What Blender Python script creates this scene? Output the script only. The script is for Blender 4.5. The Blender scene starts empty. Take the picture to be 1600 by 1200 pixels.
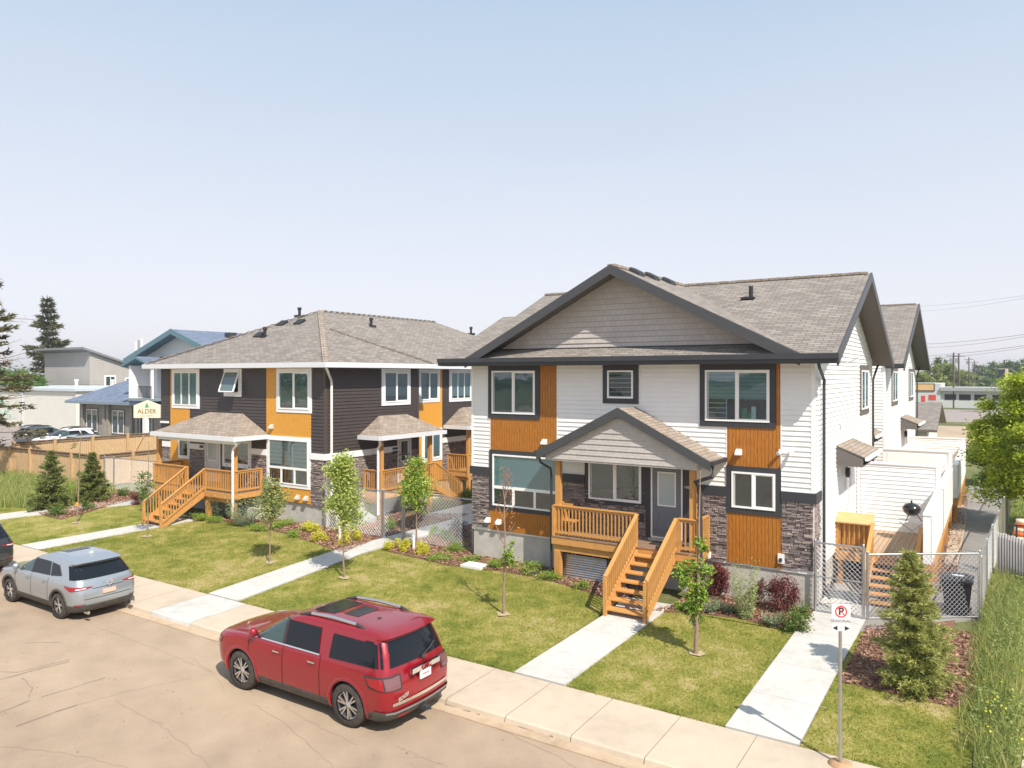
import bpy, math, random
import numpy as np
from mathutils import Vector, Matrix
random.seed(7); RNG = np.random.default_rng(7)
S = bpy.context.scene
COL = S.collection
# ---------------------------------------------------------------- camera, sky, sun, exposure
F_PX = 1166.0; HOR = 586.0; CAMZ = 6.6; TH = math.radians(32.93)
cam = bpy.data.cameras.new('camera'); camo = bpy.data.objects.new('camera', cam); COL.objects.link(camo)
camo.location = (0, 0, CAMZ); camo.rotation_euler = (math.pi/2, 0, TH)
cam.sensor_width = 36.0; cam.lens = 36.0*F_PX/1600.0; cam.shift_y = -(600-HOR)/1600.0
cam.clip_start = 0.1; cam.clip_end = 4000
S.camera = camo
W = bpy.data.worlds.new('World'); S.world = W; W.use_nodes = True
SUN = Vector((2.02, -1.2, 2.66)).normalized()
nt = W.node_tree; nt.nodes.clear()
out = nt.nodes.new('ShaderNodeOutputWorld'); bg = nt.nodes.new('ShaderNodeBackground')
sky = nt.nodes.new('ShaderNodeTexSky'); sky.sky_type = 'NISHITA'; sky.sun_disc = False
sky.sun_elevation = math.asin(SUN.z); sky.sun_rotation = math.atan2(SUN.x, SUN.y)
sky.air_density = 1.0; sky.dust_density = 3.0; sky.ozone_density = 2.0; sky.altitude = 600
# smoky summer air: the blue is thinned toward a pale lavender white at the horizon
tc = nt.nodes.new('ShaderNodeTexCoord'); sep = nt.nodes.new('ShaderNodeSeparateXYZ')
ramp = nt.nodes.new('ShaderNodeValToRGB'); mixs = nt.nodes.new('ShaderNodeMix'); mixs.data_type = 'RGBA'
ramp.color_ramp.elements[0].position = 0.0; ramp.color_ramp.elements[0].color = (6.05, 5.85, 6.2, 1)
ramp.color_ramp.elements[1].position = 0.45; ramp.color_ramp.elements[1].color = (3.45, 4.3, 5.3, 1)
e = ramp.color_ramp.elements.new(0.17); e.color = (5.3, 5.45, 5.9, 1)
mixs.inputs[0].default_value = 0.85
nz = nt.nodes.new('ShaderNodeTexNoise'); nz.inputs['Scale'].default_value = 1.6; nz.inputs['Detail'].default_value = 6; mpz = nt.nodes.new('ShaderNodeMapping'); mpz.inputs['Scale'].default_value = (1, 1, 4)
ma = nt.nodes.new('ShaderNodeMath'); ma.operation = 'MULTIPLY_ADD'; ma.inputs[1].default_value = .10
nt.links.new(tc.outputs['Generated'], mpz.inputs[0]); nt.links.new(mpz.outputs[0], nz.inputs[0]); nt.links.new(nz.outputs[0], ma.inputs[0])
nt.links.new(tc.outputs['Generated'], sep.inputs[0]); nt.links.new(sep.outputs['Z'], ma.inputs[2]); mb_ = nt.nodes.new('ShaderNodeMath'); mb_.operation = 'SUBTRACT'; mb_.inputs[1].default_value = .05
nt.links.new(ma.outputs[0], mb_.inputs[0]); nt.links.new(mb_.outputs[0], ramp.inputs[0])
nt.links.new(sky.outputs[0], mixs.inputs[6]); nt.links.new(ramp.outputs[0], mixs.inputs[7])
nt.links.new(mixs.outputs[2], bg.inputs[0]); bg.inputs[1].default_value = 0.13
nt.links.new(bg.outputs[0], out.inputs[0])
sl = bpy.data.lights.new('sun', 'SUN'); sl.energy = 5.0; sl.angle = math.radians(0.6); sl.color = (1.0, 0.915, 0.80)
so = bpy.data.objects.new('sun', sl); COL.objects.link(so); so.location = (20, -20, 40)
so.rotation_euler = SUN.to_track_quat('Z', 'Y').to_euler()
S.view_settings.view_transform = 'Standard'; S.view_settings.look = 'None'
S.view_settings.exposure = 0.36; S.view_settings.gamma = 1.0
S.render.engine = 'CYCLES'
S.cycles.max_bounces = 6; S.cycles.transparent_max_bounces = 12

# ---------------------------------------------------------------- places
FW = (-math.sin(TH), math.cos(TH)); RT = (math.cos(TH), math.sin(TH))
PROF = [(-500, -.5), (12.7, -.5), (12.72, -.37), (14.62, -.35), (20.0, 0.0), (5000, 0.0)]
def gh(y):
    for (a, za), (b, zb) in zip(PROF, PROF[1:]):
        if y <= b: return za + (zb-za)*(y-a)/(b-a)
    return 0.0
def G(px, py):
    """where the sight line of a photo measurement meets the ground"""
    a = (px-800)/F_PX; rx = FW[0]+a*RT[0]; ry = FW[1]+a*RT[1]; rz = -(py-HOR)/F_PX
    z = -.2
    for _ in range(30):
        t = (z-CAMZ)/rz; z = .5*z+.5*gh(ry*t)
    t = (z-CAMZ)/rz
    return (rx*t, ry*t, gh(ry*t))
def dist(p): return p[0]*FW[0]+p[1]*FW[1]

# ---------------------------------------------------------------- materials
MATS = {}
def _mat(name):
    m = bpy.data.materials.new(name); m.use_nodes = True
    n = m.node_tree.nodes; b = n['Principled BSDF']; return m, n, m.node_tree.links, b
def mat(name, c, r=.6, metal=0., spec=.5, var=.0, vscale=3., bump=0., bscale=60., coat=0., c2=None, det=5.):
    """one colour, broken up by object-space noise toward c2, with optional bump"""
    if name in MATS: return MATS[name]
    m, n, l, b = _mat(name)
    b.inputs['Roughness'].default_value = r; b.inputs['Metallic'].default_value = metal
    b.inputs['Specular IOR Level'].default_value = spec
    if coat: b.inputs['Coat Weight'].default_value = coat; b.inputs['Coat Roughness'].default_value = .03
    b.inputs['Base Color'].default_value = (*c, 1)
    tcn = n.new('ShaderNodeTexCoord')
    if c2 is not None or var:
        if c2 is None: c2 = tuple(x*(1-var) for x in c)
        no = n.new('ShaderNodeTexNoise'); no.inputs['Scale'].default_value = vscale; no.inputs['Detail'].default_value = det
        no.inputs['Roughness'].default_value = .65
        rp = n.new('ShaderNodeValToRGB'); rp.color_ramp.elements[0].position = .32; rp.color_ramp.elements[1].position = .68
        rp.color_ramp.elements[0].color = (*c, 1); rp.color_ramp.elements[1].color = (*c2, 1)
        l.new(tcn.outputs['Object'], no.inputs[0]); l.new(no.outputs[0], rp.inputs[0]); l.new(rp.outputs[0], b.inputs['Base Color'])
    if bump:
        nb = n.new('ShaderNodeTexNoise'); nb.inputs['Scale'].default_value = bscale; nb.inputs['Detail'].default_value = 4
        bp = n.new('ShaderNodeBump'); bp.inputs['Strength'].default_value = bump; bp.inputs['Distance'].default_value = .02
        l.new(tcn.outputs['Object'], nb.inputs[0]); l.new(nb.outputs[0], bp.inputs['Height']); l.new(bp.outputs[0], b.inputs['Normal'])
    MATS[name] = m; return m
def leafmat(name, c, c2, r=.55, trans=.35, hue=.0):
    """foliage: each leaf takes its own shade between two greens"""
    if name in MATS: return MATS[name]
    m, n, l, b = _mat(name)
    g = n.new('ShaderNodeNewGeometry'); mx = n.new('ShaderNodeMix'); mx.data_type = 'RGBA'
    mx.inputs[6].default_value = (*c, 1); mx.inputs[7].default_value = (*c2, 1)
    l.new(g.outputs['Random Per Island'], mx.inputs[0]); l.new(mx.outputs[2], b.inputs['Base Color'])
    b.inputs['Roughness'].default_value = r; b.inputs['Specular IOR Level'].default_value = .3
    tr = n.new('ShaderNodeBsdfTranslucent'); l.new(mx.outputs[2], tr.inputs[0])
    ms = n.new('ShaderNodeMixShader'); ms.inputs[0].default_value = trans
    l.new(b.outputs[0], ms.inputs[1]); l.new(tr.outputs[0], ms.inputs[2]); l.new(ms.outputs[0], n['Material Output'].inputs[0])
    MATS[name] = m; return m
def islandmat(name, cols, r=.8, bump=.3, bscale=30):
    """blocks, chips and boards: each piece takes one of several colours"""
    if name in MATS: return MATS[name]
    m, n, l, b = _mat(name)
    g = n.new('ShaderNodeNewGeometry'); rp = n.new('ShaderNodeValToRGB'); rp.color_ramp.interpolation = 'LINEAR'
    els = rp.color_ramp.elements
    for i, c in enumerate(cols):
        p = i/(len(cols)-1)
        if i < 2: e = els[i]; e.position = p
        else: e = els.new(p)
        e.color = (*c, 1)
    els = rp.color_ramp.elements
    l.new(g.outputs['Random Per Island'], rp.inputs[0])
    tcn = n.new('ShaderNodeTexCoord'); no = n.new('ShaderNodeTexNoise'); no.inputs['Scale'].default_value = bscale; no.inputs['Detail'].default_value = 5
    mx = n.new('ShaderNodeMix'); mx.data_type = 'RGBA'; mx.blend_type = 'MULTIPLY'; mx.inputs[0].default_value = .7
    r2 = n.new('ShaderNodeMapRange'); r2.inputs[3].default_value = .55; r2.inputs[4].default_value = 1.3
    l.new(tcn.outputs['Object'], no.inputs[0]); l.new(no.outputs[0], r2.inputs[0])
    l.new(rp.outputs[0], mx.inputs[6]); l.new(r2.outputs[0], mx.inputs[7]); l.new(mx.outputs[2], b.inputs['Base Color'])
    bp = n.new('ShaderNodeBump'); bp.inputs['Strength'].default_value = bump; bp.inputs['Distance'].default_value = .02
    l.new(no.outputs[0], bp.inputs['Height']); l.new(bp.outputs[0], b.inputs['Normal'])
    b.inputs['Roughness'].default_value = r
    MATS[name] = m; return m
def brickmat(name, ca, cb, cm, bw, bh, ms=.012, r=.85, bump=.4, nvar=.35, offset=.5, squash=1., smooth=.1, grain=120):
    """rows of shingles, shakes or bricks laid out in metres on the UVs"""
    if name in MATS: return MATS[name]
    m, n, l, b = _mat(name)
    uv = n.new('ShaderNodeUVMap'); uv.uv_map = 'UVMap'
    bt = n.new('ShaderNodeTexBrick'); bt.inputs['Color1'].default_value = (*ca, 1); bt.inputs['Color2'].default_value = (*cb, 1)
    bt.inputs['Mortar'].default_value = (*cm, 1); bt.inputs['Scale'].default_value = 1; bt.inputs['Mortar Size'].default_value = ms
    bt.inputs['Mortar Smooth'].default_value = smooth; bt.inputs['Brick Width'].default_value = bw; bt.inputs['Row Height'].default_value = bh
    bt.offset = offset; bt.squash = squash
    l.new(uv.outputs[0], bt.inputs[0])
    no = n.new('ShaderNodeTexNoise'); no.inputs['Scale'].default_value = grain; no.inputs['Detail'].default_value = 3
    no2 = n.new('ShaderNodeTexNoise'); no2.inputs['Scale'].default_value = 1.2; no2.inputs['Detail'].default_value = 4
    ad = n.new('ShaderNodeMath'); ad.operation = 'ADD'
    l.new(uv.outputs[0], no.inputs[0]); l.new(uv.outputs[0], no2.inputs[0]); l.new(no.outputs[0], ad.inputs[0]); l.new(no2.outputs[0], ad.inputs[1])
    mr = n.new('ShaderNodeMapRange'); mr.inputs[1].default_value = .6; mr.inputs[2].default_value = 1.4
    mr.inputs[3].default_value = 1-nvar; mr.inputs[4].default_value = 1+nvar
    l.new(ad.outputs[0], mr.inputs[0])
    mx = n.new('ShaderNodeMix'); mx.data_type = 'RGBA'; mx.blend_type = 'MULTIPLY'; mx.inputs[0].default_value = 1
    l.new(bt.outputs[0], mx.inputs[6]); l.new(mr.outputs[0], mx.inputs[7]); l.new(mx.outputs[2], b.inputs['Base Color'])
    bp = n.new('ShaderNodeBump'); bp.inputs['Strength'].default_value = bump; bp.inputs['Distance'].default_value = .02; bp.invert = True
    l.new(bt.outputs['Fac'], bp.inputs['Height']); l.new(bp.outputs[0], b.inputs['Normal'])
    b.inputs['Roughness'].default_value = r
    MATS[name] = m; return m
def woodmat(name, c, c2, groove=0., gw=.1, r=.6, along='V', stretch=9.):
    """stained boards: long grain along one UV axis, dark joints every gw metres"""
    if name in MATS: return MATS[name]
    m, n, l, b = _mat(name)
    uv = n.new('ShaderNodeUVMap'); uv.uv_map = 'UVMap'
    mp = n.new('ShaderNodeMapping'); mp.inputs['Scale'].default_value = (stretch, 1, 1) if along == 'V' else (1, stretch, 1)
    no = n.new('ShaderNodeTexNoise'); no.inputs['Scale'].default_value = 4; no.inputs['Detail'].default_value = 6; no.inputs['Roughness'].default_value = .6
    rp = n.new('ShaderNodeValToRGB'); rp.color_ramp.elements[0].position = .35; rp.color_ramp.elements[1].position = .65
    rp.color_ramp.elements[0].color = (*c, 1); rp.color_ramp.elements[1].color = (*c2, 1)
    l.new(uv.outputs[0], mp.inputs[0]); l.new(mp.outputs[0], no.inputs[0]); l.new(no.outputs[0], rp.inputs[0])
    src = rp.outputs[0]
    if groove:
        sp = n.new('ShaderNodeSeparateXYZ'); l.new(uv.outputs[0], sp.inputs[0])
        md = n.new('ShaderNodeMath'); md.operation = 'PINGPONG'; md.inputs[1].default_value = gw/2
        l.new(sp.outputs['X' if along == 'V' else 'Y'], md.inputs[0])
        mr = n.new('ShaderNodeMapRange'); mr.inputs[1].default_value = 0.0; mr.inputs[2].default_value = .012
        l.new(md.outputs[0], mr.inputs[0])
        mx = n.new('ShaderNodeMix'); mx.data_type = 'RGBA'; mx.blend_type = 'MULTIPLY'
        mx.inputs[0].default_value = 1
        ml = n.new('ShaderNodeMapRange'); ml.inputs[3].default_value = 1-groove; ml.inputs[4].default_value = 1
        l.new(mr.outputs[0], ml.inputs[0]); l.new(src, mx.inputs[6]); l.new(ml.outputs[0], mx.inputs[7]); src = mx.outputs[2]
        bp = n.new('ShaderNodeBump'); bp.inputs['Strength'].default_value = .5; bp.inputs['Distance'].default_value = .01
        l.new(mr.outputs[0], bp.inputs['Height']); l.new(bp.outputs[0], b.inputs['Normal'])
    l.new(src, b.inputs['Base Color']); b.inputs['Roughness'].default_value = r
    MATS[name] = m; return m
def groundmat(name, cols, scales=(.35, 2.2, 26), bump=.5, bscale=90, r=.9, dist_=.03, weights=(.5, .3, .35)):
    """ground cover: three sizes of noise summed and run through a ramp, in world metres"""
    if name in MATS: return MATS[name]
    m, n, l, b = _mat(name)
    g = n.new('ShaderNodeNewGeometry'); prev = None
    for s, w in zip(scales, weights):
        no = n.new('ShaderNodeTexNoise'); no.inputs['Scale'].default_value = s; no.inputs['Detail'].default_value = 5; no.inputs['Roughness'].default_value = .6
        l.new(g.outputs['Position'], no.inputs[0])
        mu = n.new('ShaderNodeMath'); mu.operation = 'MULTIPLY_ADD'; mu.inputs[1].default_value = w; mu.inputs[2].default_value = -w*.5
        l.new(no.outputs[0], mu.inputs[0])
        if prev is None: prev = mu.outputs[0]
        else:
            ad = n.new('ShaderNodeMath'); ad.operation = 'ADD'; l.new(prev, ad.inputs[0]); l.new(mu.outputs[0], ad.inputs[1]); prev = ad.outputs[0]
    mr = n.new('ShaderNodeMapRange'); mr.inputs[1].default_value = -.16; mr.inputs[2].default_value = .16; l.new(prev, mr.inputs[0])
    rp = n.new('ShaderNodeValToRGB')
    for i, c in enumerate(cols):
        p = i/(len(cols)-1)
        if i < 2: e = rp.color_ramp.elements[i]; e.position = p
        else: e = rp.color_ramp.elements.new(p)
        e.color = (*c, 1)
    l.new(mr.outputs[0], rp.inputs[0]); l.new(rp.outputs[0], b.inputs['Base Color'])
    nb = n.new('ShaderNodeTexNoise'); nb.inputs['Scale'].default_value = bscale; nb.inputs['Detail'].default_value = 4
    bp = n.new('ShaderNodeBump'); bp.inputs['Strength'].default_value = bump; bp.inputs['Distance'].default_value = dist_
    l.new(g.outputs['Position'], nb.inputs[0]); l.new(nb.outputs[0], bp.inputs['Height']); l.new(bp.outputs[0], b.inputs['Normal'])
    b.inputs['Roughness'].default_value = r; b.inputs['Specular IOR Level'].default_value = .2
    MATS[name] = m; return m
def glassmat(name='window_glass', tint=(.72, .80, .82), fac=.3):
    if name in MATS: return MATS[name]
    m, n, l, b = _mat(name); n.remove(b)
    t = n.new('ShaderNodeBsdfTransparent'); t.inputs[0].default_value = (*tint, 1)
    g = n.new('ShaderNodeBsdfGlossy'); g.inputs['Roughness'].default_value = .02; g.inputs[0].default_value = (.9, .95, 1, 1)
    lw = n.new('ShaderNodeLayerWeight'); lw.inputs[0].default_value = .35
    mr = n.new('ShaderNodeMapRange'); mr.inputs[3].default_value = fac*.5; mr.inputs[4].default_value = min(1, fac*2.2)
    tcn = n.new('ShaderNodeTexCoord'); no = n.new('ShaderNodeTexNoise'); no.inputs['Scale'].default_value = 1.3
    bp = n.new('ShaderNodeBump'); bp.inputs['Strength'].default_value = .08; bp.inputs['Distance'].default_value = .05
    l.new(tcn.outputs['Object'], no.inputs[0]); l.new(no.outputs[0], bp.inputs['Height']); l.new(bp.outputs[0], g.inputs['Normal'])
    ms = n.new('ShaderNodeMixShader'); l.new(lw.outputs['Fresnel'], mr.inputs[0]); l.new(mr.outputs[0], ms.inputs[0])
    l.new(t.outputs[0], ms.inputs[1]); l.new(g.outputs[0], ms.inputs[2]); l.new(ms.outputs[0], n['Material Output'].inputs[0])
    MATS[name] = m; return m
def blindmat(name, c, pitch=.05):
    if name in MATS: return MATS[name]
    m, n, l, b = _mat(name)
    uv = n.new('ShaderNodeUVMap'); uv.uv_map = 'UVMap'; sp = n.new('ShaderNodeSeparateXYZ'); l.new(uv.outputs[0], sp.inputs[0])
    md = n.new('ShaderNodeMath'); md.operation = 'PINGPONG'; md.inputs[1].default_value = pitch; l.new(sp.outputs['Y'], md.inputs[0])
    mr = n.new('ShaderNodeMapRange'); mr.inputs[2].default_value = pitch; mr.inputs[3].default_value = .72; mr.inputs[4].default_value = 1.1
    l.new(md.outputs[0], mr.inputs[0])
    mx = n.new('ShaderNodeMix'); mx.data_type = 'RGBA'; mx.blend_type = 'MULTIPLY'; mx.inputs[0].default_value = 1
    mx.inputs[6].default_value = (*c, 1); l.new(mr.outputs[0], mx.inputs[7]); l.new(mx.outputs[2], b.inputs['Base Color'])
    b.inputs['Roughness'].default_value = .7
    MATS[name] = m; return m

# ---------------------------------------------------------------- mesh building
ORG = {}
def org(o): return ORG.get(o.name, Vector((0, 0, 0))) if o else Vector((0, 0, 0))
def autouv(me):
    n = len(me.loops)
    if n == 0: return
    uvl = me.uv_layers.new(name='UVMap')
    co = np.empty(len(me.vertices)*3, np.float32); me.vertices.foreach_get('co', co); co = co.reshape(-1, 3)
    lv = np.empty(n, np.int32); me.loops.foreach_get('vertex_index', lv)
    nrm = np.empty(len(me.polygons)*3, np.float32); me.polygons.foreach_get('normal', nrm); nrm = nrm.reshape(-1, 3)
    tot = np.empty(len(me.polygons), np.int32); me.polygons.foreach_get('loop_total', tot)
    u = np.stack([-nrm[:, 1], nrm[:, 0], np.zeros(len(nrm))], 1); ln = np.linalg.norm(u, axis=1)
    flat = ln < .02; u[flat] = (1, 0, 0); ln[flat] = 1; u /= ln[:, None]
    v = np.cross(nrm, u)
    U = np.repeat(u, tot, 0); V = np.repeat(v, tot, 0); P = co[lv]
    uv = np.stack([(P*U).sum(1), (P*V).sum(1)], 1).astype(np.float32)
    uvl.data.foreach_set('uv', uv.ravel())
class MB:
    """collects shapes; build() links them as ONE mesh object"""
    def __init__(s): s.v = []; s.f = []; s.m = []; s.sm = []
    def add(s, vs, fs, mi=0, smooth=False):
        k = len(s.v); s.v.extend([tuple(p) for p in vs])
        for f in fs: s.f.append(tuple(i+k for i in f)); s.m.append(mi); s.sm.append(smooth)
    def box(s, x0, x1, y0, y1, z0, z1, mi=0):
        if x0 > x1: x0, x1 = x1, x0
        if y0 > y1: y0, y1 = y1, y0
        if z0 > z1: z0, z1 = z1, z0
        v = [(x, y, z) for z in (z0, z1) for y in (y0, y1) for x in (x0, x1)]
        s.add(v, [(0, 2, 3, 1), (4, 5, 7, 6), (0, 1, 5, 4), (2, 6, 7, 3), (0, 4, 6, 2), (1, 3, 7, 5)], mi)
    def fbox(s, F, u0, u1, z0, z1, n0, n1, mi=0):
        o, u, n = F
        P = [(o[0]+u[0]*a+n[0]*c, o[1]+u[1]*a+n[1]*c, b) for a, b, c in
             [(u0, z0, n0), (u1, z0, n0), (u1, z1, n0), (u0, z1, n0), (u0, z0, n1), (u1, z0, n1), (u1, z1, n1), (u0, z1, n1)]]
        fs = [(0, 3, 2, 1), (4, 5, 6, 7), (0, 1, 5, 4), (2, 3, 7, 6), (1, 2, 6, 5), (0, 4, 7, 3)]
        if u[0]*n[1]-u[1]*n[0] > 0: fs = [f[::-1] for f in fs]
        s.add(P, fs, mi)
    def beam(s, a, b, w, h, mi=0, up=(0, 0, 1)):
        a = Vector(a); b = Vector(b); d = (b-a).normalized(); up = Vector(up)
        if abs(d.dot(up)) > .95: up = Vector((0, 1, 0))
        r = d.cross(up).normalized()*(w/2); t = r.cross(d).normalized()*(h/2)
        v = [a-r-t, a+r-t, a+r+t, a-r+t, b-r-t, b+r-t, b+r+t, b-r+t]
        s.add(v, [(0, 1, 2, 3), (4, 7, 6, 5), (0, 4, 5, 1), (1, 5, 6, 2), (2, 6, 7, 3), (3, 7, 4, 0)], mi)
    def tube(s, pts, r, n=8, mi=0, caps=True, smooth=True):
        pts = [Vector(p) for p in pts]; k = len(pts); rr = r if isinstance(r, (list, tuple)) else [r]*k
        vs = []; ref = None
        for i, p in enumerate(pts):
            d = (pts[min(i+1, k-1)]-pts[max(i-1, 0)]).normalized()
            a = d.cross(Vector((0, 0, 1)) if abs(d.z) < .9 else Vector((1, 0, 0))).normalized()
            if ref is not None and abs(d.z) >= .9 and abs(ref.dot(d)) < .9: a = (ref-d*ref.dot(d)).normalized()
            ref = a; c = d.cross(a)
            for j in range(n):
                t = 2*math.pi*j/n; vs.append(p+(a*math.cos(t)+c*math.sin(t))*rr[i])
        fs = [(i*n+j, i*n+(j+1) % n, (i+1)*n+(j+1) % n, (i+1)*n+j) for i in range(k-1) for j in range(n)]
        s.add(vs, fs, mi, smooth)
        if caps: s.add(vs[:n], [tuple(range(n))[::-1]], mi); s.add(vs[-n:], [tuple(range(n))], mi)
    def lathe(s, c, prof, n=20, axis='z', mi=0, smooth=True):
        vs = []
        for (r, h) in prof:
            for j in range(n):
                t = 2*math.pi*j/n; a, b = r*math.cos(t), r*math.sin(t)
                vs.append({'z': (c[0]+a, c[1]+b, c[2]+h), 'y': (c[0]+a, c[1]+h, c[2]+b), 'x': (c[0]+h, c[1]+a, c[2]+b)}[axis])
        k = len(prof)
        s.add(vs, [(i*n+j, i*n+(j+1) % n, (i+1)*n+(j+1) % n, (i+1)*n+j) for i in range(k-1) for j in range(n)], mi, smooth)
    def poly(s, pts, mi=0): s.add(pts, [tuple(range(len(pts)))], mi)
    def slab(s, pts, t, mt=0, ms=1):
        """flat or sloped plate: top in material mt, edges and underside in ms, thickness t measured straight down"""
        k = len(pts); a = [Vector(p) for p in pts]
        nz = sum((a[i].x*a[(i+1) % k].y-a[(i+1) % k].x*a[i].y) for i in range(k))
        if nz < 0: a = a[::-1]
        b = [p-Vector((0, 0, t)) for p in a]
        s.add(a, [tuple(range(k))], mt); s.add(b, [tuple(range(k))[::-1]], ms)
        s.add(a+b, [(i, i+k, (i+1) % k+k, (i+1) % k) for i in range(k)], ms)
    def build(s, name, mats, parent=None, lock=False, recalc=False):
        if not isinstance(mats, (list, tuple)): mats = [mats]
        o3 = org(parent); me = bpy.data.meshes.new(name)
        me.from_pydata([(x-o3.x, y-o3.y, z-o3.z) for x, y, z in s.v] if parent is not None and o3.length else s.v, [], s.f)
        for m in mats: me.materials.append(m)
        me.polygons.foreach_set('material_index', s.m); me.polygons.foreach_set('use_smooth', s.sm)
        if recalc:
            import bmesh
            bm = bmesh.new(); bm.from_mesh(me); bmesh.ops.recalc_face_normals(bm, faces=bm.faces); bm.to_mesh(me); bm.free()
        me.update(); autouv(me)
        o = bpy.data.objects.new(name, me); COL.objects.link(o)
        if parent is not None: o.parent = parent; ORG[o.name] = o3
        return o
def npmesh(name, V, Fq, m, parent=None, smooth=False):
    """mesh from arrays: V (n,3), Fq (k,3|4)"""
    o3 = org(parent); V = V-np.array([o3.x, o3.y, o3.z]); me = bpy.data.meshes.new(name)
    k = Fq.shape[1]; me.vertices.add(len(V)); me.vertices.foreach_set('co', V.astype(np.float32).ravel())
    me.loops.add(Fq.size); me.loops.foreach_set('vertex_index', Fq.astype(np.int32).ravel())
    me.polygons.add(len(Fq)); me.polygons.foreach_set('loop_start', np.arange(0, Fq.size, k, dtype=np.int32))
    me.polygons.foreach_set('loop_total', np.full(len(Fq), k, np.int32))
    me.materials.append(m); me.update(); me.validate()
    if smooth: me.polygons.foreach_set('use_smooth', [True]*len(me.polygons))
    o = bpy.data.objects.new(name, me); COL.objects.link(o)
    if parent is not None: o.parent = parent; ORG[o.name] = o3
    return o
def tag(o, label=None, cat=None, group=None, kind=None):
    if label: o['label'] = label
    if cat: o['category'] = cat
    if group: o['group'] = group
    if kind: o['kind'] = kind
    return o
def thing(name, loc, label, cat, group=None):
    o = bpy.data.objects.new(name, None); COL.objects.link(o); o.location = loc; o.empty_display_size = .3
    ORG[o.name] = Vector(loc); return tag(o, label, cat, group)
def copy_tree(o, parent=None):
    c = o.copy(); COL.objects.link(c); c.parent = parent
    for ch in list(o.children): copy_tree(ch, c)
    return c
def text_mesh(body, size, m, parent, origin, right, up, depth=.006, name='lettering', align='CENTER', bold=0., spacing=1.):
    cu = bpy.data.curves.new('text', 'FONT'); cu.body = body; cu.size = size; cu.extrude = depth; cu.align_x = align; cu.align_y = 'CENTER'
    cu.offset = bold; cu.space_character = spacing
    to = bpy.data.objects.new('text', cu); COL.objects.link(to)
    dg = bpy.context.evaluated_depsgraph_get(); me = bpy.data.meshes.new_from_object(to.evaluated_get(dg))
    bpy.data.objects.remove(to); bpy.data.curves.remove(cu)
    r = Vector(right).normalized(); u = Vector(up).normalized(); n = r.cross(u)
    o3 = org(parent); M = Matrix(((r.x, u.x, n.x, origin[0]-o3.x), (r.y, u.y, n.y, origin[1]-o3.y), (r.z, u.z, n.z, origin[2]-o3.z), (0, 0, 0, 1)))
    me.transform(M); me.materials.clear(); me.materials.append(m)
    o = bpy.data.objects.new(name, me); COL.objects.link(o); o.parent = parent; ORG[o.name] = o3
    return o

# ================================================================ GROUND
M_LAWN = groundmat('lawn', [(.13, .16, .027), (.21, .225, .042), (.31, .285, .075), (.44, .365, .17)], (.38, 1.9, 15), .8, 60, .95, .04, (.62, .55, .5))
M_FIELD = groundmat('rough_ground', [(.07, .10, .03), (.14, .15, .06), (.27, .23, .13)], (.05, .6, 9), .5, 8)
M_ROAD = groundmat('road_asphalt', [(.265, .203, .152), (.345, .264, .194), (.395, .305, .222), (.45, .35, .258)], (.16, 1.3, 95), .6, 260, .9, .008, (.46, .30, .50))
M_WALKOLD = groundmat('old_concrete', [(.40, .33, .26), (.50, .42, .33), (.56, .47, .375)], (.5, 3, 70), .25, 200, .9, .004, (.5, .25, .25))
M_WALKNEW = groundmat('new_concrete', [(.42, .41, .385), (.51, .50, .475), (.57, .56, .535)], (.5, 4, 70), .3, 200, .85, .004, (.45, .35, .35))
M_MULCH = groundmat('mulch', [(.07, .035, .022), (.19, .10, .065), (.33, .20, .14), (.15, .07, .05)], (1.2, 12, 55), 1.0, 45, .95, .05, (.25, .4, .7))
M_CHIP = islandmat('wood_chips', [(.12, .06, .04), (.30, .16, .10), (.48, .31, .21), (.20, .10, .07), (.40, .22, .15)], .9, .3, 60)
M_CRACK = mat('crack_tar', (.20, .15, .115), .9)
M_KERB = groundmat('kerb_concrete', [(.34, .25, .17), (.47, .36, .25), (.52, .43, .32)], (.8, 5, 60), .4, 90, .9, .01)
def clipband(poly, lo, hi):
    for sgn, lim in ((1, lo), (-1, hi)):
        outp = []
        for i in range(len(poly)):
            a, b = poly[i], poly[(i+1) % len(poly)]
            ia, ib = sgn*(a[1]-lim) >= 0, sgn*(b[1]-lim) >= 0
            if ia: outp.append(a)
            if ia != ib:
                t = (lim-a[1])/(b[1]-a[1]); outp.append((a[0]+t*(b[0]-a[0]), lim))
        poly = outp
        if len(poly) < 3: return []
    return poly
def sheet(name, poly, dz, m, th=.06, msd=None, kind='structure', parent=None):
    mb = MB(); ys = [-500, 12.72, 14.62, 20.0, 5000]
    for lo, hi in zip(ys, ys[1:]):
        p = clipband([(q[0], q[1]) for q in poly], lo, hi)
        if len(p) >= 3:
            mb.slab([(x, y, gh(min(max(y, lo+1e-4), hi-1e-4))+dz) for x, y in p], th)
    return tag(mb.build(name, [m, msd or m], parent), kind=kind)
mb = MB(); prof = [(-600, -.62), (12.68, -.62), (14.62, -.41), (20, -.05), (60, -.03), (200, -.03), (2500, -.03)]
xs = [-2200, -400, -60, 0, 60, 400, 2200]
for (y0, z0), (y1, z1) in zip(prof, prof[1:]):
    for x0, x1 in zip(xs, xs[1:]): mb.poly([(x0, y0, z0), (x1, y0, z0), (x1, y1, z1), (x0, y1, z1)])
tag(mb.build('terrain', M_FIELD), kind='structure')
mb = MB(); mb.poly([(-260, -90, -.5), (160, -90, -.5), (160, 12.45, -.5), (-260, 12.45, -.5)]); tag(mb.build('road', M_ROAD), kind='structure')
mb = MB(); mb.slab([(-260, 12.40, -.475), (160, 12.40, -.475), (160, 12.72, -.49), (-260, 12.72, -.49)], .1); tag(mb.build('gutter_pan', [M_KERB, M_KERB]), kind='structure')
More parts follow.
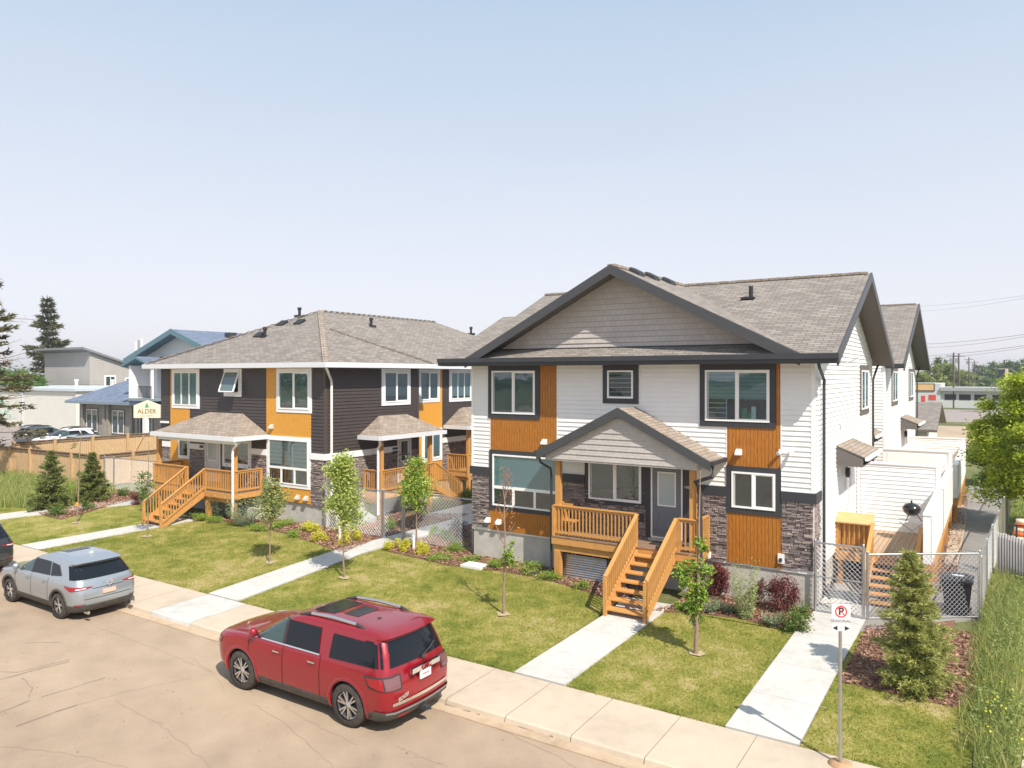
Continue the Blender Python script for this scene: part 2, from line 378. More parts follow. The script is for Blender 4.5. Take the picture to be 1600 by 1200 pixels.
# sidewalk in cast panels with joints, the kerb rounded along its street side
new_x = (-20.95, -19.05)
mb = MB(); x = -200.0; pans = []
while x < 120:
    w = 1.52 if not (x < new_x[0] < x+1.52) else new_x[0]-x
    if abs(x-new_x[0]) < 1e-6: w = new_x[1]-new_x[0]
    pans.append((x, x+w)); x += w
def walkpanel(mbx, x0, x1, mi=0):
    x0 += .006; x1 -= .006
    for (y0, z0), (y1, z1) in zip([(12.70, -.50), (12.73, -.405), (12.78, -.375)], [(12.73, -.405), (12.78, -.375), (14.62, -.345)]):
        mbx.poly([(x0, y0, z0), (x1, y0, z0), (x1, y1, z1), (x0, y1, z1)], mi)
    mbx.poly([(x0, 12.7, -.6), (x1, 12.7, -.6), (x1, 12.7, -.5), (x0, 12.7, -.5)], mi)
for a, b in pans:
    if abs(a-new_x[0]) > 1e-6: walkpanel(mb, a, b)
mb.poly([(-200, 12.8, -.385), (120, 12.8, -.385), (120, 14.6, -.357), (-200, 14.6, -.357)], 1)
tag(mb.build('sidewalk', [M_WALKOLD, mat('joint', (.2, .16, .12), .95)]), kind='structure')
mb = MB(); walkpanel(mb, *new_x); tag(mb.build('sidewalk_panel', M_WALKNEW), kind='structure')
def P2(*pts): return [G(*p)[:2] for p in pts]
wk = [  # walkways from the street to the houses
    ('walkway', [(-4.47, 14.64), (-3.09, 14.64), (-2.92, 20.6), (-2.95, 27.0), (-4.25, 27.0), (-4.25, 21.6)]),
    ('walkway', [(-9.42, 14.64), (-8.08, 14.64), (-7.75, 19.6), (-7.75, 20.4), (-9.15, 20.4), (-9.1, 19.0)]),
    ('walkway', [(-20.95, 14.64), (-19.5, 14.64), (-19.65, 21.9), (-19.4, 28.5), (-20.75, 28.5), (-20.75, 22.1)]),
    ('walkway', [(-33.3, 14.64), (-31.9, 14.64), (-30.5, 19.7), (-30.35, 20.6), (-31.8, 20.6), (-31.85, 19.2)]),
    ('walkway', [(-42.0, 14.64), (-40.4, 14.64), (-36.9, 21.0), (-36.6, 24.0), (-38.0, 24.0), (-38.3, 21.3)])]
for n_, p_ in wk: sheet(n_, p_, .035, M_WALKNEW, .1)
sheet('walkway', [(-22.6, 27.2), (-16.9, 27.2), (-16.9, 45), (-22.6, 45)], .03, M_WALKNEW, .1)
mb = MB()
for x0, x1, ys_ in ((-4.45, -2.9, (16.3, 18.0, 19.7, 21.4)), (-9.4, -7.8, (16.1, 17.6)), (-20.95, -19.5, (16.0, 17.5, 19.0, 20.5, 22.0)), (-33.2, -30.5, (16.2, 17.8))):
    for y in ys_: mb.poly([(x0, y, gh(y)+.0375), (x1, y, gh(y)+.0375), (x1, y+.013, gh(y+.013)+.0375), (x0, y+.013, gh(y+.013)+.0375)])
tag(mb.build('walkway_joints', mat('joint2', (.42, .40, .37), .95)), kind='structure')
# lawns
beds = {
 'front': P2((605, 862), (650, 872), (700, 884), (745, 889), (790, 894), (850, 905), (900, 920), (948, 936)) + [(-9.1, 20.45), (-9.1, 22.1), (-20.0, 22.15)],
 'frontright': [(-7.75, 20.3)] + P2((1016, 957), (1080, 958), (1150, 966), (1200, 978), (1240, 986), (1262, 992)) + [(-4.28, 22.1), (-7.75, 22.1)],
 'midleft': [(-30.3, 20.4)] + P2((300, 806), (340, 812), (400, 824), (440, 833), (480, 845), (510, 855), (536, 866)) + [(-20.85, 22.4), (-24.3, 22.7), (-30.3, 22.7)],
 'farleft': P2((58, 803), (100, 794), (140, 786)) + [(-45, 23.3), (-38.6, 24.2)] + P2((208, 783), (150, 797), (95, 812)),
 'spruce': P2((1352, 988), (1320, 1050), (1311, 1066), (1380, 1080), (1440, 1094), (1490, 1106)) + [(-.3, 18.2), (-.28, 22.4), (-2.9, 21.6)],
 'court': [(-24.3, 22.75), (-20.85, 22.45), (-20.85, 28.5), (-23.0, 27.2), (-24.3, 27.2)],
 'court2': [(-19.45, 22.2), (-16.1, 22.1), (-16.1, 45), (-16.8, 45), (-16.8, 27.1), (-19.3, 27.1)],
}
lawn = [('lawn', [(-3.07, 14.63), (-.35, 14.63), (-.35, 22.5), (-2.9, 22.5)]), ('lawn', [(-8.06, 14.63), (-4.49, 14.63), (-4.3, 21.5), (-7.78, 21.5)]),
        ('lawn', [(-19.48, 14.63), (-9.44, 14.63), (-9.15, 21.6), (-19.6, 21.6)]), ('lawn', [(-31.88, 14.63), (-20.97, 14.63), (-20.8, 22.0), (-30.4, 22.0)]),
        ('lawn', [(-40.38, 14.63), (-33.32, 14.63), (-31.9, 20), (-36.5, 22.5), (-37.0, 21)]), ('lawn', [(-60, 14.63), (-42.02, 14.63), (-38.35, 21.2), (-38.1, 24.4), (-60, 24.4)])]
for n_, p_ in lawn: sheet(n_, p_, .0, M_LAWN, .1)
for k_, p_ in beds.items(): sheet('mulch_bed', p_, .02, M_MULCH, .06)
sheet('mulch_bed', [(-1.5, 22.5), (-.9, 22.5), (-1.2, 50), (-4.25, 50), (-4.25, 26.8), (-2.9, 26.8)], .02, M_MULCH, .06)
M_PATH = groundmat('grey_path', [(.21, .205, .195), (.27, .26, .245), (.33, .31, .29)], (.4, 2, 50), .3, 150, .9, .006)
sheet('side_path', [(-2.95, 20.9), (-.38, 23.9), (-.2, 29), (.25, 40), (.5, 52), (-1.3, 52), (-1.35, 44), (-1.1, 40.5), (-1.05, 31), (-1.1, 27.2), (-2.95, 27.2)], .03, M_PATH, .08)
sheet('path_edging', [(-1.5, 30), (-1.09, 30), (-1.09, 40.4), (-1.32, 44), (-1.7, 44)], .045, M_WALKOLD, .06)
sheet('rough_strip', [(-.33, 14.63), (1.6, 14.63), (1.25, 20), (.9, 26.8), (1.6, 29), (6, 30), (6, 60), (.8, 60), (.2, 40), (-.05, 29), (-.3, 24)], .0, groundmat('rough_grass', [(.10, .13, .03), (.2, .21, .06), (.36, .31, .15)], (.6, 3, 30), .9, 50), .1)
sheet('neighbour_drive', [(.28, 14.63), (9, 14.63), (9, 25), (.78, 25), (.55, 20), (.48, 17)], .02, M_WALKOLD, .08)
# far side ground: lane, dirt yard and the street behind
for nm, x0, x1, y0, y1, c in (('back_lane', -90, 60, 74, 79, 'd'), ('dirt_yard', -40, 6, 79, 112, 'd'), ('cross_street', -300, 200, 122, 166, 'a'), ('car_park', -112, -56, 24, 40.9, 'a'), ('car_park', -140, -84.5, 41, 46.6, 'a')):
    sheet(nm, [(x0, y0), (x1, y0), (x1, y1), (x0, y1)], .0 if c == 'd' else .005, groundmat('dirt', [(.36, .28, .2), (.47, .37, .27)], (.1, 1, 10), .3) if c == 'd' else groundmat('asphalt2', [(.23, .2, .19), (.31, .27, .25), (.27, .24, .24)], (.05, .5, 10), .3), .05)
# cracks and tar lines on the road
def crack(pts, w=.02, jit=.03, mbx=None):
    q = []
    for (a, b) in zip(pts, pts[1:]):
        k = max(2, int(math.dist(a, b)/.18))
        for i in range(k): q.append((a[0]+(b[0]-a[0])*i/k+random.uniform(-jit, jit), a[1]+(b[1]-a[1])*i/k+random.uniform(-jit, jit)))
    q.append(pts[-1])
    for i in range(len(q)-1):
        a, b = Vector(q[i]), Vector(q[i+1]); d = (b-a).normalized(); n = Vector((-d.y, d.x)); w0 = w*random.uniform(.4, 1.1); w1 = w*random.uniform(.4, 1.1)
        mbx.poly([(*(a+n*w0), -.496), (*(a-n*w0), -.496), (*(b-n*w1), -.496), (*(b+n*w1), -.496)])
mb = MB(); mbf = MB()
R = lambda *p: [G(*q)[:2] for q in p]
for pts, w in ((R((0, 1062), (60, 1046), (108, 1034)), .022), (R((0, 1050), (30, 1050), (110, 1030)), .012), (R((64, 1089), (110, 1076), (164, 1059)), .016), (R((0, 1114), (47, 1094)), .02), (R((27, 1135), (70, 1119), (120, 1102)), .024),
               (R((40, 1005), (70, 1004), (92, 1004)), .016), (R((230, 965), (300, 985), (345, 1010)), .006), (R((120, 1102), (200, 1080), (300, 1060)), .006), (R((180, 1095), (260, 1140), (330, 1200)), .009),
               (R((395, 1100), (440, 1125), (470, 1150), (520, 1200)), .007), (R((305, 1030), (340, 1060), (350, 1080)), .006), (R((700, 1110), (780, 1140), (860, 1175), (900, 1200)), .009), (R((35, 1060), (50, 1075), (45, 1090)), .01),
               (R((440, 1105), (470, 1120), (560, 1165)), .006), (R((620, 1165), (700, 1200)), .006), (R((150, 980), (240, 1012), (330, 1050)), .005), (R((0, 1165), (120, 1180), (200, 1200)), .007)):
    (crack(pts, w, .025, mb) if w > .0095 else crack(pts, w*.9, .04, mbf))
for _ in range(520):
    x, y = random.uniform(-34, -4), random.uniform(4, 12.3); s = random.uniform(.008, .03); a = random.uniform(0, 6.28)
    mb.poly([(x+s*math.cos(a+t)*random.uniform(.5, 1), y+s*math.sin(a+t)*random.uniform(.5, 1), -.495) for t in (0, 1.2, 2.5, 3.9, 5.1)])
tag(mb.build('road_cracks', M_CRACK), kind='structure'); tag(mbf.build('road_hairline_cracks', mat('faint_crack', (.285, .215, .157), .9)), kind='structure')
mb = MB()   # scuffs and breaks at the kerb foot, with its shadow line painted in
x = -36.0
while x < 2:
    w = random.uniform(.05, .5)
    if random.random() < (.6 if x > -12 else .2):
        mb.poly([(x, 12.692, -.5+random.uniform(0, .01)), (x+w, 12.692, -.5), (x+w*.9, 12.692, -.5+random.uniform(.01, .035)), (x+w*.2, 12.692, -.5+random.uniform(.01, .04))])
    x += w+random.uniform(.02, .3)
tag(mb.build('kerb_wear_and_shade', mat('kerb_dirt_and_shade', (.24, .17, .11), .95)), kind='structure')
def inpoly(P, poly):
    x, y = P[:, 0], P[:, 1]; ins = np.zeros(len(P), bool); n = len(poly); j = n-1
    for i in range(n):
        xi, yi = poly[i][:2]; xj, yj = poly[j][:2]
        c = ((yi > y) != (yj > y)) & (x < (xj-xi)*(y-yi)/((yj-yi) or 1e-9)+xi); ins ^= c; j = i
    return ins
def ghv(y): return np.interp(y, [p[0] for p in PROF], [p[1] for p in PROF])
def scatter(poly, dens, minus=()):
    xs_, ys_ = [p[0] for p in poly], [p[1] for p in poly]
    x0, x1, y0, y1 = min(xs_), max(xs_), min(ys_), max(ys_); n = int((x1-x0)*(y1-y0)*dens)
    P = np.stack([RNG.uniform(x0, x1, n), RNG.uniform(y0, y1, n)], 1); k = inpoly(P, poly)
    for q in minus: k &= ~inpoly(P, q)
    return P[k]
def blades(name, P, h0, h1, w, m, lean=.35, dz=0., seg=1, kind='stuff'):
    n = len(P); a = RNG.uniform(0, 2*np.pi, n); h = RNG.uniform(h0, h1, n); z = ghv(P[:, 1])+dz
    d = np.stack([np.cos(a), np.sin(a), np.zeros(n)], 1)*(w/2)
    le = RNG.normal(0, lean, (n, 2))*h[:, None]
    B = np.stack([P[:, 0], P[:, 1], z], 1); T = B+np.stack([le[:, 0], le[:, 1], h], 1)
    if seg == 1:
        V = np.stack([B-d, B+d, T], 1).reshape(-1, 3); Fq = np.arange(3*n).reshape(-1, 3)
        return tag(npmesh(name, V, Fq, m), kind=kind)
    Mi = B+np.stack([le[:, 0]*.35, le[:, 1]*.35, h*.62], 1)
    V = np.stack([B-d, B+d, Mi-d*.8, Mi+d*.8, T], 1).reshape(-1, 3); o = np.arange(n)[:, None]*5
    Fq = np.concatenate([o+np.array([0, 1, 3]), o+np.array([0, 3, 2]), o+np.array([2, 3, 4])])
    return tag(npmesh(name, V, Fq, m), kind=kind)
mlist = list(beds.values())
P = np.concatenate([scatter(p_, 520 if p_[0][0] > -33 else 150, mlist) for n_, p_ in lawn])
blades('lawn_grass', P, .025, .06, .016, M_LAWN, .5)
# ragged grass along the edges of paving
E_ = []
for x0, x1, y, k in ((-60, 0, 14.66, 4200),):
    E_.append(np.stack([RNG.uniform(x0, x1, k), RNG.normal(y, .03, k)], 1))
E_ = np.concatenate(E_); keep = np.ones(len(E_), bool)
for n_, p_ in wk: keep &= ~((E_[:, 0] > p_[0][0]-.05) & (E_[:, 0] < p_[1][0]+.05))
blades('edge_grass', E_[keep], .04, .1, .014, M_LAWN, .5)
def chips(P, dz=.03):
    n = len(P); a = RNG.uniform(0, 2*np.pi, n); L = RNG.uniform(.015, .06, n); w = RNG.uniform(.006, .018, n)
    c = np.stack([np.cos(a), np.sin(a), RNG.normal(0, .3, n)], 1)*L[:, None]; s = np.stack([-np.sin(a), np.cos(a), RNG.normal(0, .6, n)], 1)*w[:, None]
    B = np.stack([P[:, 0], P[:, 1], ghv(P[:, 1])+dz+RNG.uniform(0, .04, n)], 1)
    V = np.stack([B-c-s, B+c-s, B+c+s, B-c+s], 1).reshape(-1, 3)
    return tag(npmesh('mulch_chips', V, np.arange(4*n).reshape(-1, 4), M_CHIP), kind='stuff')
chips(np.concatenate([scatter(p_, 330) for p_ in beds.values()]+[scatter([(-1.5, 26), (-1.1, 26), (-1.2, 48), (-3, 48)], 150)]))
M_TALL = leafmat('tall_grass', (.13, .23, .04), (.54, .52, .20), .6, .4)
tall = [(-.3, 15.2), (.22, 15.0), (.42, 17), (.5, 20), (.62, 23), (.72, 26.6), (.9, 29.0), (-.05, 29), (-.28, 24), (-.36, 18)]
blades('tall_grass', scatter(tall, 750), .12, .5, .013, M_TALL, .42, 0, 2)
blades('tall_grass', P2((1490, 1115), (1500, 1190)) and scatter([(-.62, 15.8), (-.3, 15.8), (-.25, 23), (-.5, 22.5)], 300), .1, .35, .014, M_TALL, .35, 0, 2)
blades('tall_grass', scatter([(-53, 19.5), (-42.5, 17.6), (-39.6, 18.6), (-41, 22.9), (-53, 22.9)], 170), .3, .8, .03, M_TALL, .22, 0, 2)
blades('path_grass', scatter([(.3, 40), (3, 40), (3, 58), (-1.3, 58), (-1.2, 52), (.6, 52)], 60), .08, .25, .03, leafmat('green_grass', (.09, .2, .03), (.2, .33, .06)), .3, 0)
blades('fence_weeds', scatter([(-.45, 24), (-.2, 24), (.6, 40), (.35, 40)], 120), .08, .3, .02, M_TALL, .3)

# ================================================================ HOUSES
M_WHITE = mat('white_siding', (.80, .80, .79), .55, var=.06, vscale=1.5)
M_BROWN = mat('dark_brown_siding', (.060, .047, .045), .5, var=.15, vscale=1.5)
M_CHAR = mat('charcoal_trim', (.040, .043, .052), .5, var=.15, vscale=2)
M_SOFF = mat('dark_soffit', (.10, .092, .088), .6)
M_TRIMW = mat('white_trim', (.82, .82, .83), .45)
M_VINYL = mat('white_vinyl', (.85, .85, .85), .35)
M_CONC = mat('foundation_concrete', (.40, .385, .35), .9, c2=(.52, .50, .455), vscale=2.5, bump=.25, bscale=40)
M_ORW = woodmat('brown_orange_boards', (.31, .105, .010), (.47, .18, .020), .6, .105, .5)
M_ORL = woodmat('light_orange_boards', (.62, .28, .035), (.74, .36, .055), .4, .105, .5)
M_SHIN = brickmat('roof_shingles', (.29, .26, .235), (.185, .165, .148), (.12, .108, .098), .36, .143, .014, .95, .6, .16)
M_SHIN2 = brickmat('porch_shingles', (.36, .30, .245), (.25, .205, .17), (.15, .12, .10), .3, .143, .012, .95, .5, .22)
M_SHAKE = brickmat('grey_shake', (.47, .44, .415), (.42, .395, .375), (.33, .31, .295), .2, .178, .006, .8, .2, .08)
M_STONE = islandmat('ledgestone', [(.14, .115, .115), (.24, .20, .19), (.34, .275, .255), (.20, .17, .175), (.43, .35, .31), (.28, .235, .225)], .9, .6, 25)
M_WOOD = woodmat('cedar_stain', (.46, .22, .06), (.62, .33, .11), 0, .1, .65, 'U', 12)
M_WOODV = woodmat('cedar_post', (.44, .205, .055), (.60, .32, .10), 0, .1, .65, 'V', 12)
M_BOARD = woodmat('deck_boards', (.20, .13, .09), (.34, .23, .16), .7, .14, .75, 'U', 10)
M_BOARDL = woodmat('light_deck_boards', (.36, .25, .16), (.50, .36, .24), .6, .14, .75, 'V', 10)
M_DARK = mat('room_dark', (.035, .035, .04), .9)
M_BLIND = blindmat('window_blind', (.36, .46, .46), .055)
M_BLINDD = blindmat('dim_blind', (.19, .21, .215), .03)
M_GLASS = glassmat(fac=.15)
M_GALV = mat('galvanised', (.50, .51, .53), .38, .85, var=.2, vscale=6)
M_WIRE = mat('fence_wire', (.60, .61, .63), .4, .6)
M_METW = mat('white_metal', (.8, .8, .8), .4)
FR = lambda y: ((0, y, 0), (1, 0), (0, -1))          # a wall facing the street at depth y
SD = lambda x: ((x, 0, 0), (0, 1), (1, 0))           # a wall facing right (+X) at x
def siding(mb, F, poly, pitch=.145, lap=.03, z0=None, mi=0):
    o, u, n = F; zs = [p[1] for p in poly]; z = min(zs) if z0 is None else z0
    while z < max(zs)-.01:
        q = clipband(poly, z, z+pitch)
        if len(q) >= 3:
            P = lambda a, b, e: (o[0]+u[0]*a+n[0]*e, o[1]+u[1]*a+n[1]*e, b)
            pts = [P(a, b, lap*(1-(b-z)/pitch)+.003) for a, b in q]
            fl = u[0]*n[1]-u[1]*n[0] > 0
            ar = sum(q[i][0]*q[(i+1) % len(q)][1]-q[(i+1) % len(q)][0]*q[i][1] for i in range(len(q)))
            if (ar > 0) == fl: pts = pts[::-1]
            mb.poly(pts, mi)
            lo = [a for a, b in q if abs(b-z) < 1e-5]
            if len(lo) >= 2: mb.poly([P(min(lo), z, lap+.003), P(max(lo), z, lap+.003), P(max(lo), z, 0), P(min(lo), z, 0)], mi)
        z += pitch
def stones(mb, F, u0, u1, z0, z1, seed=1):
    rnd = random.Random(seed); z = z0
    while z < z1-.005:
        h = min(rnd.choice((.035, .045, .055, .065, .08)), z1-z); 
        if z1-z-h < .03: h = z1-z
        u = u0-rnd.uniform(0, .2)
        while u < u1:
            w = rnd.uniform(.08, .34); a, b = max(u, u0), min(u+w, u1)
            if b-a > .012:
                d = rnd.uniform(.015, .07); o, uu, n = F
                dz = rnd.uniform(-.012, .012)
                P = lambda s, t, e: (o[0]+uu[0]*s+n[0]*e, o[1]+uu[1]*s+n[1]*e, t)
                g = .004; k = min(.012, (b-a)*.25)
                vs = [P(a, z, 0), P(b, z, 0), P(b, z+h, 0), P(a, z+h, 0), P(a+g+k, z+g+.006, d), P(b-g-k, z+g+.006, d*rnd.uniform(.75, 1.1)), P(b-g-k, z+h-g-.006, d), P(a+g+k, z+h-g-.006, d*rnd.uniform(.75, 1.1))]
                fs = [(4, 5, 6, 7), (0, 1, 5, 4), (1, 2, 6, 5), (2, 3, 7, 6), (3, 0, 4, 7)]
                if uu[0]*n[1]-uu[1]*n[0] > 0: fs = [f[::-1] for f in fs]
                mb.add(vs, fs)
            u += w
        z += h
    mb.fbox(F, u0, u1, z0, z1, -.02, .01)
def frame_boxes(mb, F, u0, u1, z0, z1, w, n0, n1, mi=0):
    mb.fbox(F, u0, u1, z1-w, z1, n0, n1, mi); mb.fbox(F, u0, u1, z0, z0+w, n0, n1, mi)
    mb.fbox(F, u0, u0+w, z0+w, z1-w, n0, n1, mi); mb.fbox(F, u1-w, u1, z0+w, z1-w, n0, n1, mi)
def window(par, F, u0, u1, z0, z1, tm, tw=.15, kind='slider', blind=1.0, bm=None, label=None, stripes=False):
    """trim, vinyl frame, glass in front of a blind or a dark room"""
    a, b, c, d = u0+tw, u1-tw, z0+tw, z1-tw
    fr = MB(); frame_boxes(fr, F, a, b, c, d, .055, .0, .085)
    m = (a+b)/2; cells = []
    if kind == 'slider':
        fr.fbox(F, m-.04, m+.04, c+.055, d-.055, 0, .08); cells = [(a+.055, m-.04, c+.055, d-.055), (m+.04, b-.055, c+.055, d-.055)]
        frame_boxes(fr, F, m+.04, b-.055, c+.055, d-.055, .03, .02, .07); fr.fbox(F, a+.08, a+.095, c+.055, d-.055, .02, .06)
    elif kind == 'picture':
        zt = c+(d-c)*.36; fr.fbox(F, a+.055, b-.055, zt-.05, zt+.05, 0, .08); q = (b-a)/3
        cells = [(a+.055, b-.055, zt+.05, d-.055)]
        for i in (1, 2): fr.fbox(F, a+q*i-.045, a+q*i+.045, c+.055, zt-.05, 0, .08)
        for i in range(3): cells.append((a+q*i+.05, a+q*(i+1)-.05, c+.055, zt-.05))
    elif kind == 'triple':
        q = (b-a)/3
        for i in (1, 2): fr.fbox(F, a+q*i-.03, a+q*i+.03, c+.055, d-.055, 0, .08)
        cells = [(a+q*i+.03, a+q*(i+1)-.03, c+.055, d-.055) for i in range(3)]
    else: cells = [(a+.055, b-.055, c+.055, d-.055)]
    w = fr.build('window', M_VINYL, par)
    if label: w['label'] = label
    t = MB(); frame_boxes(t, F, u0, u1, z0, z1, tw, 0, .06); t.build('window_trim', tm, w)
    p = MB()
    for x0, x1, y0, y1 in cells: p.fbox(F, x0, x1, y0, y1, .052, .056)
    p.build('pane', M_GLASS, w)
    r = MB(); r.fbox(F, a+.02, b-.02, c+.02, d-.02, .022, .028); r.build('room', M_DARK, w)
    if blind > 0:
        bl = MB(); bl.fbox(F, a+.05, b-.05, d-.05-(d-c-.1)*blind, d-.05, .032, .038)
        if blind < .98: bl.fbox(F, a+.05, b-.05, d-.075-(d-c-.1)*blind, d-.05-(d-c-.1)*blind, .032, .046)
        bl.build('blind', bm or M_BLIND, w)
    return w
def door(par, F, u0, u1, z0, z1, m, fm, half=False, gl=None):
    fr = MB(); fr.fbox(F, u0, u0+.05, z0, z1, 0, .07); fr.fbox(F, u1-.05, u1, z0, z1, 0, .07); fr.fbox(F, u0+.05, u1-.05, z1-.05, z1, 0, .07); fr.fbox(F, u0+.05, u1-.05, z0, z0+.04, 0, .09)
    d = MB(); a, b, c, e = u0+.05, u1-.05, z0+.04, z1-.05; d.fbox(F, a, b, c, e, .0, .045)
    frame_boxes(d, F, a+.16, b-.16, c+.18, c+.75, .02, .045, .055)
    dm = (a+b)/2; d.fbox(F, dm-.008, dm+.008, c+.22, c+.71, .045, .05)
    do = d.build('door', m, par); fr.build('door_frame', fm, do)
    g0, g1 = c+1.0, e-.16
    w = MB(); frame_boxes(w, F, a+.17, b-.17, g0-.04, g1+.04, .04, .045, .062); w.build('glass_frame', M_VINYL, do)
    g = MB(); g.fbox(F, a+.2, b-.2, g0, g1, .046, .052); g.build('door_glass', gl or mat('frosted_glass', (.42, .50, .52), .12, spec=.8), do)
    h = MB(); o, u, n = F
    for zz in (c+.93, c+1.09):
        cx, cy = o[0]+u[0]*(a+.08)+n[0]*.05, o[1]+u[1]*(a+.08)+n[1]*.05
        h.lathe((cx, cy, zz), [(0, 0), (.028, 0), (.028, .02 if n[0]+n[1] > 0 else -.02), (.02, .05 if n[0]+n[1] > 0 else -.05), (0, .055 if n[0]+n[1] > 0 else -.055)], 10, 'x' if n[0] else 'y')
    h.build('handle', M_GALV, do)
    return do
def vent(par, F, u, z, s=.17, m=None):
    """little hooded dryer vent"""
    o, uu, n = F; P = lambda a, b, e: (o[0]+uu[0]*a+n[0]*e, o[1]+uu[1]*a+n[1]*e, b)
    mb = MB(); h = s/2
    mb.fbox(F, u-h, u+h, z-h, z+h, 0, .04)
    vs = [P(u-h, z+h, .04), P(u+h, z+h, .04), P(u+h, z-h, .04), P(u-h, z-h, .04), P(u-h, z-h*.4, .2), P(u+h, z-h*.4, .2), P(u+h, z-h, .2), P(u-h, z-h, .2)]
    mb.add(vs, [(0, 1, 5, 4), (4, 5, 6, 7), (0, 4, 7, 3), (1, 2, 6, 5)]); return mb.build('vent_hood', m or M_METW, par)
def spot_lamp(par, F, u, z):
    o, uu, n = F; P = lambda a, b, e: (o[0]+uu[0]*a+n[0]*e, o[1]+uu[1]*a+n[1]*e, b)
    mb = MB(); mb.fbox(F, u-.2, u+.2, z-.06, z+.06, 0, .05)
    for s in (-.1, .1):
        mb.tube([P(u+s, z, .04), P(u+s*1.4, z-.03, .12), P(u+s*1.8, z-.05, .22)], [.02, .045, .06], 10)
    return mb.build('floodlight', M_METW, par)
def downspout(par, pts, m, w=.07):
    mb = MB(); mb.tube(pts, w/1.6, 6, smooth=False); return mb.build('downspout', m, par)

# ---------------------------------------------------------------- white house
H1 = thing('row_house', (-10, 26, 0), 'white two-storey row house with charcoal trim, orange wood panels, grey shake gable and stone base', 'house')
FY, SX = 22.1, -4.25; F1, F2 = FR(FY), SD(SX)
mb = MB(); mb.box(-16.05, SX-.001, FY+.001, 33.6, 1.0, 7.0); mb.box(-16.05, -5.1, 33.6, 38.0, 1.0, 7.0); mb.box(-16.05, SX-.001, 38.0, 53.4, 1.0, 7.0)
for ya, yb, yr, zr in ((FY+.01, 33.6, 27.8, 9.75), (38.0, 53.4, 46.0, 10.15)):
    vs = [(x, y, z) for x in (-15.6, SX-.002) for y, z in ((ya, 7.0), (yb, 7.0), (yb, 7.2), (yr, zr), (ya, 7.2))]
    mb.add(vs, [(0, 1, 2, 3, 4), (9, 8, 7, 6, 5)]+[(i, 5+i, 5+(i+1) % 5, (i+1) % 5) for i in range(5)])
mb.build('wall', M_WHITE, H1)
mb = MB(); mb.box(-16.0, -4.32, FY+.04, 33.5, -.3, 1.1); mb.box(-16.0, -5.2, 33.5, 38.1, -.3, 1.08); mb.box(-16.0, -4.32, 38.1, 53.3, -.3, 1.1); mb.build('foundation', M_CONC, H1)
mb = MB()
for a, b in ((-16.0, -15.24), (-12.47, -6.71), (-5.15, -4.33)): siding(mb, F1, [(a, 3.29), (b, 3.29), (b, 6.95), (a, 6.95)])
siding(mb, F2, [(22.2, 3.29), (22.75, 3.29), (22.75, 7.5), (22.2, 7.25)], z0=3.29)
siding(mb, F2, [(22.75, 1.05), (33.5, 1.05), (33.5, 7.25), (27.8, 9.82), (22.75, 7.5)], z0=.97)
siding(mb, F2, [(38.1, 1.05), (53.3, 1.05), (53.3, 7.2), (46.0, 10.2), (38.1, 7.2)], z0=.97)
siding(mb, FR(38.0), [(-5.1, 1.05), (-4.33, 1.05), (-4.33, 7.1), (-5.1, 7.1)], z0=.97)
siding(mb, SD(-5.1), [(33.6, 1.05), (38, 1.05), (38, 7.1), (33.6, 7.1)], z0=.97)
mb.build('siding', M_WHITE, H1)
def bpart(par, name, m, *args):
    q = MB(); q.box(*args); return q.build(name, m, par)
for bx in ((-16.06, -15.97, FY-.03, FY+.05, 3.29, 6.95), (-4.33, -4.225, FY-.03, FY+.10, 3.29, 6.95), (-4.33, -4.225, 33.5, 33.62, 1.0, 7.2), (-4.33, -4.225, 37.97, 38.1, 1.0, 7.2)): bpart(H1, 'corner_board', M_TRIMW, *bx)
for u in (-12.475, -6.705, -5.14, -15.23): 
    q = MB(); q.fbox(F1, u-.012, u+.012, 3.29, 6.95, 0, .033); q.build('joint_strip', M_TRIMW, H1)
def fpart(par, name, m, F, *args):
    q = MB(); q.fbox(F, *args); return q.build(name, m, par)
for a, b, c, d in ((-15.22, -12.487, 3.92, 6.93), (-6.693, -5.153, 3.92, 6.93), (-6.69, -5.13, 1.06, 2.56), (-15.24, -12.42, 1.06, 1.82)): fpart(H1, 'wood_panel', M_ORW, F1, a, b, c, d, 0, .028)
def stonepart(par, F, a, b, c, d, seed):
    q = MB(); stones(q, F, a, b, c, d, seed); return q.build('stone_veneer', M_STONE, par)
for i, (a, b) in enumerate(((-16.03, -15.25), (-12.4, -9.2), (-7.78, -6.7), (-5.12, -4.27))): stonepart(H1, F1, a, b, 1.1, 3.01, i)
stonepart(H1, F2, 22.12, 22.75, 1.1, 3.01, 9)
for a, b in ((-16.1, -15.25), (-12.4, -11.41), (-7.78, -6.7), (-5.13, -4.17)): fpart(H1, 'belly_band', M_CHAR, F1, a, b, 3.01, 3.29, 0, .085)
fpart(H1, 'belly_band', M_CHAR, F2, 22.1, 22.78, 3.01, 3.29, 0, .083)
for a, b in ((-9.25, -9.08), (-8.04, -7.78)): fpart(H1, 'door_trim', M_CHAR, F1, a, b, 1.5, 3.9, 0, .075)
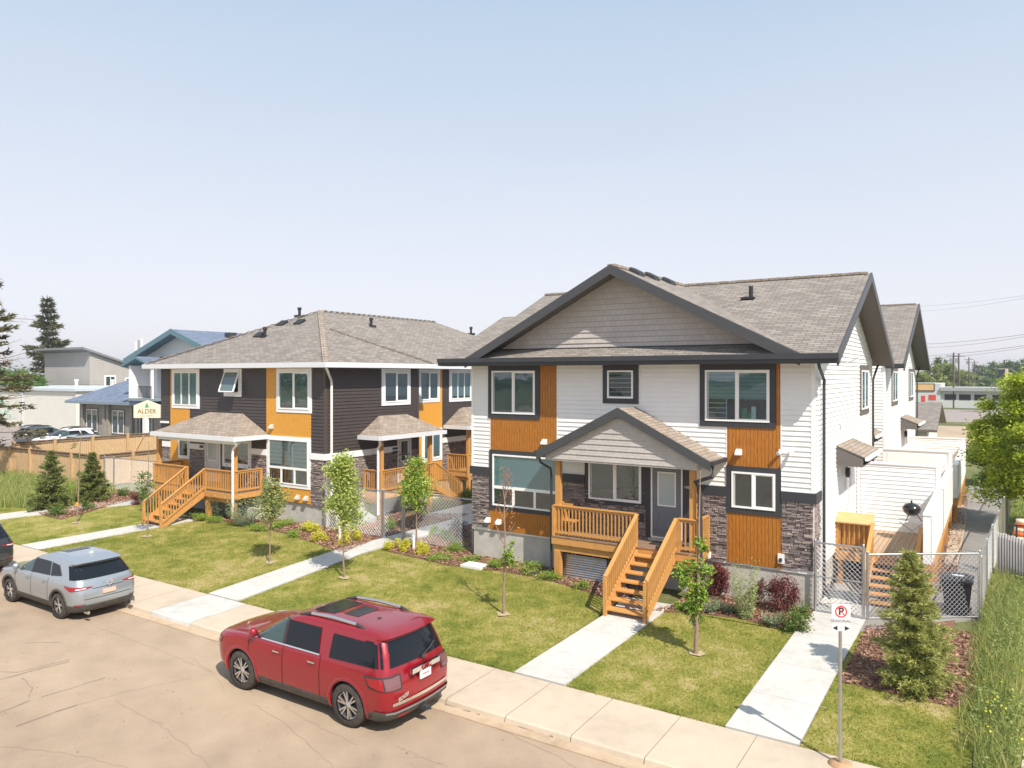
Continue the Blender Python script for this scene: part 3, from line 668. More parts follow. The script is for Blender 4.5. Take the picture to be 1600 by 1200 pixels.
# roof
ze, rz = 7.17, 10.05; gx, gl, gr = -10.16, -15.87, -4.45
def zp(y, y0=21.4, p=.45, z0=ze): return z0+p*(y-y0)
mb = MB()
mb.slab([(gr, 21.4, ze), (-3.55, 21.4, ze), (-3.55, 27.8, rz), (gx, 27.8, rz)], .2)
mb.slab([(-16.9, 21.4, ze), (gl, 21.4, ze), (gx, 27.8, rz), (-16.3, 27.8, rz), (-16.3, 25.4, zp(25.4)), (-16.9, 25.4, zp(25.4))], .2)
mb.slab([(-3.55, 27.8, rz), (-3.55, 34.2, ze), (-16.9, 34.2, ze), (-16.3, 27.8, rz)], .2)
mb.slab([(gx, 21.40, rz+.012), (gr+.02, 21.40, 7.18), (gr+.02, 21.44, 7.18), (gx, 27.8, rz+.012)], .16)
mb.slab([(gx, 21.40, rz+.012), (gx, 27.8, rz+.012), (gl-.02, 21.44, 7.18), (gl-.02, 21.40, 7.18)], .2)
mb.slab([(-15.9, 21.4, ze), (-4.4, 21.4, ze), (-4.4, 22.12, 7.5), (-15.9, 22.12, 7.5)], .05)
mb.slab([(-3.5, 38.0, 7.1), (-3.5, 46, 10.46), (-16.3, 46, 10.46), (-16.3, 38.0, 7.1)], .2)
mb.slab([(-3.5, 46, 10.46), (-3.5, 54, 7.1), (-16.3, 54, 7.1), (-16.3, 46, 10.46)], .2)
mb.slab([(-4.9, 34.2, 7.12), (-4.9, 38.0, 7.12), (-16.3, 38.0, 7.12), (-16.3, 34.2, 7.12)], .1)
roof1 = mb.build('roof', [M_SHIN, M_SOFF], H1)
mb = MB()   # gable fascias
mb.slab([(gx, 21.34, rz+.03), (gr-.03, 21.34, 7.17), (gr-.03, 21.402, 7.17), (gx, 21.402, rz+.03)], .31, 0, 0); mb.slab([(gx, 21.34, rz+.03), (gx, 21.402, rz+.03), (gl+.03, 21.402, 7.17), (gl+.03, 21.34, 7.17)], .31, 0, 0)
for x0, ya, yb, yc, za, zb in ((-3.54, 21.35, 27.8, 34.25, 7.15, rz+.02), (-3.49, 37.95, 46, 54.05, 7.08, 10.48)):
    mb.slab([(x0, ya, za), (x0+.05, ya, za), (x0+.05, yb, zb), (x0, yb, zb)], .3, 0, 0); mb.slab([(x0, yb, zb), (x0+.05, yb, zb), (x0+.05, yc, za), (x0, yc, za)], .3, 0, 0)
mb.build('rake_board', mat('rake_grey', (.060, .063, .070), .45, var=.1), roof1)
mb = MB(); mb.box(-16.98, -3.48, 21.27, 21.39, 6.93, 7.175); mb.box(-16.98, -3.47, 21.22, 21.27, 7.04, 7.19)
mb.build('gutter', M_CHAR, roof1); bpart(roof1, 'gutter', M_CHAR, -4.25, -3.45, 37.88, 37.98, 6.95, 7.12)
mb = MB(); mb.box(-16.95, -3.5, 21.39, FY, 6.92, 6.94); mb.build('soffit', mat('charcoal_soffit', (.07, .07, .075), .6), roof1)
mb = MB()
for i in range(58):    # ridge caps
    mb.box(-16.25+i*.218, -16.25+i*.218+.2, 27.66, 27.94, rz-.04, rz+.045+.004*(i % 3)) if i < 58 and -16.25+i*.218 < -3.8 else None
mb.build('ridge_caps', M_SHIN2, roof1); mb = MB()
for i in range(28): mb.box(gx-.13, gx+.13, 21.42+i*.218, 21.42+i*.218+.2, rz-.03, rz+.05+.004*(i % 3))
mb.build('ridge_caps', M_SHIN2, roof1); mb = MB()
for i in range(58): mb.box(-16.25+i*.218, -16.05+i*.218, 45.87, 46.13, 10.42, 10.5+.004*(i % 3))
mb.build('ridge_caps', M_SHIN2, roof1)
for yv in (22.5, 23.8, 25.35):
    mb = MB(); P_ = lambda x, y, e: (gx+x, y, rz-.505*x+e)
    a_, b_ = yv, yv+.5
    mb.add([P_(.12, a_, 0), P_(.5, a_, 0), P_(.5, b_, 0), P_(.12, b_, 0), P_(.12, a_+.03, .12), P_(.46, a_+.03, .12), P_(.46, b_-.03, .12), P_(.12, b_-.03, .12), P_(.18, a_+.08, .17), P_(.40, a_+.08, .16), P_(.40, b_-.08, .16), P_(.18, b_-.08, .17)],
           [(8, 9, 10, 11), (0, 1, 5, 4), (1, 2, 6, 5), (2, 3, 7, 6), (3, 0, 4, 7), (4, 5, 9, 8), (5, 6, 10, 9), (6, 7, 11, 10), (7, 4, 8, 11)]); mb.build('roof_vent', mat('vent_black', (.02, .02, .024), .5), roof1)
mb = MB(); yv = 26.0; zz = zp(yv); mb.tube([(-7.05, yv, zz-.1), (-7.05, yv, zz+.42)], .07, 10); mb.box(-7.35, -6.9, yv-.2, yv+.15, zz-.04, zz+.03); mb.build('vent_stack', MATS['vent_black'], roof1)
mb = MB(); siding(mb, FR(22.11), [(gx-4.8, 7.42), (gx+4.8, 7.42), (gx, 9.87)], .178, .028, z0=.178*41); mb.build('gable', M_SHAKE, roof1)
mb = MB(); mb.fbox(FR(22.11), gx-4.75, gx+4.75, 7.42, 7.52, .0, .05); mb.build('flashing', M_CHAR, roof1)
# windows, door
window(H1, F1, -15.3, -13.16, 5.06, 6.92, M_CHAR, .17, 'slider', 1, M_BLINDD)
window(H1, F1, -10.75, -9.51, 5.68, 6.92, M_CHAR, .17, 'single', 0, label='small square upstairs window with dark glass')
w3 = window(H1, F1, -7.51, -5.28, 5.06, 6.92, M_CHAR, .17, 'slider', .55, M_BLIND)
window(H1, F1, -6.7, -5.13, 2.54, 3.92, M_CHAR, .16, 'slider', 0)
window(H1, F1, -15.25, -12.3, 1.80, 3.93, M_CHAR, .15, 'picture', .62, mat('pale_blind', (.40, .54, .56), .7))
window(H1, F1, -11.41, -9.25, 2.38, 3.95, M_CHAR, .15, 'slider', 1, M_BLINDD)
door(H1, F1, -9.08, -8.04, 1.52, 3.76, mat('grey_door', (.16, .18, .215), .45), M_VINYL)
for y0, y1, z0, z1 in ((30.3, 32.5, 5.1, 6.98), (40.35, 43.0, 5.1, 6.98), (48.9, 51.6, 5.1, 6.98)):
    window(H1, F2, y0, y1, z0, z1, mat('taupe_trim', (.13, .11, .11), .5), .2, 'slider', .7)
mb = MB(); mb.fbox(F1, -6.25, -6.1, 5.3, 5.62, .038, .05); mb.fbox(F1, -6.06, -5.98, 5.3, 5.5, .038, .05); mb.build('bottle', mat('green_bottle', (.05, .32, .12), .3), w3)
mb = MB(); mb.fbox(F1, -5.97, -5.84, 5.3, 5.68, .038, .05); mb.build('paper_roll', M_VINYL, w3)
for u, z in ((-12.95, 4.32), (-6.33, 4.34), (-15.3, 1.4), (-14.83, 1.38), (-7.25, 1.2)): vent(H1, F1, u, z)
spot_lamp(H1, F1, -5.0, 4.42)
mb = MB(); mb.fbox(F1, -5.22, -5.04, 1.22, 1.5, .03, .08); ob = mb.build('outlet_box', M_METW, H1); mb = MB(); mb.fbox(F1, -5.17, -5.10, 1.28, 1.38, .08, .13); mb.build('hose_tap', M_DARK, ob)
mb = MB(); mb.fbox(F1, -9.42, -9.34, 2.0, 2.2, .03, .12); mb.build('outlet_box', M_CHAR, H1)
text_mesh('1501', .11, M_METW, H1, (-7.88, FY-.08, 3.17), (1, 0, 0), (0, 0, 1), name='house_number')
downspout(H1, [(-4.0, 21.36, 6.95), (-4.0, 21.5, 6.8), (-4.12, 22.85, 6.45), (-4.14, 22.92, 6.3), (-4.14, 22.92, .5), (-3.95, 22.7, .25)], M_CHAR)
downspout(H1, [(-4.05, 33.9, 7.0), (-4.1, 33.3, 6.6), (-4.14, 33.2, 6.4), (-4.14, 33.2, .5)], M_CHAR)
downspout(H1, [(-4.05, 53.7, 7.0), (-4.12, 53.2, 6.6), (-4.12, 53.15, 6.4), (-4.12, 53.15, .5)], M_CHAR)
# little shed awnings over the side doors
for y0, y1 in ((25.4, 28.75), (44.5, 47.9), (34.6, 37.4)):
    sx = SX if y0 != 34.6 else -5.1
    mb = MB(); mb.slab([(sx, y0, 4.38), (sx+.86, y0, 4.03), (sx+.86, y1, 4.03), (sx, y1, 4.38)], .05)
    aw = mb.build('awning', [M_SHIN2, M_SOFF], H1)
    mb = MB()
    for y in (y0, y1-.06): mb.add([(sx, y, 3.75), (sx+.8, y, 3.72), (sx+.8, y, 3.98), (sx, y, 4.32), (sx, y+.06, 3.75), (sx+.8, y+.06, 3.72), (sx+.8, y+.06, 3.98), (sx, y+.06, 4.32)], [(0, 1, 2, 3), (7, 6, 5, 4), (0, 4, 5, 1), (1, 5, 6, 2), (2, 6, 7, 3)])
    mb.box(sx, sx+.8, y0+.06, y1-.06, 3.74, 3.78); mb.build('awning_cheek', mat('taupe_board', (.125, .115, .11), .6), aw)
    mb = MB(); mb.box(sx+.86, sx+.96, y0-.02, y1+.02, 3.93, 4.03); mb.build('awning_gutter', M_METW, aw)
    door(H1, SD(sx), y0+1.6, y0+2.7, 1.15, 3.5, M_VINYL, M_VINYL)
    mb = MB(); mb.lathe((sx+.16, y0+1.3, 3.35), [(0, .2), (.07, .2), (.08, 0), (.05, -.12), (0, -.12)], 8); mb.build('wall_lamp', M_CHAR, H1)
for u, z in ((26.1, 5.1), (43.7, 5.0)): vent(H1, F2, u, z, .16)
for y in (23.9, 26.6):
    mb = MB(); mb.tube([(SX, y, 7.0), (SX+.3, y, 7.05), (SX+.5, y+.1, 7.2)], .012, 5); mb.tube([(SX+.15, y-.2, 6.95), (SX+.3, y, 7.05), (SX+.35, y+.25, 7.1)], .012, 5); mb.build('service_mast', M_GALV, H1)

def corrugated(par, x0, x1, y0, y1, z0, z1, n=0):
    mb = MB(); k = 40; prof_ = [(z0+(z1-z0)*i/k, .018*math.sin(i/k*2*math.pi*(z1-z0)/.075)) for i in range(k+1)]
    for (pa, pb) in (((x0, y1), (x0, y0)), ((x0, y0), (x1, y0)), ((x1, y0), (x1, y1))):
        d = Vector((pb[0]-pa[0], pb[1]-pa[1])).normalized(); nn = Vector((d.y, -d.x))
        vs = []; 
        for z, e in prof_: vs += [(pa[0]+nn.x*e, pa[1]+nn.y*e, z), (pb[0]+nn.x*e, pb[1]+nn.y*e, z)]
        mb.add(vs, [(2*i, 2*i+1, 2*i+3, 2*i+2) for i in range(k)], 0, True)
    return mb.build('window_well', M_GALV, par)
corrugated(H1, -11.95, -10.3, 21.4, 22.12, -.05, .78)
corrugated(H1, -4.25, -3.25, 23.6, 24.3, -.05, .3)
mb = MB(); mb.fbox(F1, -11.8, -10.45, .35, 1.0, -.05, .0); bw = mb.build('basement_window', M_DARK, H1); mb = MB(); frame_boxes(mb, F1, -11.8, -10.45, .35, 1.0, .05, -.05, .02); mb.fbox(F1, -11.15, -11.1, .4, .95, 0, .02); mb.build('frame', M_VINYL, bw)

# ---------------------------------------------------------------- decks and porches
BAL = {}; POSTS = set()
def rail(par, a, b, h=.98, sp=.125, post=(True, True), cap=.11, wm=None):
    wm = wm or M_WOOD; a, b = Vector(a), Vector(b); up = Vector((0, 0, 1)); L = (Vector((b.x, b.y))-Vector((a.x, a.y))).length
    mb = MB(); mb.beam(a+up*h, b+up*h, cap, .035); mb.beam(a+up*(h-.06), b+up*(h-.06), .035, .08); mb.beam(a+up*.12, b+up*.12, .035, .08)
    r = mb.build('railing', wm, par); o3 = org(par)
    for p, f in ((a, post[0]), (b, post[1])):
        kp = (round(p.x, 1), round(p.y, 1))
        if f and kp not in POSTS: POSTS.add(kp); m2 = MB(); m2.box(p.x-.045, p.x+.045, p.y-.045, p.y+.045, p.z-.25, p.z+h-.018); m2.build('rail_post', M_WOODV, par)
    k = max(1, int(L/sp)); key = (round(h, 2), round(o3.x, 2))
    for i in range(k):
        t = (i+.5)/k; p = a.lerp(b, t)
        if key not in BAL:
            m2 = MB(); m2.box(p.x-.018, p.x+.018, p.y-.018, p.y+.018, p.z+.05, p.z+h-.04); BAL[key] = (m2.build('baluster', M_WOODV, r), p.copy())
        else:
            src, p0 = BAL[key]; c = src.copy(); COL.objects.link(c); c.parent = r; c.location = p-p0
    return r
def stairs(par, x0, x1, y0, z0, y1, z1, n, wm=None):
    """treads from the deck edge (y0, z0) down to (y1, z1)"""
    for i in range(n):
        t = (i+1)/(n+1); y = y0+(y1-y0)*(i+.5)/n; z = z0+(z1-z0)*(i+1)/(n+1)
        mb = MB(); mb.box(x0+.04, x1-.04, y-.15, y-.01, z-.04, z); mb.box(x0+.04, x1-.04, y+.0, y+.14, z-.04, z+.001); mb.build('tread', M_WOOD, par)
    for x in (x0+.02, x1-.02):
        mb = MB(); mb.beam((x, y0, z0-.18), (x, y1, z1+.02), .04, .27); mb.build('stringer', M_WOOD, par)
DK1 = thing('front_porch', (-9.6, 21, 0), 'cedar front porch with stairs, railings and grey shake gable roof before the white house', 'porch')
dz = 1.4
mb = MB()
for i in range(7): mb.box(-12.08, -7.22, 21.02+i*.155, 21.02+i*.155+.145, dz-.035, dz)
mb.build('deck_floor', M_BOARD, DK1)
mb = MB(); mb.box(-12.1, -9.12, 21.04, 21.09, dz-.27, dz-.037); mb.box(-7.88, -7.2, 21.04, 21.09, dz-.27, dz-.037); mb.box(-9.12, -7.88, 21.04, 21.09, dz-.27, dz-.037); mb.box(-12.1, -12.06, 21.09, 22.1, dz-.27, dz-.037); mb.box(-7.24, -7.2, 21.09, 22.1, dz-.27, dz-.037)
mb.box(-12.05, -7.25, 21.12, 21.24, dz-.5, dz-.27); mb.build('rim_beam', M_WOOD, DK1)
for x in (-11.92, -7.42):
    mb = MB(); mb.box(x-.1, x+.1, 21.08, 21.28, -.05, dz-.5); mb.build('lower_post', M_WOODV, DK1)
    mb = MB(); mb.box(x-.085, x+.085, 21.12, 21.29, dz, 3.86); mb.build('roof_post', M_WOODV, DK1)
rail(DK1, (-12.05, 21.1, dz), (-9.17, 21.1, dz)); rail(DK1, (-7.83, 21.1, dz), (-7.26, 21.1, dz), post=(True, False)); rail(DK1, (-7.24, 21.1, dz), (-7.24, 22.0, dz)); rail(DK1, (-12.05, 21.2, dz), (-12.05, 22.0, dz), post=(False, True))
stairs(DK1, -9.1, -7.9, 21.02, dz, 18.75, -.05, 7)
rail(DK1, (-9.12, 21.05, dz), (-9.06, 18.72, .04), .98, .13, (False, True)); rail(DK1, (-7.88, 21.05, dz), (-7.86, 18.68, .04), .98, .13, (False, True))
# bench in the left corner and the door mat
mb = MB(); mb.box(-11.95, -11.5, 21.3, 21.9, 1.8, 1.84); mb.box(-11.95, -11.9, 21.3, 21.9, 1.84, 2.45); mb.box(-11.95, -11.88, 21.32, 21.4, 1.4, 1.8); mb.box(-11.58, -11.5, 21.32, 21.4, 1.4, 1.8); mb.box(-11.95, -11.5, 21.34, 21.4, 2.3, 2.42)
tag(mb.build('bench', M_WOOD), 'small wooden chair in the left corner of the white house porch', 'chair')
mb = MB(); mb.box(-8.95, -8.15, 21.55, 22.0, 1.402, 1.42); tag(mb.build('door_mat', mat('mat_black', (.02, .02, .02), .95)), 'black door mat in front of the grey front door', 'mat')
# porch roof
px_, pz_, pe = -9.62, 5.59, 2.84
mb = MB(); zl = pz_-.51*pe
mb.slab([(px_, 20.76, pz_), (px_+pe, 20.76, zl), (px_+pe, 22.12, zl), (px_, 22.12, pz_)], .1); mb.slab([(px_, 20.76, pz_), (px_, 22.12, pz_), (px_-pe, 22.12, zl), (px_-pe, 20.76, zl)], .1)
pr = mb.build('porch_roof', [M_SHIN2, M_SOFF], DK1)
mb = MB(); mb.slab([(px_, 20.71, pz_+.02), (px_+pe+.03, 20.71, zl+.0), (px_+pe+.03, 20.77, zl+.0), (px_, 20.77, pz_+.02)], .27, 0, 0); mb.slab([(px_, 20.71, pz_+.02), (px_, 20.77, pz_+.02), (px_-pe-.03, 20.77, zl), (px_-pe-.03, 20.71, zl)], .27, 0, 0)
mb.build('rake_board', MATS['rake_grey'], pr)
mb = MB(); mb.box(px_+pe, px_+pe+.11, 20.72, 22.1, zl-.1, zl+.01); mb.box(px_-pe-.11, px_-pe, 20.72, 22.1, zl-.1, zl+.01); mb.build('gutter', M_CHAR, pr)
mb = MB(); siding(mb, FR(20.9), [(px_-2.62, 3.86), (px_+2.45, 3.86), (px_+2.45, 4.22), (px_, 5.46), (px_-2.62, 4.12)], .178, .028, z0=.178*21); mb.box(px_-2.6, px_+2.43, 20.91, 21.3, 3.85, 4.15); mb.build('gable', M_SHAKE, pr)
downspout(DK1, [(px_+pe+.05, 20.85, zl-.08), (px_+pe+.05, 20.88, 3.72), (-7.28, 20.98, 3.5), (-7.16, 21.05, 3.3), (-7.14, 21.05, .5)], M_CHAR, .1)
downspout(DK1, [(px_-pe-.03, 20.85, zl-.08), (px_-pe-.0, 20.95, 3.75), (-12.2, 21.15, 3.55), (-12.2, 21.2, 3.3), (-12.2, 21.2, .25), (-12.8, 20.9, .1)], M_CHAR)

# side deck of the white house, with its privacy walls
DK2 = thing('side_deck', (-3, 27, 0), 'wooden side deck behind the chain link gate with steps and white privacy walls', 'deck')
dd = 1.08
mb = MB()
for i in range(17): mb.box(-4.24+i*.158, -4.24+i*.158+.148, 25.34, 29.5, dd-.035, dd)
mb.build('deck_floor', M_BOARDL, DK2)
mb = MB(); mb.box(-4.24, -1.55, 25.28, 25.33, dd-.28, dd-.01); mb.box(-1.56, -1.51, 25.33, 29.6, dd-.28, dd-.0); mb.build('rim_beam', M_WOOD, DK2)
for x, y in ((-4.1, 25.4), (-1.62, 25.4), (-1.62, 27.4), (-1.62, 29.3)):
    mb = MB(); mb.box(x-.07, x+.07, y-.07, y+.07, -.05, dd-.28); mb.build('lower_post', M_WOODV, DK2)
rail(DK2, (-4.18, 25.34, dd), (-3.2, 25.34, dd), .95, .13)
mb = MB(); mb.add([(-4.22, 25.2, 2.02), (-3.15, 25.2, 2.02), (-3.15, 25.75, 2.24), (-4.22, 25.75, 2.24), (-4.22, 25.2, 1.98), (-3.15, 25.2, 1.98), (-3.15, 25.75, 2.2), (-4.22, 25.75, 2.2)], [(0, 1, 2, 3), (4, 7, 6, 5), (0, 4, 5, 1), (1, 5, 6, 2), (2, 6, 7, 3), (3, 7, 4, 0)]); mb.build('rail_shelf', mat('pale_board', (.62, .43, .2), .6, var=.15), DK2)
mb = MB(); mb.box(-4.18, -3.2, 25.42, 25.46, dd+.05, 1.95); mb.build('back_board', M_WOODV, DK2)
stairs(DK2, -3.15, -1.85, 25.3, dd, 23.35, -.02, 6)
rail(DK2, (-3.15, 25.28, dd), (-3.13, 23.3, .05), .98, .13); rail(DK2, (-1.86, 25.28, dd), (-1.86, 23.3, .05), .98, .13)
def privacy(par, x0, x1, y, z0, z1, smooth=False):
    mb = MB(); mb.box(x0, x1, y, y+.16, z0, z1)
    if not smooth: siding(mb, FR(y), [(x0+.12, z0), (x1-.14, z0), (x1-.14, z1-.06), (x0+.12, z1-.06)], .15, .02)
    else: mb.fbox(FR(y), x0+.15, x1-.15, z0+.05, z1-.12, 0, .012)
    mb.box(x1-.14, x1+.01, y-.03, y+.18, z0, z1); mb.box(x0, x1+.02, y-.04, y+.19, z1, z1+.06); return mb.build('privacy_wall', M_VINYL, par)
def sidepanel(par, x, y0, y1, z0, z1):
    mb = MB(); mb.box(x-.2, x, y0, y1, z0, z1); mb.box(x-.21, x+.015, y0-.02, y1, z1, z1+.04); siding(mb, SD(x), [(y0+.02, z0), (y1, z0), (y1, z1), (y0+.02, z1)], .15, .012); return mb.build('side_panel', M_VINYL, par)
privacy(DK2, -4.2, -1.58, 29.5, dd, 3.42); sidepanel(DK2, -1.52, 24.1, 29.45, 1.25, 2.62)
for nm, ya, yb, zt, smo, lab, px1 in (('side_deck', 30.2, 37.0, 3.28, True, 'second raised side deck along the white house, with a smooth white privacy wall', -1.55), ('side_deck', 38.4, 49.0, 2.98, False, 'farthest raised side deck of the white house behind the smooth privacy wall', -1.42)):
    d_ = thing(nm, (-3, ya+2, 0), lab, 'deck')
    mb = MB(); mb.box(-4.24, px1, ya, yb, dd-.3, dd-.02); mb.build('deck_floor', M_WOOD, d_)
    privacy(d_, -4.2, px1, yb, dd-.02, zt, smo)
    sidepanel(d_, px1+.02, ya+.05, yb-.05, 1.15, 2.58)
    for y in (ya+.3, (ya+yb)/2, yb-.1): mb = MB(); mb.box(px1-.15, px1, y-.07, y+.07, -.05, dd-.3); mb.build('lower_post', M_WOODV, d_)
# kettle grill on its folding stand
gr_ = thing('kettle_grill', (-2.35, 28.2, dd), 'black kettle grill on a thin folding stand on the side deck', 'grill')
mb = MB(); mb.lathe((-2.35, 28.2, dd+1.02), [(.02, -.2), (.14, -.18), (.25, -.08), (.285, .02), (.29, .04), (.27, .1), (.2, .18), (.1, .225), (0, .235)], 20); mb.build('kettle', mat('enamel_black', (.015, .015, .017), .2, coat=.6), gr_)
mb = MB(); mb.tube([(-2.35, 28.2, dd+1.24), (-2.35, 28.2, dd+1.33)], .03, 8); mb.build('handle', M_DARK, gr_)
for a in (0, 2.1, 4.2): mb = MB(); mb.tube([(-2.35+.15*math.cos(a), 28.2+.15*math.sin(a), dd+.88), (-2.35+.3*math.cos(a), 28.2+.3*math.sin(a), dd+.66)], .014, 6); mb.build('leg', M_DARK, gr_)
tb = thing('folding_table', (-2.35, 28.2, dd), 'small folding table with thin crossed legs under the kettle grill', 'table')
mb = MB(); mb.box(-2.75, -1.95, 27.9, 28.5, dd+.63, dd+.65); mb.build('table_top', M_METW, tb)
for x, y in ((-2.7, 27.95), (-2.0, 27.95)): mb = MB(); mb.tube([(x, y, dd+.63), (-4.7-x, y+.5, dd)], .012, 6); mb.build('leg', M_GALV, tb)

# ---------------------------------------------------------------- dark house
H2 = thing('row_house', (-30, 30, 0), 'dark brown two-storey row house with white trim, light orange wood panels and hipped roof', 'house')
Y2, X2, X3 = 22.7, -24.33, -25.3; G1, G2, G3 = FR(Y2), SD(X2), SD(X3)
mb = MB(); mb.box(-36.5, X2-.001, Y2+.001, 28.9, .9, 7.0); mb.box(-36.5, X3-.001, 28.9, 44, .9, 7.0); mb.build('wall', M_BROWN, H2)
mb = MB(); mb.box(-36.45, X2-.06, Y2+.05, 28.85, -.3, .92); mb.box(-36.45, X3-.06, 28.85, 43.9, -.3, .92); mb.build('foundation', M_CONC, H2)
bt, bb = 3.18, 2.91
for F_, a, b in ((G1, -36.45, -35.63), (G1, -33.98, -28.16), (G1, -25.18, -24.42), (G2, 22.82, 28.85), (G3, 32.05, 43.9)):
    mb = MB(); siding(mb, F_, [(a, bt), (b, bt), (b, 6.95), (a, 6.95)], .15); mb.build('siding', M_BROWN, H2)
bpart(H2, 'corner_board', mat('brown_trim', (.075, .055, .05), .5), X2-.08, X2+.03, Y2-.03, Y2+.10, bt, 6.95)
bpart(H2, 'corner_board', MATS['brown_trim'], X2-.08, X2+.03, 28.8, 28.93, .9, 6.95)
for a, b, c, d in ((-35.62, -33.99, .92, 6.95), (-28.15, -25.19, 3.8, 6.95), (-28.1, -25.2, .92, 1.6)): fpart(H2, 'wood_panel', M_ORL, G1, a, b, c, d, 0, .028)
fpart(H2, 'wood_panel', M_ORL, G3, 28.95, 32.03, .92, 6.95, 0, .028)
for i, (F, a, b) in enumerate(((G1, -36.45, -35.63), (G1, -33.98, -32.75), (G1, -31.2, -28.1), (G1, -25.2, -24.36), (G2, 22.72, 28.85), (G3, 32.05, 40))): stonepart(H2, F, a, b, .9, bb, 20+i)
for F, a, b in ((G1, -36.55, -35.63), (G1, -33.98, -32.75), (G1, -29.24, -28.1), (G1, -25.2, -24.25), (G2, 22.7, 27.3), (G3, 32.05, 43.9)): fpart(H2, 'belly_band', M_TRIMW, F, a, b, bb, bt, 0, .085)
# hipped roof: main block along the lot, a bump toward the right, both on the same pitch
def hip(mb, x0, x1, y0, y1, ze_, p, t=.16, left=True):
    if x1-x0 <= y1-y0:
        h = (x1-x0)/2; m_ = (x0+x1)/2; z = ze_+h*p; A, B = (m_, y0+h, z), (m_, y1-h, z)
        c = [(x0, y0, ze_), (x1, y0, ze_), (x1, y1, ze_), (x0, y1, ze_)]
        fs = [[c[0], c[1], A], [c[1], c[2], B, A], [c[2], c[3], B], [c[3], c[0], A, B]]
    else:
        h = (y1-y0)/2; m_ = (y0+y1)/2; z = ze_+h*p; A, B = (x0+h, m_, z), (x1-h, m_, z)
        c = [(x0, y0, ze_), (x1, y0, ze_), (x1, y1, ze_), (x0, y1, ze_)]
        fs = [[c[0], c[1], B, A], [c[1], c[2], B], [c[2], c[3], A, B], [c[3], c[0], A]]
    for f in fs: mb.slab(f, t)
    return c, A, B
mb = MB(); pe2 = .47; zE = 7.14
cA, A1, A2 = hip(mb, -37.1, -24.6, 22.16, 44.6, zE-.012, pe2)
cB, B1, B2 = hip(mb, -31.5, -23.7, 22.15, 29.4, zE, pe2)
roof2 = mb.build('roof', [M_SHIN, M_TRIMW], H2)
def caps(par, a, b, m=M_SHIN2, w=.26):
    a, b = Vector(a), Vector(b); k = int((b-a).length/.21); mb = MB()
    for i in range(k):
        p, q = a.lerp(b, i/k), a.lerp(b, (i+.92)/k); up = Vector((0, 0, .035+.02*(i % 2)))
        mb.beam(p+up, q+up*1.3, w, .035)
    return mb.build('ridge_caps', m, par)
caps(roof2, cB[1], (A1[0], A1[1], A1[2])); caps(roof2, A1, A2); caps(roof2, cA[0], A1); caps(roof2, cB[2], B2)
mb = MB()
for a, b in (((-37.15, 22.08), (-23.62, 22.08)),): mb.box(a[0], b[0], 22.04, 22.15, 6.93, 7.15)
mb.box(-23.7, -23.6, 22.15, 29.45, 6.93, 7.15); mb.build('gutter', mat('pale_gutter', (.66, .68, .72), .35), roof2)
bpart(roof2, 'gutter', MATS['pale_gutter'], -24.6, -24.5, 29.45, 44.6, 6.93, 7.15)
mb = MB(); mb.box(-37.1, -23.7, 22.15, Y2, 6.92, 6.94); mb.box(-24.33, -23.7, 22.7, 29.4, 6.92, 6.94); mb.box(-25.3, -24.6, 29.4, 44.5, 6.92, 6.94); mb.build('soffit', M_TRIMW, roof2)
def roofpt(px, py, y=None, x=None):
    """point on the front (or right) slope of the dark house's main roof seen at a photo pixel"""
    a = (px-800)/F_PX; d = Vector((FW[0]+a*RT[0], FW[1]+a*RT[1], -(py-HOR)/F_PX)); o = Vector((0, 0, CAMZ))
    if x: n = Vector((pe2, 0, 1)); q = Vector((-24.6, 0, zE))
    else: n = Vector((0, -pe2, 1)); q = Vector((0, 22.16, zE))
    t = n.dot(q-o)/n.dot(d); return o+d*t
BV = MATS['vent_black']
for px, py in ((404, 525), (440, 507), (467, 505)):
    p = roofpt(px, py); mb = MB(); s = .27; p.z -= .12
    mb.add([(p.x-s, p.y-s*.6, p.z-.16), (p.x+s, p.y-s*.6, p.z-.16), (p.x+s, p.y+s*.9, p.z+.25), (p.x-s, p.y+s*.9, p.z+.25), (p.x-s*.9, p.y-s*.6, p.z+.12), (p.x+s*.9, p.y-s*.6, p.z+.12), (p.x+s*.9, p.y+s*.7, p.z+.36), (p.x-s*.9, p.y+s*.7, p.z+.36)],
           [(4, 5, 6, 7), (0, 1, 5, 4), (1, 2, 6, 5), (2, 3, 7, 6), (3, 0, 4, 7)]); mb.build('roof_vent', BV, roof2)
for px, py, xx in ((414, 525, None), (468, 493, None), (580, 509, 1), (736, 521, 1)):
    p = roofpt(px, py, x=xx); mb = MB(); mb.tube([p-Vector((0, 0, .1)), p+Vector((0, 0, .42))], .075, 10); mb.tube([p+Vector((0, 0, .3)), p+Vector((0, 0, .44))], .11, 10); mb.box(p.x-.2, p.x+.2, p.y-.2, p.y+.2, p.z-.12, p.z+.02); mb.build('vent_stack', BV, roof2)
window(H2, G1, -35.45, -33.17, 4.92, 6.9, M_TRIMW, .15, 'triple', 1, mat('vertical_blind', (.5, .53, .53), .7))
window(H2, G1, -31.23, -29.91, 5.58, 6.9, M_TRIMW, .15, 'single', 0, label='small window propped open above the porch roof')
mb = MB(); F = G1   # the propped-open sash
for a, b in ((((-31.1, Y2-.08, 6.76)), ((-31.1, Y2-.42, 5.82))), (((-30.05, Y2-.08, 6.76)), ((-30.05, Y2-.42, 5.82))), (((-31.1, Y2-.42, 5.82)), ((-30.05, Y2-.42, 5.82))), (((-31.1, Y2-.08, 6.76)), ((-30.05, Y2-.08, 6.76)))): mb.beam(a, b, .055, .055)
sa = mb.build('open_sash', M_VINYL, H2)
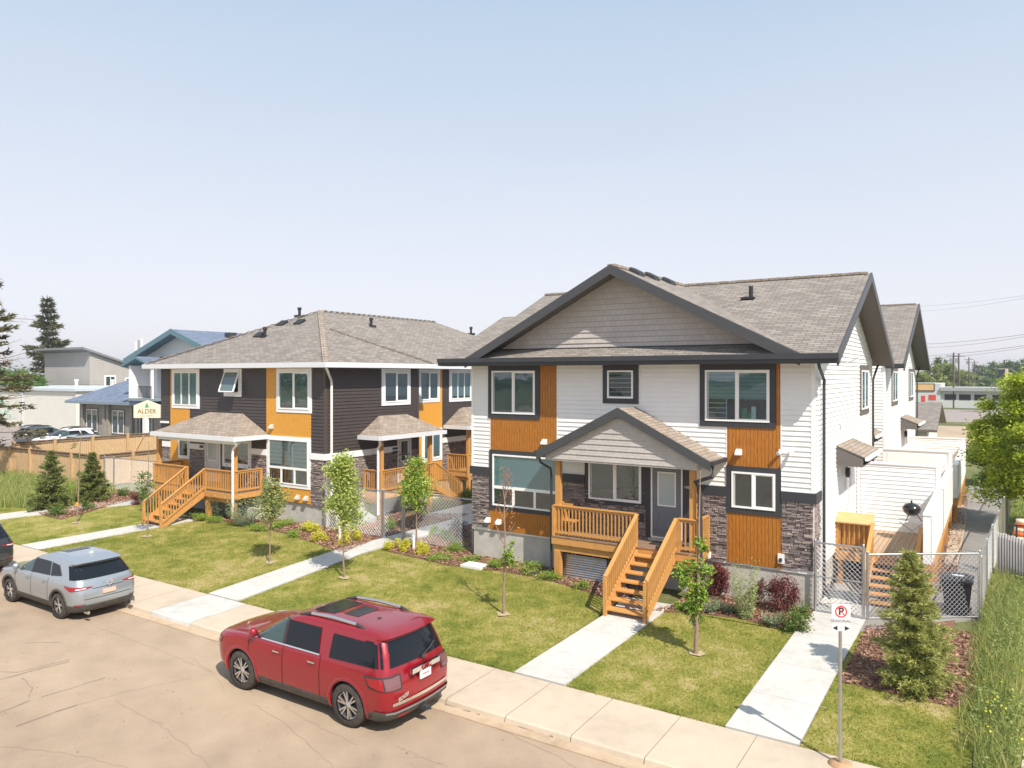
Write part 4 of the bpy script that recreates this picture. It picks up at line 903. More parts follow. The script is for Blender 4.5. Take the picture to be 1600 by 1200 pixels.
mb = MB(); mb.poly([(-31.08, Y2-.42, 5.83), (-30.07, Y2-.42, 5.83), (-30.07, Y2-.08, 6.75), (-31.08, Y2-.08, 6.75)]); mb.build('pane', mat('sash_glass', (.10, .15, .17), .05, spec=.9), sa)
window(H2, G1, -27.43, -25.13, 4.92, 6.9, M_TRIMW, .15, 'slider', .9, M_BLINDD)
window(H2, G1, -28.1, -25.19, 1.56, 3.84, M_TRIMW, .14, 'picture', .66, blindmat('striped_blind', (.40, .46, .46), .09))
window(H2, G1, -34.9, -33.95, 2.38, 3.6, M_TRIMW, .1, 'single', 0)
window(H2, G1, -31.33, -29.2, 2.2, 3.6, M_TRIMW, .12, 'slider', 1, M_BLINDD)
door(H2, G1, -32.7, -31.5, 1.42, 3.6, mat('cream_door', (.62, .60, .56), .45), M_TRIMW)
window(H2, G2, 26.2, 28.25, 5.15, 6.9, M_TRIMW, .15, 'slider', .8, M_BLINDD)
door(H2, G2, 27.3, 28.3, 1.4, 3.58, MATS['cream_door'], M_TRIMW, gl=mat('dark_door_glass', (.05, .055, .06), .1, spec=.8))
window(H2, G3, 30.0, 31.8, 5.15, 6.9, M_TRIMW, .13, 'slider', 1, M_BLINDD)
window(H2, G3, 30.3, 32.0, 2.0, 3.75, M_TRIMW, .13, 'slider', 1, M_BLIND)
window(H2, G3, 32.64, 34.75, 5.12, 6.9, M_TRIMW, .14, 'triple', .9, MATS['vertical_blind'])
door(H2, G3, 35.1, 36.2, 1.4, 3.58, mat('grey_back_door', (.35, .34, .33), .5), M_TRIMW)
for F, u, z in ((G1, -27.75, 4.25), (G1, -26.0, 1.18), (G1, -25.45, 1.18), (G1, -34.35, 4.1)): vent(H2, F, u, z, .2, mat('grey_vent', (.5, .48, .45), .6))
mb = MB(); mb.fbox(G1, -36.4, -35.75, 4.12, 4.22, .02, .12); mb.build('cable_box', M_METW, H2)
mb = MB(); mb.fbox(G2, 26.9, 27.25, 3.02, 3.12, .09, .12); mb.fbox(G2, 26.9, 27.25, 2.85, 2.95, .09, .12); mb.build('number_plate', M_CHAR, H2)
mb = MB(); mb.fbox(G1, -33.05, -32.8, 3.0, 3.13, .09, .12); mb.build('number_plate', M_CHAR, H2)
downspout(H2, [(-23.75, 22.2, 6.95), (-23.8, 22.35, 6.75), (-24.22, 22.95, 6.35), (-24.24, 22.98, 6.2), (-24.24, 22.98, .6)], M_METW, .09)
mb = MB(); mb.beam((-24.24, 22.98, .62), (-23.7, 22.75, -.02), .12, .1); mb.build('splash_spout', M_CHAR, H2)
mb = MB(); mb.box(-28.9, -28.0, 22.2, Y2, 0, .5); mb.build('window_well', M_METW, H2)
mb = MB(); mb.add([(-24.25, 23.5, .55), (-23.3, 23.5, .22), (-23.3, 24.8, .22), (-24.25, 24.8, .55), (-24.25, 23.5, .5), (-23.3, 23.5, .0), (-23.3, 24.8, .0), (-24.25, 24.8, .5)], [(0, 1, 2, 3), (0, 4, 5, 1), (1, 5, 6, 2), (2, 6, 7, 3)]); mb.build('window_well_cover', mat('cloudy_plastic', (.36, .38, .39), .3), H2)

DK3 = thing('front_porch', (-31, 21.8, 0), 'cedar porch with hipped roof on the street side of the dark brown house', 'porch')
dz3 = 1.32
mb = MB()
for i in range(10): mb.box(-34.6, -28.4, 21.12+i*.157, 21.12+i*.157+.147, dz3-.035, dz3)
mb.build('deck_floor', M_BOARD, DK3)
mb = MB(); mb.box(-34.62, -28.38, 21.07, 21.12, dz3-.27, dz3-.037); mb.box(-28.42, -28.38, 21.12, 22.7, dz3-.27, dz3-.037); mb.box(-34.5, -28.5, 21.2, 21.3, dz3-.48, dz3-.27); mb.build('rim_beam', M_WOOD, DK3)
for x in (-30.4, -34.3, -28.6): mb = MB(); mb.box(x-.11, x+.11, 21.15, 21.37, -.05, dz3-.48); mb.build('lower_post', M_WOODV, DK3)
for x in (-28.52, -34.3): mb = MB(); mb.box(x-.09, x+.09, 21.15, 21.33, dz3, 3.7); mb.build('roof_post', M_WOODV, DK3)
rail(DK3, (-30.45, 21.12, dz3), (-28.44, 21.12, dz3)); rail(DK3, (-28.42, 21.14, dz3), (-28.42, 22.6, dz3)); rail(DK3, (-34.5, 21.12, dz3), (-31.85, 21.12, dz3)); rail(DK3, (-34.55, 21.2, dz3), (-34.55, 22.6, dz3))
stairs(DK3, -31.8, -30.5, 21.08, dz3, 19.0, -.05, 6)
rail(DK3, (-31.85, 21.08, dz3), (-31.8, 18.95, .0), .98, .13, (False, True)); rail(DK3, (-30.48, 21.08, dz3), (-30.48, 18.95, .0), .98, .13, (False, True))
mb = MB(); hip(mb, -34.25, -28.0, 20.85, 24.6, 3.86, .50, .1); p3r = mb.build('porch_roof', [M_SHIN2, M_TRIMW], DK3)
mb = MB(); mb.box(-34.3, -27.95, 20.76, 20.86, 3.68, 3.87); mb.box(-28.0, -27.9, 20.86, 22.69, 3.68, 3.87); mb.box(-34.35, -34.25, 20.86, 22.69, 3.68, 3.87); mb.build('gutter', MATS['pale_gutter'], p3r)
mb = MB(); mb.box(-34.2, -28.0, 20.86, 22.69, 3.70, 3.72); mb.box(-34.2, -28.3, 21.1, 21.35, 3.5, 3.69); mb.build('soffit', M_TRIMW, p3r)
downspout(DK3, [(-27.98, 20.85, 3.7), (-28.05, 20.98, 3.5), (-28.3, 21.0, 3.3), (-28.33, 21.0, 3.1), (-28.33, 21.0, .25)], M_METW, .09)
DK4 = thing('side_porch', (-23.6, 27, 0), 'cedar side porch with hipped roof between the two houses, stairs going down behind the fence', 'porch')
mb = MB()
for i in range(7): mb.box(-24.3+i*.157, -24.3+i*.157+.147, 25.0, 28.8, 1.27, 1.305)
mb.build('deck_floor', M_BOARD, DK4)
mb = MB(); mb.box(-23.22, -23.18, 24.98, 28.85, 1.0, 1.27); mb.box(-24.3, -23.22, 24.96, 25.0, 1.0, 1.27); mb.box(-24.3, -23.25, 25.05, 25.15, .78, 1.0); mb.build('rim_beam', M_WOOD, DK4)
for y in (25.12, 28.6):
    mb = MB(); mb.box(-23.45, -23.25, y-.1, y+.1, -.05, 1.0); mb.build('lower_post', M_WOODV, DK4)
    mb = MB(); mb.box(-23.42, -23.24, y-.09, y+.09, 1.3, 3.7); mb.build('roof_post', M_WOODV, DK4)
rail(DK4, (-24.25, 25.02, 1.3), (-23.22, 25.02, 1.3)); rail(DK4, (-23.22, 25.02, 1.3), (-23.22, 28.8, 1.3))
for i in range(6): mb = MB(); y = 28.95+i*.33; mb.box(-24.3, -23.2, y, y+.3, 1.09-i*.19, 1.13-i*.19); mb.build('tread', M_WOOD, DK4)
rail(DK4, (-23.2, 28.85, 1.3), (-23.2, 31.0, .05), .98, .13); 
mb = MB(); mb.beam((-23.2, 28.85, 1.1), (-23.2, 31.0, .0), .04, .25); mb.build('stringer', M_WOOD, DK4)
mb = MB(); hip(mb, -25.6, -22.95, 24.7, 29.3, 3.86, .62, .1); p4r = mb.build('porch_roof', [M_SHIN2, M_TRIMW], DK4)
mb = MB(); mb.box(-22.96, -22.86, 24.65, 29.35, 3.68, 3.87); mb.box(-24.32, -22.96, 24.62, 24.71, 3.68, 3.87); mb.build('gutter', MATS['pale_gutter'], p4r)
mb = MB(); mb.box(-24.3, -22.96, 24.71, 29.3, 3.70, 3.72); mb.build('soffit', M_TRIMW, p4r)
downspout(DK4, [(-23.0, 24.68, 3.7), (-23.05, 24.8, 3.5), (-23.3, 24.9, 3.3), (-23.3, 24.9, .3)], M_METW, .09)
DK5 = thing('side_porch', (-24.5, 34.5, 0), 'farther cedar side porch of the dark brown house, partly hidden by the white house', 'porch')
mb = MB(); mb.box(-25.3, -23.9, 32.5, 37.5, 1.1, 1.3); mb.box(-25.25, -23.95, 32.6, 37.4, .9, 1.1); mb.build('deck_floor', M_WOOD, DK5)
rail(DK5, (-25.25, 32.5, 1.3), (-23.9, 32.5, 1.3)); rail(DK5, (-23.9, 32.5, 1.3), (-23.9, 37.4, 1.3))
for y in (32.65, 37.2): mb = MB(); mb.box(-24.05, -23.87, y-.09, y+.09, -.05, 3.7); mb.build('roof_post', M_WOODV, DK5)
mb = MB(); hip(mb, -26.6, -23.6, 32.2, 38.0, 3.86, .62, .1); p5r = mb.build('porch_roof', [M_SHIN2, M_TRIMW], DK5)
mb = MB(); mb.box(-23.61, -23.51, 32.15, 38, 3.68, 3.87); mb.box(-25.3, -23.61, 32.12, 32.21, 3.68, 3.87); mb.build('gutter', MATS['pale_gutter'], p5r)

# ================================================================ FENCES
def chain_fence(name, lab, cat, pts, h, zf, s=.11, group=None, posts=True, extra_post=.25, mid=False, r=.0055):
    """posts, top rail and woven wire along a line of ground points"""
    t = thing(name, (*pts[0], zf(pts[0])), lab, cat, group)
    for i, (a, b) in enumerate(zip(pts, pts[1:])):
        a3, b3 = Vector((a[0], a[1], zf(a))), Vector((b[0], b[1], zf(b))); L = (b3-a3).length; up = Vector((0, 0, 1))
        mb = MB(); mb.tube([a3+up*h, b3+up*h], .026, 7); mb.build('top_rail', M_GALV, t)
        mb = MB(); mb.tube([a3+up*.07, b3+up*.07], .012 if not mid else .02, 6)
        mb.build('bottom_rail', M_GALV, t)
        if mid: mb = MB(); mb.tube([a3+up*h*.52, b3+up*h*.52], .018, 6); mb.build('middle_rail', M_GALV, t)
        u = (b3-a3)/L; n = u.cross(up).normalized(); hh = h-.07; mb = MB(); k = -hh
        def P(x, z, o): return a3+u*x+up*(z+.07)+n*o
        while k < L:
            for sg in (0, 1):
                x0, x1, z0, z1 = k, k+hh, (0, hh)[sg], (hh, 0)[sg]
                if x0 < 0: z0 += (z1-z0)*(0-x0)/(x1-x0); x0 = 0
                if x1 > L: z1 -= (z1-z0)*(x1-L)/(x1-x0); x1 = L
                if x1-x0 > .01: mb.tube([P(x0, z0, .006*(1 if sg else -1)), P(x1, z1, .006*(1 if sg else -1))], r, 3, caps=False, smooth=False)
            k += s
        mb.build('wire_mesh', M_WIRE, t)
    if posts:
        for p in pts:
            mb = MB(); z = zf(p); mb.tube([(*p, z-.05), (*p, z+h+extra_post*.2)], .038, 9); mb.lathe((*p, z+h+extra_post*.2), [(.036, 0), (.034, .03), (.015, .05), (0, .055)], 9); mb.build('post', M_GALV, t)
    return t
zf = lambda p: gh(p[1])
chain_fence('chain_link_fence', 'short chain link fence from the dark house corner to the middle gate', 'fence', [(-24.1, 22.5), (-20.85, 22.5)], 1.9, zf, s=.15, r=.0042)
chain_fence('chain_link_gate', 'narrow chain link gate across the walkway between the two houses', 'gate', [(-20.75, 22.5), (-19.75, 22.5)], 1.9, zf, s=.15, r=.0042, mid=True)
chain_fence('chain_link_fence', 'chain link fence between the middle gate and the stone corner of the white house', 'fence', [(-19.65, 22.5), (-16.35, 22.55)], 1.95, zf, s=.15, r=.0042)
chain_fence('chain_link_gate', 'chain link gate in front of the side deck stairs, beside the stone corner', 'gate', [(-4.2, 22.0), (-2.98, 22.0)], 1.95, zf, mid=True, s=.13, r=.007)
chain_fence('chain_link_fence', 'chain link fence behind the large young spruce and before the dark bin', 'fence', [(-2.88, 22.02), (-.36, 23.8)], 1.78, zf, s=.13, r=.007)
chain_fence('chain_link_fence', 'long chain link fence running back along the grey side path', 'fence', [(-.32, 23.9), (-.22, 26.5), (-.08, 29.1), (.1, 32.2), (.3, 36), (.48, 40.4), (.9, 48)], 1.62, zf, s=.16)
chain_fence('chain_link_fence', 'chain link fence beside the street-side left corner of the dark house, before the wood fence', 'fence', [(-43.4, 23.5), (-42.4, 23.5), (-38.6, 23.7), (-36.9, 23.7)], 1.85, zf, s=.17, r=.007)
# board fences
M_FEN = woodmat('fence_boards', (.46, .29, .15), (.66, .48, .29), .55, .14, .85, 'V', 8); M_FENT = woodmat('fence_rail', (.17, .11, .07), (.30, .21, .14), 0, .1, .85, 'U', 8); M_FPO = woodmat('fence_post_wood', (.42, .27, .14), (.56, .38, .21), 0, .1, .85, 'V', 6)
def board_fence(lab, pts, h, brace=()):
    t = thing('wood_fence', (*pts[0], 0), lab, 'fence', None)
    for a, b in zip(pts, pts[1:]):
        a3, b3 = Vector((*a, 0)), Vector((*b, 0)); d = (b3-a3); L = d.length; u = d/L; n = Vector((u.y, -u.x, 0)); k = max(1, round(L/2.4))
        mb = MB(); x = 0.
        while x < L-.02:
            w = min(.138, L-x); p, q = a3+u*x, a3+u*(x+w); e = random.uniform(0, .02); zt = h-random.uniform(0, .015)
            vs = [p, q, q+n*.02, p+n*.02]; vs = [v+n*e for v in vs]; mb.add([v+Vector((0, 0, .03)) for v in vs]+[v+Vector((0, 0, zt)) for v in vs], [(0, 3, 2, 1), (4, 5, 6, 7), (0, 1, 5, 4), (1, 2, 6, 5), (2, 3, 7, 6), (3, 0, 4, 7)]); x += .145
        mb.build('boards', M_FEN, t)
        mb = MB(); mb.beam(a3+n*.05+Vector((0, 0, h+.03)), b3+n*.05+Vector((0, 0, h+.03)), .16, .05); mb.beam(a3+n*.06+Vector((0, 0, h-.1)), b3+n*.06+Vector((0, 0, h-.1)), .04, .14); mb.build('cap_rail', M_FENT, t)
        for i in range(k+1):
            p = a3+u*(L*i/k)+n*.08; mb = MB(); mb.box(p.x-.09, p.x+.09, p.y-.09, p.y+.09, -.05, h+.12); mb.build('post', M_FPO, t)
        for i in brace:
            p, q = a3+u*(L*i[0])+n*.06, a3+u*(L*i[1])+n*.06; mb = MB(); mb.beam(p+Vector((0, 0, .2)), q+Vector((0, 0, h-.1)), .1, .05); mb.build('brace', M_FPO, t)
    return t
board_fence('near weathered wood fence behind the two small spruces at the left', [(-62, 22.6), (-54.0, 23.2), (-44.5, 23.6), (-44.5, 34.5)], 1.85)
board_fence('far wood fence with diagonal braces, in front of the parked cars of the lot', [(-54.8, 23.6), (-54.8, 36.5), (-44.6, 40)], 2.1, brace=((.62, .7), (.86, .8)))
# slatted snow fence at the right
sf = thing('slat_fence', (0, 29.4, 0), 'white and dark slatted fence at the right edge beside the tall grass', 'fence')
mb = MB(); a3, b3 = Vector((.05, 29.6, 0)), Vector((3.6, 24.9, 0)); L = (b3-a3).length; u = (b3-a3)/L; x = 0.
pk = MB()
while x < L:
    p = a3+u*x; w = u*.072; n = Vector((u.y, -u.x, 0))*.015; zt = 1.4+random.uniform(-.015, .015)
    vs = [p, p+w, p+w+n, p+n]; pk.add([v+Vector((0, 0, .0)) for v in vs]+[v+Vector((0, 0, zt)) for v in vs], [(0, 1, 5, 4), (1, 2, 6, 5), (2, 3, 7, 6), (3, 0, 4, 7), (4, 5, 6, 7)]); x += .122
pk.build('slats', M_TRIMW, sf)
nb_ = Vector((-u.y, u.x, 0))*.03
mb.add([a3+nb_, b3+nb_, b3+nb_+Vector((0, 0, 1.34)), a3+nb_+Vector((0, 0, 1.34))], [(0, 1, 2, 3)]); mb.build('dark_backing', mat('backing', (.03, .035, .06), .9), sf)
for k in (0, .5, 1): p = a3.lerp(b3, k)+nb_*2; mb = MB(); mb.tube([p, p+Vector((0, 0, 1.35))], .035, 8); mb.build('post', M_GALV, sf)

# ================================================================ STREET AND YARD THINGS
sg = G(1313, 1195); sg = (sg[0], sg[1], sg[2])
SGN = thing('no_parking_sign', sg, 'white seasonal no parking sign on a tall grey post beside the sidewalk', 'sign')
d_ = dist(sg); zt = CAMZ-(942-HOR)/F_PX*d_; zb = CAMZ-(985-HOR)/F_PX*d_; w_ = .143*1.02
mb = MB(); mb.tube([(sg[0], sg[1], sg[2]-.1), (sg[0], sg[1], zt-.02)], .03, 10); mb.build('post', M_GALV, SGN)
mb = MB(); mb.lathe(sg, [(.22, -.05), (.2, .03), (.1, .05), (0, .05)], 12); mb.build('concrete_footing', mat('rusty_earth', (.35, .20, .10), .95, c2=(.45, .3, .18), vscale=8), SGN)
rot = TH*.8; r_ = Vector((math.cos(rot), math.sin(rot), 0)); n_ = Vector((r_.y, -r_.x, 0)); cz = (zt+zb)/2; c0 = Vector((sg[0], sg[1], cz))+n_*.04
def rounded(mb, c, r, up, w, h, rad, off, th, n, mi=0):
    pts = []
    for cx, cy, a0 in ((w-rad, h-rad, 0), (-w+rad, h-rad, 90), (-w+rad, -h+rad, 180), (w-rad, -h+rad, 270)):
        for k in range(5): a = math.radians(a0+k*22.5); pts.append((cx+rad*math.cos(a), cy+rad*math.sin(a)))
    f = [c+r*a+up*b+n*(off+th) for a, b in pts]; bk = [c+r*a+up*b+n*off for a, b in pts]; k = len(pts)
    mb.add(f+bk, [tuple(range(k)), tuple(range(2*k-1, k-1, -1))]+[(i, k+i, k+(i+1) % k, (i+1) % k) for i in range(k)], mi)
UPV = Vector((0, 0, 1)); hh = (zt-zb)/2; hw = hh*.66
mb = MB(); rounded(mb, c0, r_, UPV, hw, hh, .03, 0, .004, n_); pl = mb.build('sign_plate', mat('sign_white', (.62, .62, .63), .35), SGN)
mb = MB(); RED = mat('sign_red', (.62, .02, .03), .4); BLK = mat('sign_black', (.015, .015, .015), .4)
def ring(mb, c, r, up, n, r0, r1, off, k=36):
    vs = []
    for i in range(k):
        a = 2*math.pi*i/k
        for rr in (r0, r1): vs.append(c+r*(rr*math.cos(a))+up*(rr*math.sin(a))+n*off)
    mb.add(vs, [(2*i, 2*i+1, 2*((i+1) % k)+1, 2*((i+1) % k)) for i in range(k)])
cc = c0+UPV*(hh*.42); R_ = hw*.64
ring(mb, cc, r_, UPV, n_, R_*.80, R_, .0065)
q = (r_*.707-UPV*.707); t_ = (r_*.707+UPV*.707)*R_*.07; mb.add([cc-q*R_*.85-t_+n_*.008, cc+q*R_*.85-t_+n_*.008, cc+q*R_*.85+t_+n_*.008, cc-q*R_*.85+t_+n_*.008], [(0, 1, 2, 3)])
mb.build('prohibition_ring', RED, pl)
text_mesh('P', R_*1.75, BLK, pl, cc+n_*.006, r_, UPV, .0005, 'lettering', bold=.004)
text_mesh('SEASONAL', hw*.44, mat('sign_grey', (.06, .06, .07), .5), pl, c0-UPV*(hh*.27)+n_*.006, r_, UPV, .0005)
mb = MB()
for s_ in (-1, 1):
    c = c0-UPV*(hh*.78)+r_*(s_*hw*.6)+n_*.006; mb.add([c+r_*(s_*.05), c-r_*(s_*.035)+UPV*.042, c-r_*(s_*.035)-UPV*.042], [(0, 1, 2)])
mb.build('arrows', BLK, pl)
mb = MB(); mb.lathe(tuple(c0-UPV*(hh*.7)+n_*.006), [(0, 0), (.012, 0), (.012, .01)], 8, 'y'); mb.lathe(tuple(c0+UPV*(hh*.9)+n_*.006), [(0, 0), (.012, 0), (.012, .01)], 8, 'y'); mb.build('bolts', M_GALV, pl)
# wheelie bin
bp_ = G(1497, 992); bx, by = -.88, 23.95
BIN = thing('wheelie_bin', (bx, by, 0), 'dark plastic wheelie bin behind the chain link fence', 'bin')
mb = MB(); mb.add([(bx-.27, by-.3, .06), (bx+.27, by-.3, .06), (bx+.25, by+.27, .06), (bx-.25, by+.27, .06), (bx-.36, by-.42, .98), (bx+.36, by-.42, .98), (bx+.34, by+.36, .98), (bx-.34, by+.36, .98)], [(0, 3, 2, 1), (0, 1, 5, 4), (1, 2, 6, 5), (2, 3, 7, 6), (3, 0, 4, 7)]); M_BIN = mat('bin_plastic', (.022, .022, .03), .45, var=.2); mb.build('bin_body', M_BIN, BIN)
mb = MB(); mb.box(bx-.39, bx+.39, by-.46, by+.4, .98, 1.03); mb.add([(bx-.33, by-.4, 1.03), (bx+.33, by-.4, 1.03), (bx+.33, by+.34, 1.03), (bx-.33, by+.34, 1.03), (bx-.27, by-.3, 1.09), (bx+.27, by-.3, 1.09), (bx+.27, by+.3, 1.09), (bx-.27, by+.3, 1.09)], [(4, 5, 6, 7), (0, 1, 5, 4), (1, 2, 6, 5), (2, 3, 7, 6), (3, 0, 4, 7)]); mb.box(bx-.12, bx+.16, by-.12, by+.02, 1.09, 1.096, 1); mb.build('lid', [M_BIN, M_METW], BIN)
for s_ in (-1, 1): mb = MB(); mb.lathe((bx+s_*.3, by+.28, .1), [(0, -.03), (.1, -.03), (.1, .03), (0, .03)], 14, 'x'); mb.build('wheel', M_DARK, BIN)
# utility lid in the front bed
ul = G(742, 886); mb = MB(); mb.box(ul[0]-.42, ul[0]+.42, ul[1]-.28, ul[1]+.28, ul[2], ul[2]+.09); tag(mb.build('utility_box', M_CONC if 0 else mat('white_lid', (.74, .72, .68), .6)), 'flat white utility lid lying in the mulch bed of the white house', 'lid')
# neighbour's yard: black chair, striped toys
cx, cy = .62, 32.6
CH = thing('garden_chair', (cx, cy, 0), 'black garden chair beyond the slatted fence under the big tree', 'chair')
mb = MB(); mb.box(cx-.3, cx+.3, cy-.28, cy+.28, .42, .47); mb.build('seat', M_DARK, CH)
mb = MB(); frame_boxes(mb, FR(cy+.26), cx-.3, cx+.3, .47, 1.15, .06, -.02, .02); mb.box(cx-.18, cx-.12, cy+.24, cy+.28, .5, 1.1); mb.box(cx+.0, cx+.06, cy+.24, cy+.28, .5, 1.1); mb.build('backrest', M_DARK, CH)
for x in (-.27, .27):
    for y in (-.25, .25): mb = MB(); mb.box(cx+x-.025, cx+x+.025, cy+y-.025, cy+y+.025, 0, .66 if y < 0 else .44); mb.build('leg', M_DARK, CH)
    mb = MB(); mb.box(cx+x-.03, cx+x+.03, cy-.28, cy+.28, .66, .7); mb.build('armrest', M_DARK, CH)
mb = MB()
for i in range(6): mb.lathe((.85, 34.6, .12+i*.16), [(0, 0), (.34-.03*i, 0), (.34-.03*i, .155), (0, .155)], 16, mi=i % 2)
tag(mb.build('toy_tower', [mat('toy_orange', (.75, .16, .03), .4), mat('toy_cream', (.75, .66, .5), .5)]), 'orange and cream striped toy tower behind the slatted fence', 'toy')

# ================================================================ VEHICLES
M_TYRE = mat('tyre_rubber', (.03, .028, .027), .85, c2=(.075, .065, .055), vscale=12)
M_ALLOY = mat('alloy', (.62, .62, .63), .25, .9); M_CHROME = mat('chrome', (.80, .80, .82), .12, 1.0)
M_CGLASS = mat('car_glass', (.008, .011, .016), .06, spec=.35); M_CGLASSL = mat('car_glass_clear', (.045, .08, .085), .06, spec=.5)
M_CLAD = mat('grey_cladding', (.045, .045, .045), .6, var=.3, vscale=9, c2=(.10, .09, .075)); M_TAIL = mat('tail_red', (.30, .008, .014), .15, coat=.4); M_TAILW = mat('lamp_clear', (.17, .08, .09), .12, coat=.4)
M_SEAM = mat('panel_gap', (.012, .004, .004), .8)
class Loft:
    def __init__(s, lv): s.lv = sorted(lv)
    def at(s, z):
        lv = s.lv; z = min(max(z, lv[0][0]), lv[-1][0])
        for a, b in zip(lv, lv[1:]):
            if z <= b[0]:
                t = (z-a[0])/(b[0]-a[0]); return [a[i]+(b[i]-a[i])*t for i in range(1, 6)]
        return list(lv[-1][1:6])
    def half(s, z, ns=22):
        xr, xf, w, rr, rf = s.at(z); rr = min(rr, w*.95); rf = min(rf, w*.95); p = []; bw = .10*w; bf = .16*w
        for i in range(7): y = (w-rr)*i/6; p.append((xr+bw*(y/w)**2, y))
        x0 = p[-1][0]
        for i in range(1, 8): a = math.pi/2*i/7; p.append((x0+rr*(1-math.cos(a)), w-rr+rr*math.sin(a)))
        xa = x0+rr; xb = xf-bf*((w-rf)/w)**2-rf
        for i in range(1, ns): p.append((xa+(xb-xa)*i/ns, w))
        for i in range(0, 8): a = math.pi/2*i/7; p.append((xb+rf*math.sin(a), w-rf+rf*math.cos(a)))
        for i in range(1, 7): y = (w-rf)*(1-i/6); p.append((xf-bf*(y/w)**2, y))
        return p
    def by_s(s, d, z, off=0., front=False):
        p = s.half(z); p = p[::-1] if front else p; q = 0
        for a, b in zip(p, p[1:]):
            L = math.dist(a, b)
            if q+L >= d or b is p[-1]:
                t = (d-q)/L if L else 0; nx, ny = (b[1]-a[1])/(L or 1), -(b[0]-a[0])/(L or 1)
                if ny < 0 or (abs(ny) < .3 and (nx > 0) != front): nx, ny = (-nx, -ny) if ny < -1e-6 else (abs(nx) if front else -abs(nx), abs(ny))
                return Vector((a[0]+(b[0]-a[0])*t+nx*off, a[1]+(b[1]-a[1])*t+ny*off, z))
            q += L
    def by_x(s, x, z, off=0.):
        p = s.half(z); best = None
        for a, b in zip(p, p[1:]):
            if min(a[0], b[0])-1e-9 <= x <= max(a[0], b[0])+1e-9 and (a[1]+b[1])/2 > .25 or (best is None and b is p[-1]):
                t = (x-a[0])/((b[0]-a[0]) or 1e-9); y = a[1]+(b[1]-a[1])*max(0, min(1, t))
                if best is None or y > best: best = y; ln = math.dist(a, b) or 1; nn = (-(b[1]-a[1])/ln, (b[0]-a[0])/ln); nn = nn if nn[1] >= 0 else (-nn[0], -nn[1])
        return Vector((x+nn[0]*off, (best or 0)+nn[1]*off, z))
def mir(v, s): return Vector((v.x, v.y*s, v.z))
